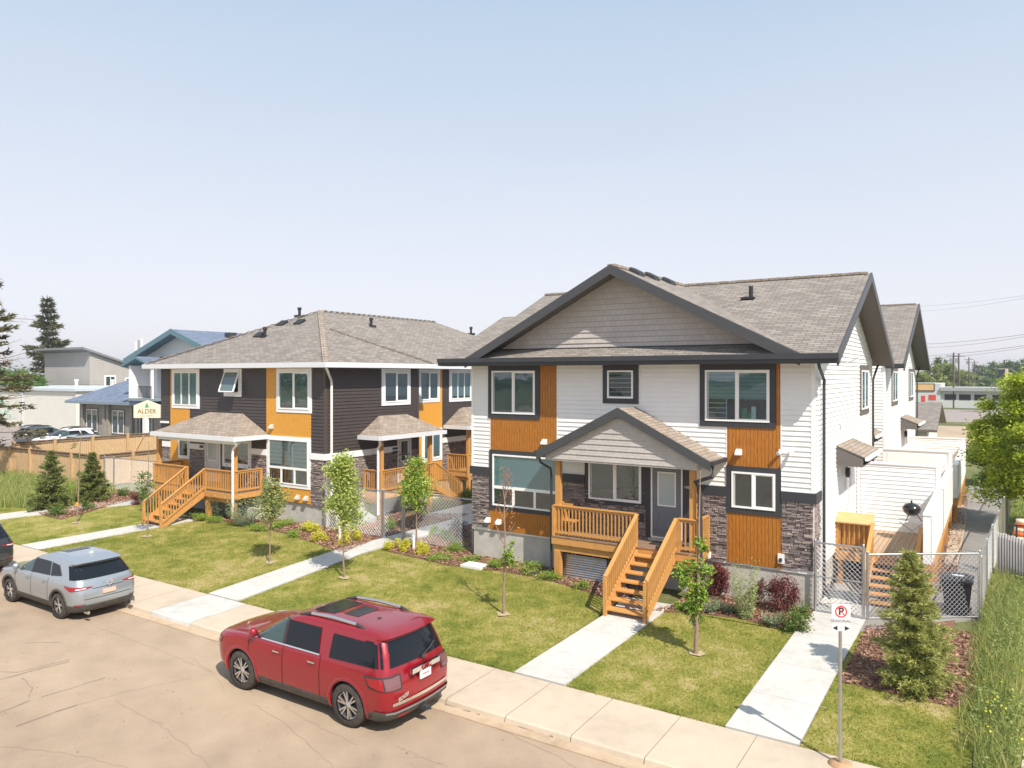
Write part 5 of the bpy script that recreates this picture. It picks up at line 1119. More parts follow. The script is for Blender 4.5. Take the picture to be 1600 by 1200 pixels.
def car(name, label, cat, loc, rot, sc, sp, group=None):
    root = thing(name, (0, 0, 0), label, cat, group); L = Loft(sp['lv']); paint = sp['paint']; off = .016
    mb = MB(); rings = []; zs = []
    for a, b in zip(L.lv, L.lv[1:]):
        k = max(1, int(math.ceil((b[0]-a[0])/.08))); zs += [a[0]+(b[0]-a[0])*i/k for i in range(k)]
    zs.append(L.lv[-1][0]); clad = sp.get('clad', .4)
    if clad not in zs: zs.append(clad); zs.sort()
    for z in zs: h = L.half(z); rings.append([(x, y, z) for x, y in h]+[(x, -y, z) for x, y in h[::-1][1:-1]])
    n = len(rings[0]); vs = [p for r in rings for p in r]
    for i in range(len(rings)-1):
        mi = 1 if zs[i] < clad-1e-4 else 0
        k = len(mb.v)
        if i == 0: mb.v = [tuple(p) for p in vs]
        for j in range(n): mb.f.append((i*n+j, (i+1)*n+j, (i+1)*n+(j+1) % n, i*n+(j+1) % n)); mb.m.append(mi); mb.sm.append(True)
    top = len(rings)-1; mb.f.append(tuple(range(top*n, top*n+n))[::-1]); mb.m.append(0); mb.sm.append(True)
    mb.f.append(tuple(range(n))); mb.m.append(1); mb.sm.append(False)
    body = mb.build('body', [paint, M_CLAD, M_DARK], root, recalc=True)
    wr = sp['wr']; ws = [(sp['xf'], 1), (sp['xf'], -1), (sp['xr'], 1), (sp['xr'], -1)]; w0 = sp['w']
    cut = MB()
    for x, s in ws: cut.tube([(x, s*(w0-.32), wr), (x, s*(w0+.3), wr)], wr+.06, 36, 0, smooth=False)
    cb = cut.build('cutter', [M_DARK], None, recalc=True)
    md = body.modifiers.new('arches', 'BOOLEAN'); md.object = cb; md.operation = 'DIFFERENCE'; md.solver = 'EXACT'; md.material_mode = 'TRANSFER'
    dg = bpy.context.evaluated_depsgraph_get(); me = bpy.data.meshes.new_from_object(body.evaluated_get(dg)); body.modifiers.clear(); old = body.data; body.data = me
    bpy.data.objects.remove(cb); me.set_sharp_from_angle(angle=math.radians(38))
    def patch(name, pts, m, side=1, mode='x', offs=off, par=root, nu=24, nv=8, front=False, two=False):
        """curved panel lying on the body; pts = four (k, z) corners: bottom-left, bottom-right, top-right, top-left"""
        q = MB(); (a, b, c, d) = pts; V = []
        for j in range(nv+1):
            for i in range(nu+1):
                u, v = i/nu, j/nv; k = (a[0]*(1-u)+b[0]*u)*(1-v)+(d[0]*(1-u)+c[0]*u)*v; z = (a[1]*(1-u)+b[1]*u)*(1-v)+(d[1]*(1-u)+c[1]*u)*v
                if mode == 'x': V.append(mir(L.by_x(k, z, offs), side))
                else: V.append(mir(L.by_s(abs(k), z, offs, front), side if k >= 0 else -side))
        q.add(V, [(j*(nu+1)+i, j*(nu+1)+i+1, (j+1)*(nu+1)+i+1, (j+1)*(nu+1)+i) for j in range(nv) for i in range(nu)], 0, True)
        return q.build(name, m, par)
    for s in (1, -1):
        for i, (nm, pts, m) in enumerate(sp['side']): patch(nm, pts, m, s)
        for x, z0, z1 in sp['seams']: patch('door_seam', [(x-.006, z0), (x+.006, z0), (x+.006+sp.get('sl', 0), z1), (x-.006+sp.get('sl', 0), z1)], M_SEAM, s, offs=.004, nu=1, nv=10)
        patch('side_trim', sp['belt'], sp.get('beltm', M_CHROME), s, offs=.012, nu=20, nv=1)
        for x, z in sp['handles']:
            p = L.by_x(x, z); q = MB(); q.beam(mir(p+Vector((-.09, .03, 0)), s), mir(p+Vector((.09, .03, .0)), s), .03, .028); q.beam(mir(p+Vector((-.08, .0, 0)), s), mir(p+Vector((-.08, .03, 0)), s), .03, .028); q.build('door_handle', sp.get('handlem', M_CHROME), root)
        x, z = sp['mirror']; p = L.by_x(x, z); q = MB()
        c = mir(p+Vector((0, .13, .08)), s); q.lathe((c.x-.05, c.y, c.z), [(0, -.02), (.07, 0), (.1, .05), (.09, .11), (.0, .13)], 12, 'x'); q.beam(mir(p, s), mir(p+Vector((0, .1, .06)), s), .06, .04); q.build('mirror', paint, root)
        for i, (pts, m) in enumerate(sp['tails']): patch('taillight', pts, m, s, 's', .012+.006*i, nu=12, nv=4)
        for pts, m in sp['heads']: patch('headlight', pts, m, s, 's', .012, nu=8, nv=3, front=True)
        for x in (sp['xf'], sp['xr']):   # dark or painted lip round each wheel arch
            q = MB(); V = []; k = 22
            for i in range(k+1):
                a = math.radians(-18+216*i/k)
                for rr, oo in ((wr+.055, -.05), (wr+.055, .02), (wr+sp.get('lip', .1), .012), (wr+sp.get('lip', .1)+.015, -.02)):
                    px_, pz_ = x+rr*math.cos(a), wr+rr*math.sin(a); b = L.by_x(px_, max(pz_, .24)); V.append((b.x, s*(b.y+oo), max(pz_, .2)))
            q.add(V, [(4*i+j, 4*i+j+1, 4*i+5+j, 4*i+4+j) for i in range(k) for j in range(3)], 0, True); q.build('wheel_arch', sp.get('archm', M_CLAD), root)
    if sp.get('rear_glass'): patch('rear_window', sp['rear_glass'], M_CGLASS, 1, 's', .01, nu=14, nv=5)
    if sp.get('windscreen'): patch('windscreen', sp['windscreen'], M_CGLASS, 1, 's', .01, nu=14, nv=5, front=True)
    for nm, pts, m, o_ in sp.get('rear', ()): patch(nm, pts, m, 1, 's', o_, nu=12, nv=2)
    for nm, pts, m, o_ in sp.get('nose', ()): patch(nm, pts, m, 1, 's', o_, nu=12, nv=2, front=True)
    zt = L.lv[-1][0]
    for nm, (x0, x1, y), m in sp.get('roof', ()): q = MB(); q.box(x0, x1, -y, y, zt-.01, zt+.008); q.build(nm, m, root)
    for s in (1, -1):
        if 'rails' in sp:
            x0, x1, y, z = sp['rails']; q = MB(); xm = (x0+x1)/2
            q.tube([(x0, s*y, z+.04), (xm, s*y, z+.065), (x1, s*y, z+.04)], .034, 8); q.tube([(x0-.32, s*y, z-.05), (x0, s*y, z+.04)], [.03, .036], 8, 1); q.tube([(x1, s*y, z+.04), (x1+.32, s*y, z-.04)], [.036, .03], 8, 1); q.build('roof_rail', [sp['railm'], M_DARK], root)
    for x, s in ws:
        t = MB(); y = s*(w0-.125); tw = .12; R = wr
        t.lathe((x, y, R), [(R*.66, -tw), (R*.92, -tw), (R, -tw*.7), (R, tw*.7), (R*.92, tw), (R*.66, tw)], 36, 'y'); wh = t.build('wheel', M_TYRE, root)
        r = MB(); fo = s*tw*.55; r.lathe((x, y, R), [(R*.66, -tw*.9*s), (R*.66, fo*1.5), (R*.63, fo*1.5), (R*.60, fo*.8), (0, -s*.02)], 30, 'y', 1); ns = sp.get('spokes', 5)
        for k in range(ns):
            for d_ in (-.16, .16):
                a = 2*math.pi*k/ns+.3; c = Vector((x, y+fo*1.15, R)); r.beam(c+Vector((math.cos(a+d_*.5)*R*.08, 0, math.sin(a+d_*.5)*R*.08)), c+Vector((math.cos(a+d_)*R*.63, s*.01, math.sin(a+d_)*R*.63)), .035, .03)
        r.lathe((x, y+fo*1.15, R), [(0, s*.03), (R*.12, s*.025), (R*.15, 0)], 14, 'y'); r.lathe((x, y+fo*1.1, R), [(R*.6, 0), (R*.665, s*.012), (R*.67, -s*.01)], 30, 'y'); r.build('rim', [M_ALLOY, M_DARK], wh)
    if sp.get('extra'): sp['extra'](root, L)
    root.location = loc; root.rotation_euler = (0, 0, rot); root.scale = sc
    return root
RED_P = mat('red_paint', (.29, .005, .015), .28, .3, coat=1.0); SILV = mat('silver_paint', (.36, .40, .44), .28, .55, coat=1.0); DKP = mat('dark_blue_paint', (.03, .035, .045), .25, .3, coat=1.0)
WHP = mat('white_paint', (.78, .78, .78), .3, coat=1.0); GRP = mat('grey_paint', (.10, .12, .14), .3, .4, coat=1.0); SIL2 = mat('pale_silver_paint', (.42, .44, .48), .3, .5, coat=1.0)
def red_extra(root, L):
    q = MB(); q.box(-2.62, -2.55, -.42, .42, 1.04, 1.13); h = q.build('tailgate_bar', M_CHROME, root)
    text_mesh('GMC', .13, mat('badge_red', (.22, .01, .02), .3), h, (-2.626, 0, 1.085), (0, -1, 0), (0, 0, 1), .004, 'badge', bold=.004)
    q = MB(); q.box(-2.605, -2.58, -.16, .16, .87, 1.02); q.box(-2.608, -2.58, -.10, .10, .93, .96, 1); q.build('number_plate', [M_VINYL, mat('plate_red', (.55, .2, .2), .5)], root)
    text_mesh('ACADIA', .10, M_CHROME, root, (-2.56, .60, .69), (.16, -1, 0), (0, 0, 1), .006, 'badge', bold=.004)
    q = MB(); q.tube([(-2.47, -.05, 1.22), (-2.44, -.35, 1.30), (-2.40, -.52, 1.36)], .014, 6); q.lathe((-2.50, -.05, 1.2), [(0, -.03), (.035, -.02), (.03, .03), (0, .04)], 8, 'x'); q.build('rear_wiper', M_DARK, root)
    q = MB(); q.box(-2.66, -2.5, -.06, .06, .26, .34); q.tube([(-2.6, .0, .3), (-2.72, .0, .3)], .025, 8); q.build('tow_hitch', M_DARK, root)
    q = MB(); q.lathe((-1.55, .12, 1.795), [(.05, 0), (.04, .02), (0, .03)], 10); q.build('antenna_base', M_DARK, root)
red = dict(paint=RED_P, w=1.0, wr=.40, xf=1.52, xr=-1.50, clad=.42, lip=.11, archm=RED_P, spokes=6,
 lv=[(.24, -2.40, 2.36, .90, .3, .5), (.34, -2.53, 2.47, .965, .3, .5), (.50, -2.56, 2.55, .99, .28, .48), (.72, -2.56, 2.57, 1.0, .26, .46), (.90, -2.54, 2.55, 1.0, .25, .44), (1.02, -2.50, 2.48, .985, .25, .42), (1.08, -2.48, 2.36, .97, .25, .4), (1.13, -2.47, 2.0, .955, .25, .36), (1.16, -2.46, 1.62, .945, .25, .3), (1.19, -2.45, 1.30, .935, .25, .26), (1.26, -2.42, 1.12, .915, .24, .22), (1.42, -2.36, .86, .865, .22, .2), (1.58, -2.28, .58, .81, .2, .2), (1.645, -2.245, .44, .785, .2, .22), (1.67, -2.33, .39, .775, .14, .22), (1.70, -2.36, .32, .765, .14, .22), (1.75, -2.24, .10, .72, .18, .25), (1.785, -2.05, -.15, .62, .25, .25), (1.80, -1.7, -.4, .45, .25, .25)],
 side=[('side_window', [(.30, 1.20), (1.12, 1.20), (.62, 1.58), (.30, 1.64)], M_CGLASSL), ('side_window', [(-.72, 1.19), (.22, 1.20), (.22, 1.64), (-.66, 1.64)], M_CGLASS), ('side_window', [(-2.22, 1.21), (-1.0, 1.18), (-1.0, 1.60), (-2.10, 1.59)], M_CGLASS), ('door_pillar', [(.225, 1.19), (.295, 1.19), (.295, 1.65), (.225, 1.65)], M_DARK)],
 seams=[(1.28, .44, 1.1), (.26, .42, 1.18), (-.78, .42, 1.18)], belt=[(-.74, 1.165), (1.2, 1.165), (1.18, 1.19), (-.74, 1.19)], handles=[(.42, 1.02), (-.58, 1.02)], mirror=(1.08, 1.2),
 tails=[([(.60, .82), (1.33, .86), (1.40, 1.06), (.58, 1.09)], M_DARK), ([(.64, .85), (.96, .85), (.96, 1.05), (.62, 1.06)], M_TAILW), ([(.98, .85), (1.29, .90), (1.35, 1.03), (.98, 1.05)], M_TAIL)], heads=[([(.55, .78), (1.15, .86), (1.15, .98), (.55, .98)], M_TAILW)],
 rear_glass=[(-1.30, 1.205), (1.30, 1.205), (1.12, 1.62), (-1.12, 1.62)], windscreen=[(-.86, 1.22), (.86, 1.22), (.72, 1.68), (-.72, 1.68)],
 rear=[('bumper_trim', [(-.84, .56), (.84, .56), (.84, .615), (-.84, .615)], M_CHROME, .02), ('bumper_step', [(-1.2, .26), (1.2, .26), (1.2, .47), (-1.2, .47)], M_CLAD, .03), ('bumper_line', [(-.95, .42), (.95, .42), (.95, .455), (-.95, .455)], mat('satin_grey', (.4, .4, .41), .4, .6), .036), ('reflector', [(.45, .34), (.72, .34), (.72, .375), (.45, .375)], M_TAIL, .036)],
 nose=[('grille', [(-.5, .62), (.5, .62), (.5, .92), (-.5, .92)], M_CHROME, .012)], roof=[('sunroof', (-.62, -.08, .42), mat('sunroof_glass', (.02, .02, .022), .12)), ('sunroof', (-1.15, -.78, .30), MATS['sunroof_glass'])], rails=(-1.45, -.25, .66, 1.765), railm=M_ALLOY, extra=red_extra)
car('parked_car', 'dark red SUV with roof rails parked at the kerb', 'car', (-12.62, 11.83, -.5), math.pi, (1.10, 1.03, 1.09), red)
def silver_extra(root, L):
    q = MB(); q.box(-2.31, -2.26, -.18, .18, .70, .80); q.build('number_plate', mat('plate_pink', (.70, .45, .35), .5), root)
    q = MB(); ring(q, Vector((-2.31, 0, .98)), Vector((0, 1, 0)), UPV, Vector((-1, 0, 0)), .06, .085, 0); q.add([(-2.315, -.07, 1.0), (-2.315, 0, .955), (-2.315, .07, 1.0), (-2.315, 0, .975)], [(0, 1, 2, 3)]); q.build('badge', M_CHROME, root)
    for s in (-1, 1): q = MB(); q.tube([(-2.2, s*.62, .27), (-2.36, s*.62, .27)], .045, 12); q.build('exhaust', M_CHROME, root)
    q = MB(); q.add([(-1.45, -.012, 1.655), (-1.25, -.012, 1.655), (-1.25, .012, 1.655), (-1.45, .012, 1.655), (-1.47, 0, 1.74)], [(0, 1, 4), (1, 2, 4), (2, 3, 4), (3, 0, 4)]); q.build('shark_fin_aerial', M_VINYL, root)
def suv(paint, clad=.42, archm=M_CLAD, extra=silver_extra, rails=True):
    d = dict(paint=paint, w=.92, wr=.355, xf=1.36, xr=-1.34, clad=clad, lip=.12, archm=archm, spokes=5,
     lv=[(.24, -2.12, 2.14, .83, .3, .5), (.34, -2.22, 2.24, .89, .32, .5), (.5, -2.27, 2.28, .915, .32, .5), (.72, -2.27, 2.29, .92, .32, .48), (.86, -2.24, 2.25, .92, .32, .46), (.95, -2.21, 2.1, .905, .32, .42), (1.0, -2.19, 1.75, .89, .32, .38), (1.04, -2.17, 1.35, .875, .32, .3), (1.07, -2.15, 1.05, .865, .3, .25), (1.2, -2.04, .84, .815, .28, .22), (1.36, -1.90, .54, .755, .26, .22), (1.47, -1.79, .28, .71, .25, .22), (1.5, -1.90, .22, .70, .18, .22), (1.53, -1.92, .12, .685, .18, .22), (1.585, -1.75, -.04, .64, .22, .25), (1.635, -1.5, -.3, .53, .25, .25), (1.65, -1.3, -.5, .42, .22, .22)],
     side=[('side_window', [(.16, 1.09), (.92, 1.06), (.46, 1.38), (.16, 1.45)], M_CGLASSL), ('side_window', [(-.82, 1.12), (.08, 1.09), (.08, 1.46), (-.66, 1.46)], M_CGLASS), ('side_window', [(-1.40, 1.18), (-.88, 1.12), (-.74, 1.45), (-1.12, 1.42)], M_CGLASS), ('door_pillar', [(.085, 1.08), (.155, 1.08), (.155, 1.47), (.085, 1.47)], M_DARK)],
     seams=[(1.0, .44, 1.0), (.12, .42, 1.07), (-.80, .46, 1.08)], belt=[(-1.42, 1.075), (.96, 1.035), (.96, 1.05), (-1.42, 1.09)], handles=[(.28, .93), (-.62, .95)], handlem=paint, mirror=(.86, 1.07),
     tails=[([(.44, .905), (.98, .84), (1.0, .965), (.42, .93)], M_TAIL), ([(.98, .84), (1.26, .93), (1.25, .965), (1.0, .965)], M_TAIL), ([(.60, .905), (.86, .885), (.86, .91), (.60, .92)], M_VINYL)], heads=[([(.5, .76), (1.1, .84), (1.1, .92), (.5, .88)], M_TAILW)],
     rear_glass=[(-.98, 1.12), (.98, 1.12), (.84, 1.45), (-.84, 1.45)], windscreen=[(-.8, 1.10), (.8, 1.10), (.66, 1.5), (-.66, 1.5)],
     rear=[('tailgate_crease', [(-.66, .60), (.66, .60), (.68, .615), (-.68, .615)], M_DARK, .006), ('plate_recess', [(-.34, .66), (.34, .66), (.42, .86), (-.42, .86)], paint, -.02), ('recess_edge', [(-.44, .86), (.44, .86), (.42, .875), (-.42, .875)], M_DARK, .006), ('bumper_step', [(-1.15, .25), (1.15, .25), (1.15, .44), (-1.15, .44)], M_CLAD, .02), ('reflector', [(.62, .45), (.92, .45), (.92, .475), (.62, .475)], M_TAIL, .02), ('reflector', [(-.92, .45), (-.62, .45), (-.62, .475), (-.92, .475)], M_TAIL, .02)],
     nose=[('grille', [(-.55, .5), (.55, .5), (.48, .84), (-.48, .84)], M_DARK, .012)], roof=[('sunroof', (-.75, -.45, .33), M_CGLASS)], extra=extra)
    if rails: d['rails'] = (-1.4, -.25, .6, 1.62); d['railm'] = M_DARK
    return d
car('parked_car', 'silver blue compact SUV parked at the kerb behind the red one', 'car', (-24.40, 11.99, -.5), math.pi, (1.10, 1.03, 1.05), suv(SILV, rails=False))
car('parked_car', 'dark blue SUV cut off by the left edge of the photo', 'car', (-32.15, 11.95, -.5), math.pi, (1.12, 1.05, 1.12), suv(DKP, rails=False))
LOT = 'cars parked in the lot behind the wood fence'
car('parked_car', 'white SUV facing the street in the lot behind the wood fence', 'car', (-69.2, 34.0, 0), -math.pi/2, (1.13, 1.13, 1.16), suv(WHP, .3, WHP, None), LOT)
car('parked_car', 'dark grey SUV with its tail to the street, left of the white one', 'car', (-74.6, 35.0, 0), math.pi/2, (1.13, 1.13, 1.16), suv(GRP, .4, M_CLAD, None), LOT)
car('parked_car', 'pale silver SUV low behind the wood fence, right of the white one', 'car', (-63.6, 33.6, 0), math.pi/2, (1.10, 1.08, 1.02), suv(SIL2, .3, SIL2, None), LOT)
car('parked_car', 'black car parked under the balcony behind the academy sign', 'car', (-61.5, 40.4, 0), 0.1, (1.0, 1.0, .95), suv(mat('black_paint', (.015, .016, .018), .2, coat=1), .3, M_DARK, None), LOT)

# ================================================================ BUILDINGS BEYOND
M_BLUE = brickmat('blue_shingles', (.17, .215, .30), (.11, .145, .215), (.08, .10, .15), .5, .17, .012, .9, .4, .25); M_BLUET = mat('blue_trim', (.11, .20, .25), .5)
M_GREYB = mat('grey_cladding_wall', (.42, .40, .385), .7, var=.1, vscale=.4)
B1 = thing('apartment_building', (-129, 68, 0), 'grey building with single-pitch roof beyond the low white building', 'building')
mb = MB(); x0, x1, y0, y1 = -136.7, -122.3, 63.8, 78.0; z0_, z1_ = 10.3, 5.6
mb.add([(x0, y0, 0), (x1, y0, 0), (x1, y1, 0), (x0, y1, 0), (x0, y0, z0_), (x1, y0, z0_), (x1, y1, z1_), (x0, y1, z1_)], [(0, 3, 2, 1), (0, 1, 5, 4), (1, 2, 6, 5), (2, 3, 7, 6), (3, 0, 4, 7), (4, 5, 6, 7)])
siding(mb, FR(y0), [(x0, 0), (x1, 0), (x1, z0_-.1), (x0, z0_-.1)], .3, .04); siding(mb, SD(x1), [(y0, 0), (y1, 0), (y1, z1_-.1), (y0, z0_-.1)], .3, .04); mb.build('wall', M_GREYB, B1)
mb = MB(); sl_ = (z1_-z0_)/(y1-y0); mb.slab([(x0-1, y0-1.3, z0_+.35-1.3*sl_), (x1+.6, y0-1.3, z0_+.35-1.3*sl_), (x1+.6, y1+.5, z1_+.35), (x0-1, y1+.5, z1_+.35)], .35, 0, 0); mb.build('roof', mat('grey_roof_edge', (.20, .21, .23), .6), B1)
for u, z in ((66.2, 6.3), (69.6, 5.9)): window(B1, SD(x1), u, u+1.9, z-1.6, z+.25, M_TRIMW, .16, 'slider', 0)
mb = MB(); mb.fbox(FR(y0), -129.5, -124.3, 3.6, 4.1, 0, .08); mb.build('wall_band', M_TRIMW, B1)
B2 = thing('low_building', (-105, 50, 0), 'long low white building with mural and flat roof behind the parked cars', 'building')
mb = MB(); mb.box(-127, -92.6, 46.7, 62, 0, 4.65); siding(mb, FR(46.7), [(-127, 0), (-92.6, 0), (-92.6, 4.5), (-127, 4.5)], .28, .02); mb.build('wall', mat('cream_wall', (.70, .69, .62), .7, var=.06, vscale=.5), B2)
mb = MB(); mb.box(-127.3, -92.3, 46.4, 62.2, 4.65, 4.95); mb.build('roof_edge', mat('pale_metal', (.52, .58, .62), .4), B2)
mb = MB(); mb.box(-105.9, -105.6, 46.55, 46.68, 0, 4.65); mb.build('downpipe', MATS['pale_metal'], B2)
mb = MB(); rr = random.Random(4)
for k in range(46):
    x, z, s = rr.uniform(-118.5, -108.6), rr.uniform(1.2, 4.0), rr.uniform(.12, .5); a = rr.uniform(0, 6)
    mb.add([(x+s*math.cos(a+t)*rr.uniform(.5, 1.2), 46.655-.001*k, z+s*math.sin(a+t)*rr.uniform(.5, 1.2)) for t in (0, 1.1, 2.3, 3.4, 4.6)], [(0, 1, 2, 3, 4)], rr.choice((0, 0, 1, 2)))
mb.build('mural', [mat('mural_green', (.28, .60, .40), .7), mat('mural_pink', (.62, .36, .36), .7), mat('mural_pale', (.50, .66, .58), .7)], B2)
for x in (-99, -90.5):
    mb = MB(); mb.tube([(x, 50, 4.6), (x, 50, 5.9)], .18, 10); mb.tube([(x, 50, 5.8), (x, 50, 6.05)], .26, 10); mb.build('roof_flue', M_METW, B2)
B3 = thing('school_building', (-74, 48, 0), 'low brick building with blue hipped roof and three dark windows', 'building')
M_TANB = brickmat('tan_brick', (.30, .275, .24), (.25, .23, .20), (.35, .33, .30), .4, .2, .015, .9, .3, .15, grain=20)
mb = MB(); mb.box(-82.9, -60, 42.2, 62, 0, 3.75); mb.build('wall', M_TANB, B3)
mb = MB(); hip(mb, -84.0, -50, 41.2, 66, 3.85, .5, .25); mb.build('roof', [M_BLUE, mat('slate_trim', (.20, .25, .29), .5)], B3)
for x in (-81.9, -77.6, -76.9, -72.6, -71.6): mb = MB(); mb.box(x-.22, x+.22, 41.9, 42.2, 0, 3.6); mb.build('pilaster', M_TANB, B3)
for x in (-80.6, -75.6, -70.6): window(B3, FR(42.2), x-.9, x+1.5, .5, 3.1, mat('brown_frame', (.14, .12, .10), .6), .12, 'slider', 0)
B4 = thing('apartment_building', (-65, 48, 0), 'white building with blue gable roof and small balcony behind the dark house', 'building')
mb = MB(); mb.box(-71.0, -57.5, 42.6, 60, 4.0, 8.1); siding(mb, FR(42.6), [(-71, 4), (-57.5, 4), (-57.5, 8.1), (-64.9, 10.6), (-71, 8.4)], .2, .03)
mb.add([(-72, 42.62, 8.1), (-57.5, 42.62, 8.1), (-64.9, 42.62, 10.65)], [(0, 1, 2)]); mb.build('wall', mat('pale_blue_siding', (.66, .72, .74), .6), B4)
mb = MB(); mb.box(-71.0, -57.5, 42.7, 60, 0, 4.0); mb.build('ground_floor', M_TANB, B4)
mb = MB(); mb.slab([(-64.9, 41.4, 10.9), (-57.0, 41.4, 8.2), (-57.0, 60, 8.2), (-64.9, 60, 10.9)], .3); mb.slab([(-64.9, 41.4, 10.9), (-64.9, 60, 10.9), (-72.8, 60, 8.2), (-72.8, 41.4, 8.2)], .3); rf = mb.build('roof', [M_BLUE, M_BLUET], B4)
mb = MB(); mb.slab([(-64.9, 41.3, 10.95), (-56.9, 41.3, 8.2), (-56.9, 41.42, 8.2), (-64.9, 41.42, 10.95)], .5, 0, 0); mb.slab([(-64.9, 41.3, 10.95), (-64.9, 41.42, 10.95), (-72.9, 41.42, 8.2), (-72.9, 41.3, 8.2)], .5, 0, 0); mb.build('rake_board', M_BLUET, rf)
for u, y in ((-62.9, 46), (-61.2, 56)): mb = MB(); mb.box(u-.4, u+.4, y, y+.8, 10.0, 10.75); mb.build('roof_vent', M_CHAR, rf)
mb = MB(); mb.slab([(-68.0, 39.7, 8.35), (-65.6, 39.7, 7.55), (-65.6, 42.7, 7.55), (-68.0, 42.7, 8.35)], .2); mb.slab([(-68.0, 39.7, 8.35), (-68.0, 42.7, 8.35), (-70.4, 42.7, 7.55), (-70.4, 39.7, 7.55)], .2); mb.build('balcony_roof', [M_BLUE, M_BLUET], B4)
bpart(B4, 'balcony_wall', M_TRIMW, -69.6, -69.3, 40.0, 42.6, 4.4, 7.5); bpart(B4, 'balcony_wall', M_TRIMW, -69.3, -68.0, 41.9, 42.6, 4.4, 7.5); bpart(B4, 'balcony_post', M_TRIMW, -66.0, -65.8, 40.0, 40.2, 4.4, 7.5)
mb = MB(); mb.box(-69.6, -65.7, 39.9, 42.6, 4.15, 4.4); bal = mb.build('balcony', mat('slate_grey', (.22, .27, .29), .5), B4)
window(B4, FR(42.6), -67.9, -65.9, 4.5, 7.3, M_TRIMW, .12, 'slider', 0)
mb = MB(); mb.box(-68.0, -65.8, 39.95, 40.0, 5.5, 5.56); mb.box(-68.0, -65.8, 39.95, 40.0, 4.5, 4.55)
for i in range(12): mb.box(-68.0+i*.195, -67.96+i*.195, 39.95, 40.0, 4.5, 5.5)
mb.build('balcony_railing', M_CHAR, bal)
# antenna mast beyond
AM = thing('antenna_mast', (-101, 88, 0), 'grey antenna mast with white panels above the blue gable roof', 'mast')
a_ = (217-800)/F_PX; ax, ay = (FW[0]+a_*RT[0])*120, (FW[1]+a_*RT[1])*120; AM.location = (ax, ay, 0); ORG[AM.name] = Vector((ax, ay, 0))
mb = MB(); mb.tube([(ax, ay, 0), (ax, ay, 12.2)], .15, 8); mb.build('pole', M_GALV, AM)
for k in range(3): mb = MB(); a = k*2.1+.4; mb.box(ax+.5*math.cos(a)-.13, ax+.5*math.cos(a)+.13, ay+.5*math.sin(a)-.08, ay+.5*math.sin(a)+.08, 11.2-.3*k, 12.5-.3*k); mb.build('antenna_panel', M_METW, AM)
# academy sign
a_ = (230.5-800)/F_PX; q = Vector((FW[0]+a_*RT[0], FW[1]+a_*RT[1], 0))*60; AS = thing('school_sign', (q.x, q.y, 0), 'cream sign reading ALDER ACADEMY on a white post behind the fence', 'sign')
r3 = Vector((*RT, 0)); n3 = Vector((-FW[0], -FW[1], 0)); c = q+UPV*3.78
mb = MB(); pts = [(-1.07, -.62), (1.07, -.62), (1.07, .38), (0, .80), (-1.07, .38)]; f = [c+r3*a+UPV*b+n3*.1 for a, b in pts]; b_ = [p-n3*.2 for p in f]; mb.add(f+b_, [(0, 1, 2, 3, 4), (9, 8, 7, 6, 5)]+[(i, 5+i, 5+(i+1) % 5, (i+1) % 5) for i in range(5)]); sp_ = mb.build('sign_board', mat('sign_cream', (.72, .67, .52), .6), AS)
text_mesh('ALDER', .50, mat('sign_bronze', (.28, .20, .08), .5), sp_, c+n3*.11-UPV*.10, r3, UPV, .004, bold=.006); text_mesh('ACADEMY', .19, mat('sign_bronze_pale', (.45, .37, .22), .5), sp_, c+n3*.11-UPV*.46, r3, UPV, .004, spacing=1.35)
mb = MB()
for w2, z2, h2 in ((.20, .22, .16), (.16, .32, .15), (.11, .42, .16)): mb.add([c+n3*.112-r3*w2+UPV*z2, c+n3*.112+r3*w2+UPV*z2, c+n3*.112+UPV*(z2+h2)], [(0, 1, 2)])
mb.build('tree_emblem', mat('emblem_green', (.10, .36, .20), .5), sp_)
mb = MB(); mb.beam(q-r3*.15, q-r3*.15+UPV*3.2, .42, .3); mb.build('post', M_METW, AS)
# garage and strip building at the right
GA = thing('garage', (-8, 66, 0), 'detached garage with grey shingle gable roof behind the white house', 'garage')
mb = MB(); mb.box(-12, -4.1, 61.2, 71.8, 0, 2.75); mb.add([(-4.12, 61.2, 2.75), (-4.12, 71.8, 2.75), (-4.12, 66.5, 4.2)], [(0, 1, 2)]); mb.build('wall', M_WHITE, GA)
mb = MB(); mb.slab([(-12.6, 60.5, 2.72), (-3.45, 60.5, 2.72), (-3.45, 66.5, 4.5), (-12.6, 66.5, 4.5)], .18); mb.slab([(-12.6, 66.5, 4.5), (-3.45, 66.5, 4.5), (-3.45, 72.5, 2.72), (-12.6, 72.5, 2.72)], .18); mb.build('roof', [M_SHIN, mat('brown_soffit', (.17, .14, .12), .6)], GA)
mb = MB(); mb.fbox(FR(61.2), -9.5, -4.8, 0, 2.3, 0, .06); mb.build('garage_door', mat('navy_door', (.02, .025, .09), .4), GA)
ST = thing('strip_building', (-4, 180, 0), 'long low pale commercial building with dark windows across the far street', 'building')
mb = MB(); mb.box(-14.5, 22, 174, 190, 0, 3.4); mb.box(-19, -9.3, 173.6, 190, 0, 4.9); mb.build('wall', mat('pale_stucco', (.56, .58, .57), .7, var=.08, vscale=.3), ST)
mb = MB(); mb.box(-9.3, 22.3, 173.2, 190.2, 3.4, 4.1); mb.build('roof_edge', mat('grey_fascia', (.33, .35, .35), .6), ST)
for u in (-8.6, -6.1, -3.5, -.5, 3.5, 7): mb = MB(); mb.fbox(FR(174), u, u+2.0, 1.6, 2.75, 0, .05); mb.build('window', M_DARK, ST)
mb = MB(); mb.fbox(FR(173.6), -12.7, -12.0, 0.1, 2.4, 0, .05); mb.build('door', mat('signal_red', (.62, .07, .04), .5), ST)
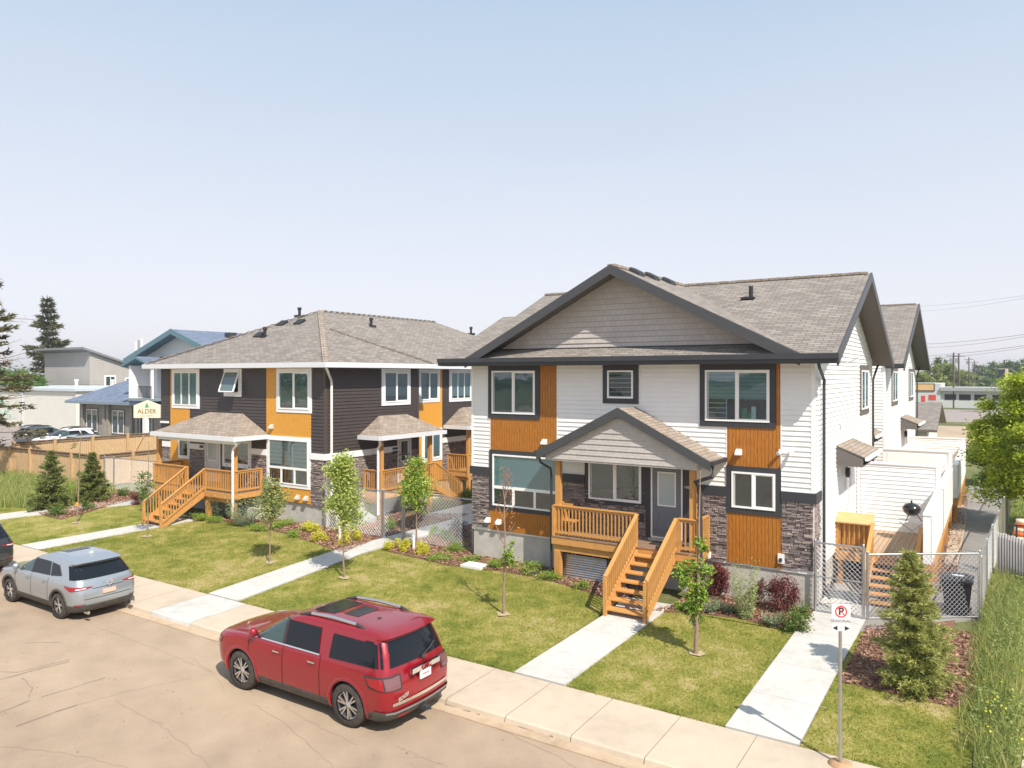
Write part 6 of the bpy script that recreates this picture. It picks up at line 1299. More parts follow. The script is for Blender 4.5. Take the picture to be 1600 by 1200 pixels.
mb = MB(); mb.fbox(FR(173.6), -11.4, -10.1, 1.5, 2.6, 0, .05); mb.build('window', MATS['signal_red'], ST)
mb = MB(); mb.fbox(FR(173.6), -14.6, -10.3, 3.3, 4.9, 0, .15); sb = mb.build('sign_box', M_DARK, ST); mb = MB(); mb.fbox(FR(173.6), -14.4, -10.5, 3.5, 4.7, .15, .18); mb.build('sign_face', mat('orange_sign', (.70, .36, .07), .5, c2=(.62, .5, .3), vscale=1.5), sb)
# utility poles and wires
def upole(px, top, d, lab, arm=False):
    a = (px-800)/F_PX; x, y = (FW[0]+a*RT[0])*d, (FW[1]+a*RT[1])*d; z = CAMZ+(HOR-top)*d/F_PX
    t = thing('utility_pole', (x, y, 0), lab, 'pole', 'utility poles beyond the garage'); mb = MB(); mb.tube([(x, y, 0), (x, y, z)], [.22, .15], 8); mb.build('pole', mat('pole_wood', (.10, .08, .07), .9), t)
    mb = MB(); mb.box(x-1.3, x+1.3, y-.08, y+.08, z-.75, z-.6); mb.build('crossarm', MATS['pole_wood'], t)
    mb = MB(); mb.tube([(x-.45, y, z-2.2), (x-.45, y, z-1.1)], .25, 8); mb.build('transformer', M_GALV, t)
    return (x, y, z)
upole(1490, 551, 150, 'nearest tall dark utility pole over the strip building'); upole(1498, 552, 170, 'brown utility pole just right of the nearest dark pole'); upole(1514, 558, 230, 'pale utility pole third from the left over the strip building')
upole(1522.5, 563, 260, 'utility pole fourth from the left over the strip building'); upole(1527, 571, 330, 'short distant utility pole fifth from the left'); upole(1533, 571, 350, 'short distant utility pole sixth from the left')
def wire(lab, pa, pb, sag, r=.035):
    def w(px, py, d): a = (px-800)/F_PX; return Vector(((FW[0]+a*RT[0])*d, (FW[1]+a*RT[1])*d, CAMZ+(HOR-py)*d/F_PX))
    a, b = w(*pa), w(*pb); mb = MB(); mb.tube([a.lerp(b, k/16)-UPV*(sag*4*(k/16)*(1-k/16)) for k in range(17)], r, 4, smooth=False)
    tag(mb.build('power_line', mat('wire_grey', (.22, .22, .24), .6)), lab, 'wire', 'power lines in the sky at the right')
wire('highest faint power line at the right edge of the sky', (1640, 456, 90), (1380, 480, 150), .5, .014); wire('second faint power line below the highest one', (1640, 458, 88), (1380, 486, 148), .8, .014)
wire('upper dark power line of the middle pair', (1640, 517, 75), (1380, 537, 150), .6, .024); wire('lower dark power line of the middle pair', (1640, 519, 75), (1380, 540, 150), .9, .02)
wire('lowest power line just above the far trees', (1640, 534, 75), (1380, 556, 150), .6, .024); wire('lowest thin power line just under its twin', (1640, 536, 75), (1380, 559, 150), .8, .018)
a_ = (1569-800)/F_PX; d_ = 130; q = Vector((FW[0]+a_*RT[0], FW[1]+a_*RT[1], 0))*d_; PY = thing('pylon_sign', tuple(q), 'tall two-sided roadside sign box above the big green tree', 'sign')
mb = MB(); z1_ = CAMZ+(HOR-576)*d_/F_PX; z0_ = CAMZ+(HOR-604)*d_/F_PX
mb.box(q.x-.9, q.x+.6, q.y-.5, q.y+1.2, z0_, z1_); mb.build('sign_box', mat('sign_white2', (.66, .6, .55), .6, c2=(.5, .3, .15), vscale=1.2), PY); mb = MB(); mb.box(q.x-.92, q.x+.15, q.y-.52, q.y-.5, z0_+.1, z1_-.1); mb.build('dark_face', mat('navy_face', (.03, .035, .06), .5), PY)
mb = MB(); mb.tube([q, q+UPV*z0_], .15, 8); mb.build('post', M_GALV, PY)

# ================================================================ TREES AND PLANTS
def quads(C, L, Wd, up=.5, seed=None, spread=1.):
    """leaf quads (pointed) at the points C"""
    n = len(C); d = RNG.normal(0, 1, (n, 3)); d[:, 2] = d[:, 2]*.5+.0; d /= np.linalg.norm(d, axis=1)[:, None]
    nn = RNG.normal(0, 1, (n, 3)); nn[:, 2] += up*2; s = np.cross(d, nn); s /= (np.linalg.norm(s, axis=1)[:, None]+1e-9)
    Ls = (L*RNG.uniform(.6, 1.3, n))[:, None]; Ws = (Wd*RNG.uniform(.7, 1.2, n))[:, None]
    V = np.stack([C-d*Ls*.5, C+s*Ws*.5, C+d*Ls*.5, C-s*Ws*.5], 1).reshape(-1, 3); return V, np.arange(4*n).reshape(-1, 4)
M_BARK = mat('bark', (.16, .12, .095), .95, c2=(.25, .20, .16), vscale=6, bump=.6, bscale=25); M_BARKL = mat('young_bark', (.23, .155, .115), .85, c2=(.32, .23, .17), vscale=12)
def blob(n, c, r, shell=.5):
    p = RNG.normal(0, 1, (n, 3)); p /= np.linalg.norm(p, axis=1)[:, None]; p *= (RNG.uniform(shell**3, 1, n)**(1/3))[:, None]; return np.array(c)+p*np.array(r)
def broadleaf(name, lab, base, H, r, n, leaf, m, cat='tree', group=None, zb=.3, clumps=40, tr=.12, limbs=9, csize=.3, bark=None):
    t = thing(name, base, lab, cat, group); bx, by, bz = base; zc = bz+H*(zb+(1-zb)/2); rz_ = H*(1-zb)/2
    C = blob(clumps, (bx, by, zc), (r*.86, r*.86, rz_*.9), .45); C += RNG.normal(0, 1, C.shape)*np.array([r*.1, r*.1, rz_*.06]); k = max(1, n//clumps); pts = []
    for c in C:
        cr = r*csize*RNG.uniform(.5, 1.5); pts.append(np.array(c)+np.clip(RNG.normal(0, .5, (int(k*RNG.uniform(.6, 1.4)), 3)), -1.2, 1.2)*np.array([cr, cr, cr*.6]))
    V, Fq = quads(np.concatenate(pts), leaf, leaf*.5); npmesh('crown', V, Fq, m, t)
    mb = MB(); zt = bz+H*.75; mb.tube([(bx, by, bz-.1), (bx+r*.04, by, bz+H*zb), (bx-r*.03, by+r*.03, zt)], [tr*1.3, tr, tr*.3], 9); trk = mb.build('trunk', bark or M_BARK, t)
    mb = MB()
    for c in C[:limbs]:
        s = Vector((bx, by, bz+H*zb*RNG.uniform(.7, 1.5))); e = Vector(c); mid = s.lerp(e, .5)+Vector((0, 0, -r*.06)); mb.tube([s, mid, e], [tr*.5, tr*.3, tr*.08], 5)
    if limbs: mb.build('limbs', bark or M_BARK, t)
    return t
def conifer(name, lab, base, H, R, m, cat='tree', group=None, rows=22, per=11, needles=38, nl=.09, nw=.03, zb=.02, thin=1., tr=.06, lean=0., ragged=.25, top=.04, bark=None, inner=0., oval=False):
    t = thing(name, base, lab, cat, group); bx, by, bz = base; pts = []; dirs = []; mb = MB()
    mb.tube([(bx, by, bz-.1), (bx+lean*.5, by, bz+H*.5), (bx+lean, by, bz+H)], [tr, tr*.6, tr*.12], 8)
    for i in range(rows):
        f = (i+.5*RNG.random())/rows; z = zb*H+(1-zb)*H*f; rad = R*(((1-f)**.85) if not oval else ((1-f)**.62)*min(1, .72+f*1.6))*RNG.uniform(1-ragged, 1.05)+R*top
        for k in range(max(4, int(per*(1-f*.5)))):
            a = RNG.uniform(0, 2*np.pi); rr = rad*RNG.uniform(1-ragged, 1.1); d = np.array([np.cos(a), np.sin(a)]); dz = (.35-.55*(1-f))*rr*RNG.uniform(.5, 1.3)
            s = np.array([bx+lean*f, by, bz+z]); e = s+np.array([d[0]*rr, d[1]*rr, dz+rr*.12])
            if rad > R*.2 and k % 2 == 0: mb.tube([s, s+(e-s)*.6+np.array([0, 0, -.03*rr]), e], [tr*.22, tr*.15, tr*.04], 4, caps=False)
            q = int(needles*thin*(.25+rr/R)); u = RNG.uniform(inner, 1, q)**.75; P = s+(e-s)*u[:, None]
            side = np.array([-d[1], d[0], 0]); wv = rr*.28*(1-u*.75); P = P+side*(RNG.normal(0, 1, q)*wv*.6)[:, None]; P[:, 2] += RNG.normal(0, .03, q)*rr-np.abs(RNG.normal(0, .05, q))*rr
            nd = d*.8; D = np.stack([nd[0]+RNG.normal(0, .5, q), nd[1]+RNG.normal(0, .5, q), RNG.normal(.15, .35, q)], 1); pts.append(P); dirs.append(D)
    C = np.concatenate(pts); D = np.concatenate(dirs); D /= np.linalg.norm(D, axis=1)[:, None]; n = len(C)
    nn = RNG.normal(0, 1, (n, 3)); s = np.cross(D, nn); s /= np.linalg.norm(s, axis=1)[:, None]; Ls = nl*RNG.uniform(.6, 1.4, n)[:, None]
    V = np.stack([C-s*nw*.5, C+s*nw*.5, C+D*Ls], 1).reshape(-1, 3); npmesh('crown', V, np.arange(3*n).reshape(-1, 3), m, t); mb.build('trunk', bark or M_BARK, t); return t
M_SPR = leafmat('spruce_green', (.11, .15, .04), (.34, .37, .12), .6, .3); M_SPRD = leafmat('dark_spruce', (.05, .065, .03), (.17, .17, .075), .6, .15)
M_MAP = leafmat('maple_green', (.15, .27, .02), (.58, .63, .07), .5, .5); M_GRN = leafmat('mid_green', (.06, .13, .025), (.20, .30, .07), .5, .35); M_FAR = leafmat('far_green', (.14, .21, .05), (.36, .40, .12), .6, .4); M_FARD = leafmat('far_dark', (.08, .13, .055), (.19, .26, .11), .6, .35)
M_YG = leafmat('yellow_green', (.25, .36, .05), (.62, .66, .22), .5, .4); M_GOLD = leafmat('gold_leaf', (.50, .50, .03), (.80, .74, .12), .5, .35); M_JUN = leafmat('juniper', (.12, .22, .03), (.34, .46, .07), .55, .25)
M_BARB = leafmat('barberry', (.08, .015, .02), (.26, .08, .07), .5, .25); M_SAGE = leafmat('sage', (.14, .20, .12), (.34, .42, .26), .6, .3); M_DEAD = leafmat('dead_leaf', (.30, .10, .05), (.45, .22, .12), .7, .2); M_PURP = leafmat('purple_leaf', (.06, .04, .05), (.16, .10, .12), .5, .2)
def gp(px, py): return G(px, py)
# spruces
conifer('spruce_tree', 'young green spruce in the mulch beside the right walkway and no parking sign', gp(1430, 1078), 2.95, 1.02, leafmat('bright_spruce', (.20, .25, .06), (.56, .56, .20), .55, .4), rows=34, per=19, needles=120, nl=.085, nw=.026, tr=.05, lean=-.12, ragged=.45, oval=True)
conifer('spruce_tree', 'left one of two small spruces before the weathered wood fence', gp(80, 795), 2.9, 1.2, M_SPR, rows=26, per=15, needles=90, nl=.13, nw=.045, ragged=.35)
conifer('spruce_tree', 'right one of two small spruces before the weathered wood fence', gp(144, 783), 2.55, 1.0, M_SPR, rows=26, per=15, needles=90, nl=.13, nw=.045, ragged=.35)
conifer('spruce_tree', 'tall dark spruce rising behind the grey single-pitch building', (-160, 75.2, 0), 22.2, 6.6, M_SPRD, rows=20, per=13, needles=110, nl=1.0, nw=.42, tr=.4, ragged=.5, top=.02)
conifer('spruce_tree', 'old sparse spruce with bare lower limbs at the left edge of the photo', (-53.6, 21.3, 0), 14.5, 2.5, leafmat('tired_spruce', (.06, .07, .03), (.20, .17, .08), .6, .2), rows=22, per=7, needles=50, nl=.32, nw=.11, tr=.36, thin=.9, ragged=.5, zb=.2, top=.3, inner=.35)
mb = MB()
o_ = Vector((-53.6, 21.3, 0)); rr = random.Random(5)
for k in range(16):
    z = rr.uniform(1.8, 11); a = rr.uniform(-.9, 1.3); L_ = rr.uniform(1.8, 3.6); d = Vector((math.cos(a), math.sin(a), rr.uniform(-.35, .25))); s = o_+UPV*z; m_ = s+d*L_*.5-UPV*.15
    mb.tube([s, m_, s+d*L_], [.035, .02, .006], 4)
    for j in range(5): q = s.lerp(s+d*L_, rr.uniform(.4, 1)); mb.tube([q, q+Vector((rr.uniform(-.2, .6), rr.uniform(-.4, .4), rr.uniform(-.4, .3)))], [.008, .003], 3, caps=False)
br = mb.build('bare_branches', mat('dead_wood', (.22, .16, .12), .9)); tr_ = [o for o in COL.objects if o.type == 'EMPTY' and (o.location-o_).length < .01][0]; br.parent = tr_; br.location = -o_
# the big tree at the right edge, in the neighbour's yard
broadleaf('maple_tree', 'large bright green leafy tree at the right edge over the side path', (1.75, 38.0, 0), 7.0, 3.0, 60000, .16, M_MAP, zb=.13, clumps=115, tr=.13, limbs=26, csize=.2)
broadleaf('shrub', 'dark bushy shrub behind the big green tree beside the dirt yard', (.2, 53, 0), 3.6, 1.9, 7000, .22, M_GRN, 'shrub', zb=.02, clumps=40, tr=.06, limbs=4)
# saplings
SOIL = []
def sapling(lab, px, py, top, crown, m, n, leaf, bare=0, H=None, tr=.028, extra=None, kind='young_tree', tw=9, tag_=None):
    """trunk from the ground to 'top' (photo row); crown = list of (px, py, rx, ry, n)"""
    b = gp(px, py); d = dist(b); sc = d/F_PX; t = thing(kind, b, lab, 'tree', 'staked young trees along the lawns'); rt = Vector((*RT, 0)); rr = random.Random(px)
    def W(x, y, o=0): return Vector(b)+rt*((x-px)*sc)+UPV*((py-y)*sc)+Vector((-FW[0], -FW[1], 0))*o
    tp = W(px+(0 if extra is None else extra), top); mb = MB(); k = 7
    mb.tube([Vector(b).lerp(tp, i/k)+Vector((rr.uniform(-.02, .02), rr.uniform(-.02, .02), 0))*(i > 0) for i in range(k+1)], [tr*(1.15-.95*i/k) for i in range(k+1)], 8)
    tips = []
    for (cx, cy, rx, ry, q) in crown:
        for j in range(max(3, tw)):
            a = rr.uniform(0, 2*math.pi); e = W(cx, cy)+rt*(math.cos(a)*rx*sc*rr.uniform(.4, .95))+Vector((-FW[0], -FW[1], 0))*(math.sin(a)*rx*sc*rr.uniform(.4, .95))+UPV*(rr.uniform(-.8, .8)*ry*sc)
            f = min(.97, max(.1, (e.z-b[2])/max(.1, tp.z-b[2])-.12)); s = Vector(b).lerp(tp, f); mb.tube([s, s.lerp(e, .5)+UPV*.02, e], [tr*.35, tr*.22, tr*.1], 4, caps=False); tips.append((s, e))
    mb.build('trunk', M_BARKL, t); P = []; SOIL.append(b)
    for (cx, cy, rx, ry, q) in crown:
        c = W(cx, cy); nc = max(3, q//45); C = blob(nc, c, (rx*sc*.8, rx*sc*.8, ry*sc*.85), .2)
        for cc_ in C: P.append(cc_+RNG.normal(0, 1, (q//nc, 3))*np.array([rx*sc*.28, rx*sc*.28, min(ry, rx)*sc*.3]))
    if P:
        P = np.concatenate(P); P = np.concatenate([P, P+RNG.normal(0, .035, P.shape)]); V, Fq = quads(P, leaf*1.1, leaf*.68); npmesh('crown', V, Fq, m, t)
    if tag_: mb = MB(); q_ = W(*tag_); mb.lathe(tuple(q_), [(.05, -.09), (.06, 0), (.05, .09)], 8); mb.build('trunk_guard', mat('orange_tape', (.75, .35, .05), .6), t)
    return t
sapling('almost bare young tree with reddish dead leaves left of the front porch stairs', 787, 960, 735, [(790, 872, 15, 14, 200), (800, 848, 8, 6, 30)], M_JUN, 1, .075, tr=.034, extra=3, tw=4)
rr = random.Random(3); t_ = [o for o in COL.objects if o.type == 'EMPTY' and o.get('label', '').startswith('almost bare')][0]; b = Vector(t_.location); d = dist(b); sc = d/F_PX; mb = MB(); RTV = Vector((*RT, 0))
for x, y, x2, y2 in ((787, 850, 772, 812), (788, 840, 806, 815), (789, 815, 777, 785), (789, 800, 800, 780), (790, 790, 784, 750), (790, 775, 797, 745), (787, 870, 800, 855)):
    mb.tube([b+RTV*((x-787)*sc)+UPV*((960-y)*sc), b+RTV*(((x+x2)/2-787)*sc)+UPV*((960-(y+y2)/2-3)*sc), b+RTV*((x2-787)*sc)+UPV*((960-y2)*sc)], [.016, .012, .004], 5)
mb.build('bare_branches', M_BARKL, t_)
P = np.concatenate([np.array(b+RTV*((x-787)*sc)+UPV*((960-y)*sc))+RNG.normal(0, 1, (n_, 3))*sc*np.array([5, 5, s_]) for x, y, s_, n_ in ((791, 750, 12, 60), (795, 768, 8, 45), (775, 795, 8, 20), (800, 800, 8, 20), (786, 735, 5, 12), (800, 822, 8, 14))])
V, Fq = quads(P, .08, .035); npmesh('dead_leaves', V, Fq, M_DEAD, t_)
sapling('tall young tree with a thin green crown in front of the porch downspout', 1087, 1022, 735, [(1088, 905, 22, 30, 420), (1075, 895, 18, 18, 130), (1092, 940, 16, 22, 330), (1095, 860, 12, 30, 110), (1110, 888, 10, 8, 50), (1086, 965, 14, 8, 120)], M_YG if 0 else M_JUN, 1, .085, tr=.05, extra=8, tw=6)
sapling('young tree with a tall pale-flowering crown, left of the middle gate walkway', 538, 903, 710, [(532, 735, 22, 34, 1700), (537, 775, 26, 34, 1700), (545, 810, 24, 22, 600)], M_YG, 1, .085, tr=.03, extra=-6)
sapling('young tree with a dense bright green crown in front of the middle gate fence', 650, 856, 712, [(652, 768, 26, 24, 2000), (648, 735, 15, 26, 800), (642, 758, 18, 14, 500)], leafmat('fresh_green', (.16, .30, .03), (.58, .66, .16), .5, .4), 1, .08, tr=.03, extra=2)
mb = MB(); q_ = gp(648, 858); mb.tube([(q_[0], q_[1]-.06, q_[2]), (q_[0], q_[1]-.06, q_[2]+.55)], .055, 8); tag(mb.build('trunk_guard', M_METW), 'white plastic guard at the foot of the bright green young tree', 'guard')
mb = MB(); q_ = gp(531, 846); mb.tube([q_, (q_[0], q_[1], q_[2]+.62)], .055, 8); tag(mb.build('white_stake', M_METW), 'short white stake standing in the mulch beside the dark house corner', 'stake')
sapling('small young tree with a round olive crown on the dark house lawn', 421, 879, 740, [(424, 787, 23, 26, 1250), (421, 762, 14, 16, 450)], leafmat('olive_leaf', (.16, .22, .05), (.50, .52, .22), .5, .35), 1, .085, tr=.03, extra=3)
sapling('thin bare sapling with an orange trunk band, on the far left lawn', 120, 817, 640, [(121, 720, 7, 50, 60)], M_GRN, 1, .08, tr=.03, extra=8, tw=5, tag_=(121, 788))
sapling('thin sapling with few leaves in front of the dark house stairs', 230, 838, 690, [(230, 762, 20, 14, 170), (226, 745, 12, 10, 80)], M_GRN, 1, .09, tr=.03, extra=2, tw=7)
# shrubs and perennials: (kind, photo x, photo y of the foot, half width px, height px, label)
SH = [
 ('jun', 710, 862, 17, 13, 'low green juniper nearest the chain link fence in the white house bed'), ('jun', 750, 861, 12, 9, 'small green plant at the left foundation corner of the white house'), ('sag', 776, 858, 11, 30, 'upright dark green shrub against the pale foundation'),
 ('jun', 736, 877, 15, 10, 'low green juniper just left of the flat white lid'), ('jun', 774, 888, 14, 15, 'bright low shrub at the foot of the almost bare tree'), ('jun', 831, 897, 20, 18, 'largest low juniper in the bed left of the front porch'), ('jun', 858, 907, 19, 12, 'flat juniper beside the left porch post'), ('jun', 909, 920, 13, 13, 'single juniper at the lawn edge below the porch deck'),
 ('gold', 488, 832, 14, 16, 'upper yellow shrub near the dark house corner post'), ('gold', 497, 846, 12, 15, 'bright yellow shrub at the lawn corner before the dark house'), ('gold', 537, 853, 9, 22, 'narrow yellow shrub beside the short white stake'), ('gold', 562, 845, 9, 18, 'yellow shrub standing alone in the mulch left of the gate'),
 ('jun', 609, 828, 13, 17, 'rounded green shrub behind the middle gate'), ('jun', 571, 812, 11, 16, 'pale shrub next to the window well cover'), ('gold', 614, 859, 12, 16, 'first yellow shrub right of the middle walkway'), ('gold', 632, 862, 10, 18, 'second yellow shrub right of the middle walkway'), ('gold', 658, 866, 13, 17, 'brightest yellow shrub by the white trunk guard'),
 ('jun', 698, 845, 11, 18, 'round yellow-green shrub behind the fence panel'), ('pur', 717, 842, 16, 28, 'dark purple-green shrub behind the fence near the white house wall'), ('jun', 677, 838, 8, 16, 'small yellow-green shrub by the courtyard walkway edge'), ('jun', 688, 874, 20, 10, 'wide flat juniper in the middle of the bed left of the white lid'), ('jun', 705, 846, 8, 9, 'small juniper hidden behind the fence wires'),
 ('jun', 315, 813, 15, 11, 'low juniper by the dark house porch post'), ('jun', 333, 817, 13, 10, 'second low juniper right of the dark house porch post'), ('lav', 352, 808, 25, 40, 'left clump of tall grey-green flowering perennial before the dark house porch'), ('lav', 381, 821, 24, 38, 'right clump of tall grey-green flowering perennial before the dark house porch'), ('jun', 403, 830, 16, 12, 'low juniper right of the tall perennials'),
 ('jun', 430, 826, 14, 10, 'juniper behind the round olive young tree'), ('jun', 450, 821, 18, 10, 'wide juniper under the two dark house foundation vents'), ('jun', 458, 840, 13, 9, 'bright yellow-green juniper on the lawn edge of the dark house bed'), ('jun', 478, 830, 12, 9, 'small juniper left of the upper yellow shrub'),
 ('barb', 1124, 932, 21, 46, 'tall dark red barberry left in the bed right of the porch'), ('sag', 1110, 958, 14, 22, 'grey-blue low plant beside the tall thin young tree'), ('sag', 1138, 958, 12, 14, 'smaller grey-blue plant left of the tall willowy shrub'), ('wil', 1164, 966, 19, 76, 'tall willowy light green shrub against the concrete foundation'), ('barb', 1186, 940, 12, 30, 'small dark red barberry behind the willowy shrub'),
 ('barb', 1222, 958, 24, 48, 'large dark red barberry at the right end of the bed'), ('sag', 1206, 978, 14, 18, 'grey-green low plant on the bed edge left of the big leafy shrub'), ('bush', 1243, 986, 20, 40, 'dense leafy green shrub at the corner by the right walkway'), ('jun', 1062, 953, 12, 10, 'low plant just right of the front porch stairs'), ('bush', 1076, 958, 9, 14, 'small green plant at the foot of the tall thin young tree'),
 ('pink', 214, 788, 10, 18, 'dark pink shrub at the foot of the dark house stairs'), ('bush', 232, 800, 12, 34, 'green shrub behind the thin sapling by the stairs'), ('bush', 137, 797, 9, 13, 'small green plant under the right small spruce'), ('bush', 90, 806, 13, 13, 'low green plant under the left small spruce'), ('jun', 108, 782, 15, 22, 'yellow-green shrub between the two small spruces'), ('bush', 192, 776, 8, 14, 'weedy plant beside the far left chain link fence'),
 ('bush', 735, 785, 16, 20, 'dark green shrubs in the gap behind the fence beside the white house'), ('gold', 1343, 1066, 0, 0, '')]
for kd, px, py, hw, h, lab in SH:
    if not lab: continue
    b = gp(px, py); d = dist(b); s = d/F_PX; R_ = hw*s*1.18; Hh = h*s*1.15; t = thing('shrub', b, lab, 'shrub'); bv = np.array(b)
    k = int(450+R_*Hh*3600)
    if kd in ('jun', 'gold', 'bush', 'pur', 'pink'):
        C = blob(max(7, int(R_*26)), bv+np.array([0, 0, Hh*.42]), (R_*.8, R_*.8, Hh*.45), .1); C[:, 2] = np.maximum(C[:, 2], b[2]+.02); P = np.concatenate([c+RNG.normal(0, 1, (k//len(C)+1, 3))*np.array([R_*.2, R_*.2, Hh*.16]) for c in C])
        P[:, 2] = np.maximum(P[:, 2], b[2]+.01); m = {'jun': M_JUN, 'gold': M_GOLD, 'bush': M_GRN, 'pur': M_PURP, 'pink': M_BARB}[kd]
        V, Fq = quads(P, .07 if kd != 'jun' else .085, .035 if kd != 'jun' else .02); npmesh('foliage', V, Fq, m, t)
    elif kd in ('lav', 'wil', 'sag'):
        n = int(k*.9); a = RNG.uniform(0, 2*np.pi, n); r0 = R_*.45*np.sqrt(RNG.random(n)); hh_ = Hh*RNG.uniform(.45, 1.05, n); f = RNG.random(n)
        P = bv+np.stack([np.cos(a)*(r0+R_*.6*f), np.sin(a)*(r0+R_*.6*f), hh_*f+.02], 1); V, Fq = quads(P, .09, .022); npmesh('foliage', V, Fq, M_SAGE if kd != 'wil' else leafmat('willow', (.20, .28, .10), (.48, .54, .26), .5, .35), t)
        if kd == 'lav':
            P = bv+np.stack([RNG.normal(0, R_*.4, 60), RNG.normal(0, R_*.4, 60), Hh*RNG.uniform(.8, 1.1, 60)], 1); V, Fq = quads(P, .05, .04); npmesh('flowers', V, Fq, M_GOLD, t)
    else:
        C = blob(22, bv+np.array([0, 0, Hh*.5]), (R_*.75, R_*.75, Hh*.5), .2); P = np.concatenate([c+RNG.normal(0, 1, (k//16, 3))*np.array([R_*.16, R_*.16, Hh*.12]) for c in C]); P[:, 2] = np.maximum(P[:, 2], b[2]+.03)
        V, Fq = quads(P, .06, .04); npmesh('foliage', V, Fq, M_BARB, t)
    mb = MB()
    for j in range(6): a = j*1.05; mb.tube([(b[0], b[1], b[2]), (b[0]+math.cos(a)*R_*.5, b[1]+math.sin(a)*R_*.5, b[2]+Hh*.6)], [.01, .004], 4, caps=False)
    mb.build('stems', M_BARKL, t)
# wild flowers in the rough grass
P = scatter([(-.2, 15.5), (1.1, 15.5), (.8, 19), (-.2, 19)], 26); P3_ = np.stack([P[:, 0], P[:, 1], ghv(P[:, 1])+RNG.uniform(.35, .6, len(P))], 1); V, Fq = quads(P3_, .05, .045); tag(npmesh('wild_flowers', V, Fq, M_GOLD), kind='stuff')
# trees beyond
TG = 'trees beyond the houses'; rr = random.Random(8)
def far(px, top, d, w, lab, m=M_FAR, kind='tree', leaf=None, n=2600):
    a = (px-800)/F_PX; b = ((FW[0]+a*RT[0])*d, (FW[1]+a*RT[1])*d, 0); H = CAMZ+(HOR-top)*d/F_PX; lf = leaf or d*.0042
    if kind == 'spruce_tree': return conifer(kind, lab, b, H, w*d/F_PX, m, 'tree', TG, rows=14, per=8, needles=18, nl=lf*1.5, nw=lf*.5, tr=d*.0015)
    return broadleaf(kind, lab, b, H, w*d/F_PX, n, lf, m, 'tree', TG, zb=.08, clumps=46, tr=d*.001, limbs=5, csize=.32)
for px, top, d, w, lab in ((12, 572, 118, 34, 'bright green tree behind the low white building at the far left'), (52, 580, 112, 26, 'green tree between the left edge and the tall dark spruce'), (-28, 560, 120, 32, 'green tree mostly cut off at the left edge'), (38, 590, 108, 22, 'low green tree just behind the mural wall')): far(px, top, d, w, lab, M_GRN, n=6000)
for px, top, d, w, lab, m in ((1440, 577, 215, 16, 'leafy tree just right of the second gable behind the strip building', M_FAR), (1462, 571, 225, 20, 'broad green tree behind the orange strip sign', M_FAR), (1482, 566, 240, 18, 'green tree behind the nearest utility pole', M_FAR), (1500, 575, 250, 18, 'pale green tree right of the brown utility pole', M_FAR),
     (1522, 582, 300, 18, 'low green tree in the middle of the distant row', M_FAR), (1545, 576, 320, 16, 'darker green tree left of the roadside sign', M_FARD), (1560, 568, 330, 15, 'dark tree behind the roadside sign', M_FARD), (1580, 561, 300, 18, 'tall dark green tree right of the roadside sign', M_FARD), (1600, 560, 280, 20, 'green tree at the right edge above the big tree', M_FARD), (1625, 556, 270, 24, 'broad green tree just outside the right edge', M_FARD)): far(px, top, d, w, lab, m)
for px, top, d, w, lab in ((1466, 557, 260, 8, 'distant spruce standing above the green trees near the poles'), (1475, 563, 270, 7, 'shorter distant spruce beside the taller one'), (1526, 571, 420, 5, 'small dark spruce on the horizon between the poles'), (1535, 572, 420, 5, 'second small dark spruce on the horizon'), (1543, 575, 430, 4, 'third small dark spruce on the horizon'), (1551, 566, 410, 5, 'pointed distant spruce left of the roadside sign')): far(px, top, d, w, lab, M_FARD, 'spruce_tree')
# the wooded horizon all round reads as one mass
n = 90000; an = RNG.uniform(-3.14, 3.14, n); rd = RNG.uniform(330, 520, n); hh_ = 4+3.2*np.sin(an*23)+2.4*np.sin(an*57+1)+rd*.006; zz = RNG.random(n)**.6*np.maximum(hh_, 3)
P = np.stack([np.sin(an)*rd, np.cos(an)*rd, zz], 1); V, Fq = quads(P, 3.2, 2.4); tag(npmesh('distant_woods', V, Fq, M_FARD), kind='stuff')

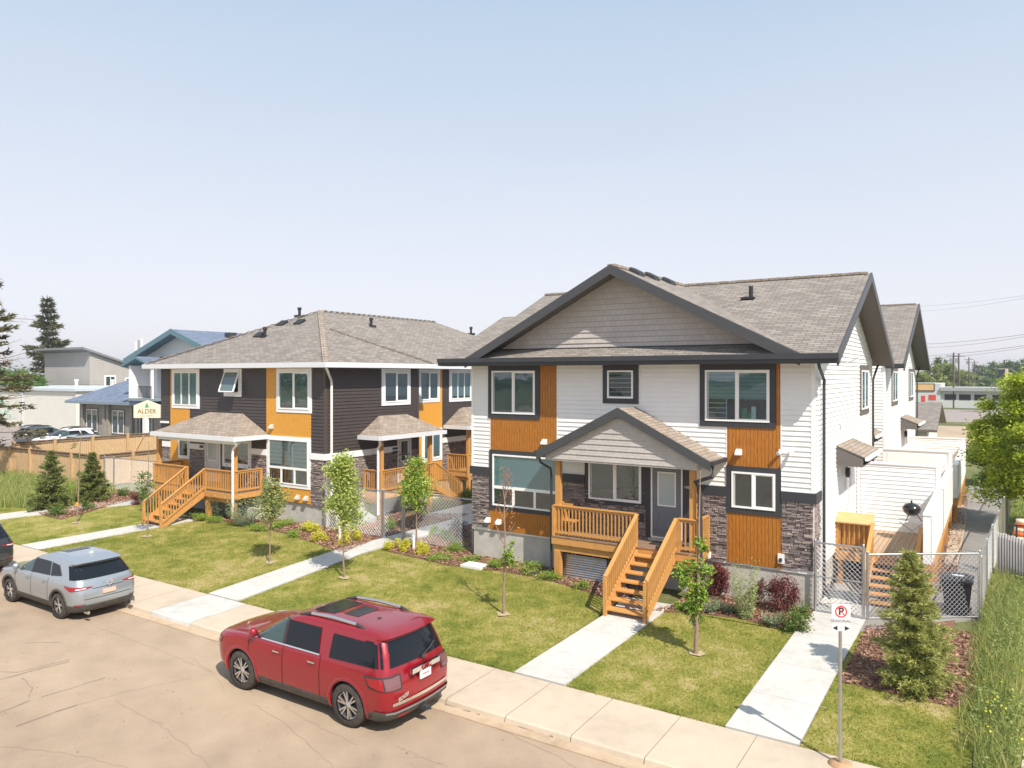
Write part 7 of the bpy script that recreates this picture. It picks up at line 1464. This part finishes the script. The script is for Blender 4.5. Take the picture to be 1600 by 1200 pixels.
# the far side of the street, behind the camera, which the front windows mirror
for i, (x, m_, lab) in enumerate(((-34, M_GREYB, 'grey gabled house across the street, seen only mirrored in windows of the dark house'), (-16, M_WHITE, 'white gabled house across the street, seen only mirrored in the front windows'), (3, M_TANB, 'tan gabled house across the street, seen only mirrored at the right'))):
    h = thing('gabled_house', (x, -24, -.5), lab, 'house'); z0 = -.5
    mb = MB(); mb.box(x-6, x+6, -34, -24, z0, 3.2); mb.add([(x-6, -24.0, 3.2), (x+6, -24.0, 3.2), (x, -24.0, 6.4)], [(0, 1, 2)]); mb.build('wall', m_, h)
    mb = MB(); mb.slab([(x, -23.4, 6.6), (x+6.6, -23.4, 3.1), (x+6.6, -34.6, 3.1), (x, -34.6, 6.6)], .2); mb.slab([(x-6.6, -23.4, 3.1), (x, -23.4, 6.6), (x, -34.6, 6.6), (x-6.6, -34.6, 3.1)], .2); mb.build('roof', [M_SHIN, M_TRIMW], h)
    for a in (-3.6, 2.0): mb = MB(); mb.box(x+a, x+a+1.8, -24, -23.93, .9, 2.3); mb.build('window', M_DARK, h)
    mb = MB(); mb.box(x-.5, x+.5, -24, -23.93, z0, 1.7); mb.build('door', M_BROWN, h)

mb = MB(); rr = random.Random(12)
for b in SOIL: mb.poly([(b[0]+math.cos(k*.63)*rr.uniform(.14, .32), b[1]+math.sin(k*.63)*rr.uniform(.12, .26), gh(b[1])+.022) for k in range(10)])
tag(mb.build('bare_soil', groundmat('soil', [(.38, .31, .19), (.48, .40, .26), (.30, .25, .12)], (2, 9, 60), .5, 80)), kind='structure')

P = scatter([(-.3, 15.2), (.4, 15.2), (.6, 24), (.7, 28.5), (-.1, 28.5), (-.35, 18)], 8); Q = np.repeat(P, 26, 0); Q = Q+RNG.normal(0, .07, Q.shape); H_ = RNG.uniform(.04, .42, len(Q))
V, Fq = quads(np.stack([Q[:, 0], Q[:, 1], ghv(Q[:, 1])+H_], 1), .085, .045); tag(npmesh('weeds', V, Fq, leafmat('weed_leaf', (.10, .17, .04), (.34, .40, .14), .6, .35)), kind='stuff')
mb = MB(); mb.box(-2300, 2300, -700, 2600, -2, 30); hz = mb.build('haze', mat('haze', (1, 1, 1)))
m = hz.data.materials[0]; m.node_tree.nodes.clear(); o = m.node_tree.nodes.new('ShaderNodeOutputMaterial'); v = m.node_tree.nodes.new('ShaderNodeVolumePrincipled')
v.inputs['Color'].default_value = (.93, .95, 1, 1); v.inputs['Density'].default_value = .0004; v.inputs['Anisotropy'].default_value = .3
m.node_tree.links.new(v.outputs[0], o.inputs['Volume']); tag(hz, kind='stuff')
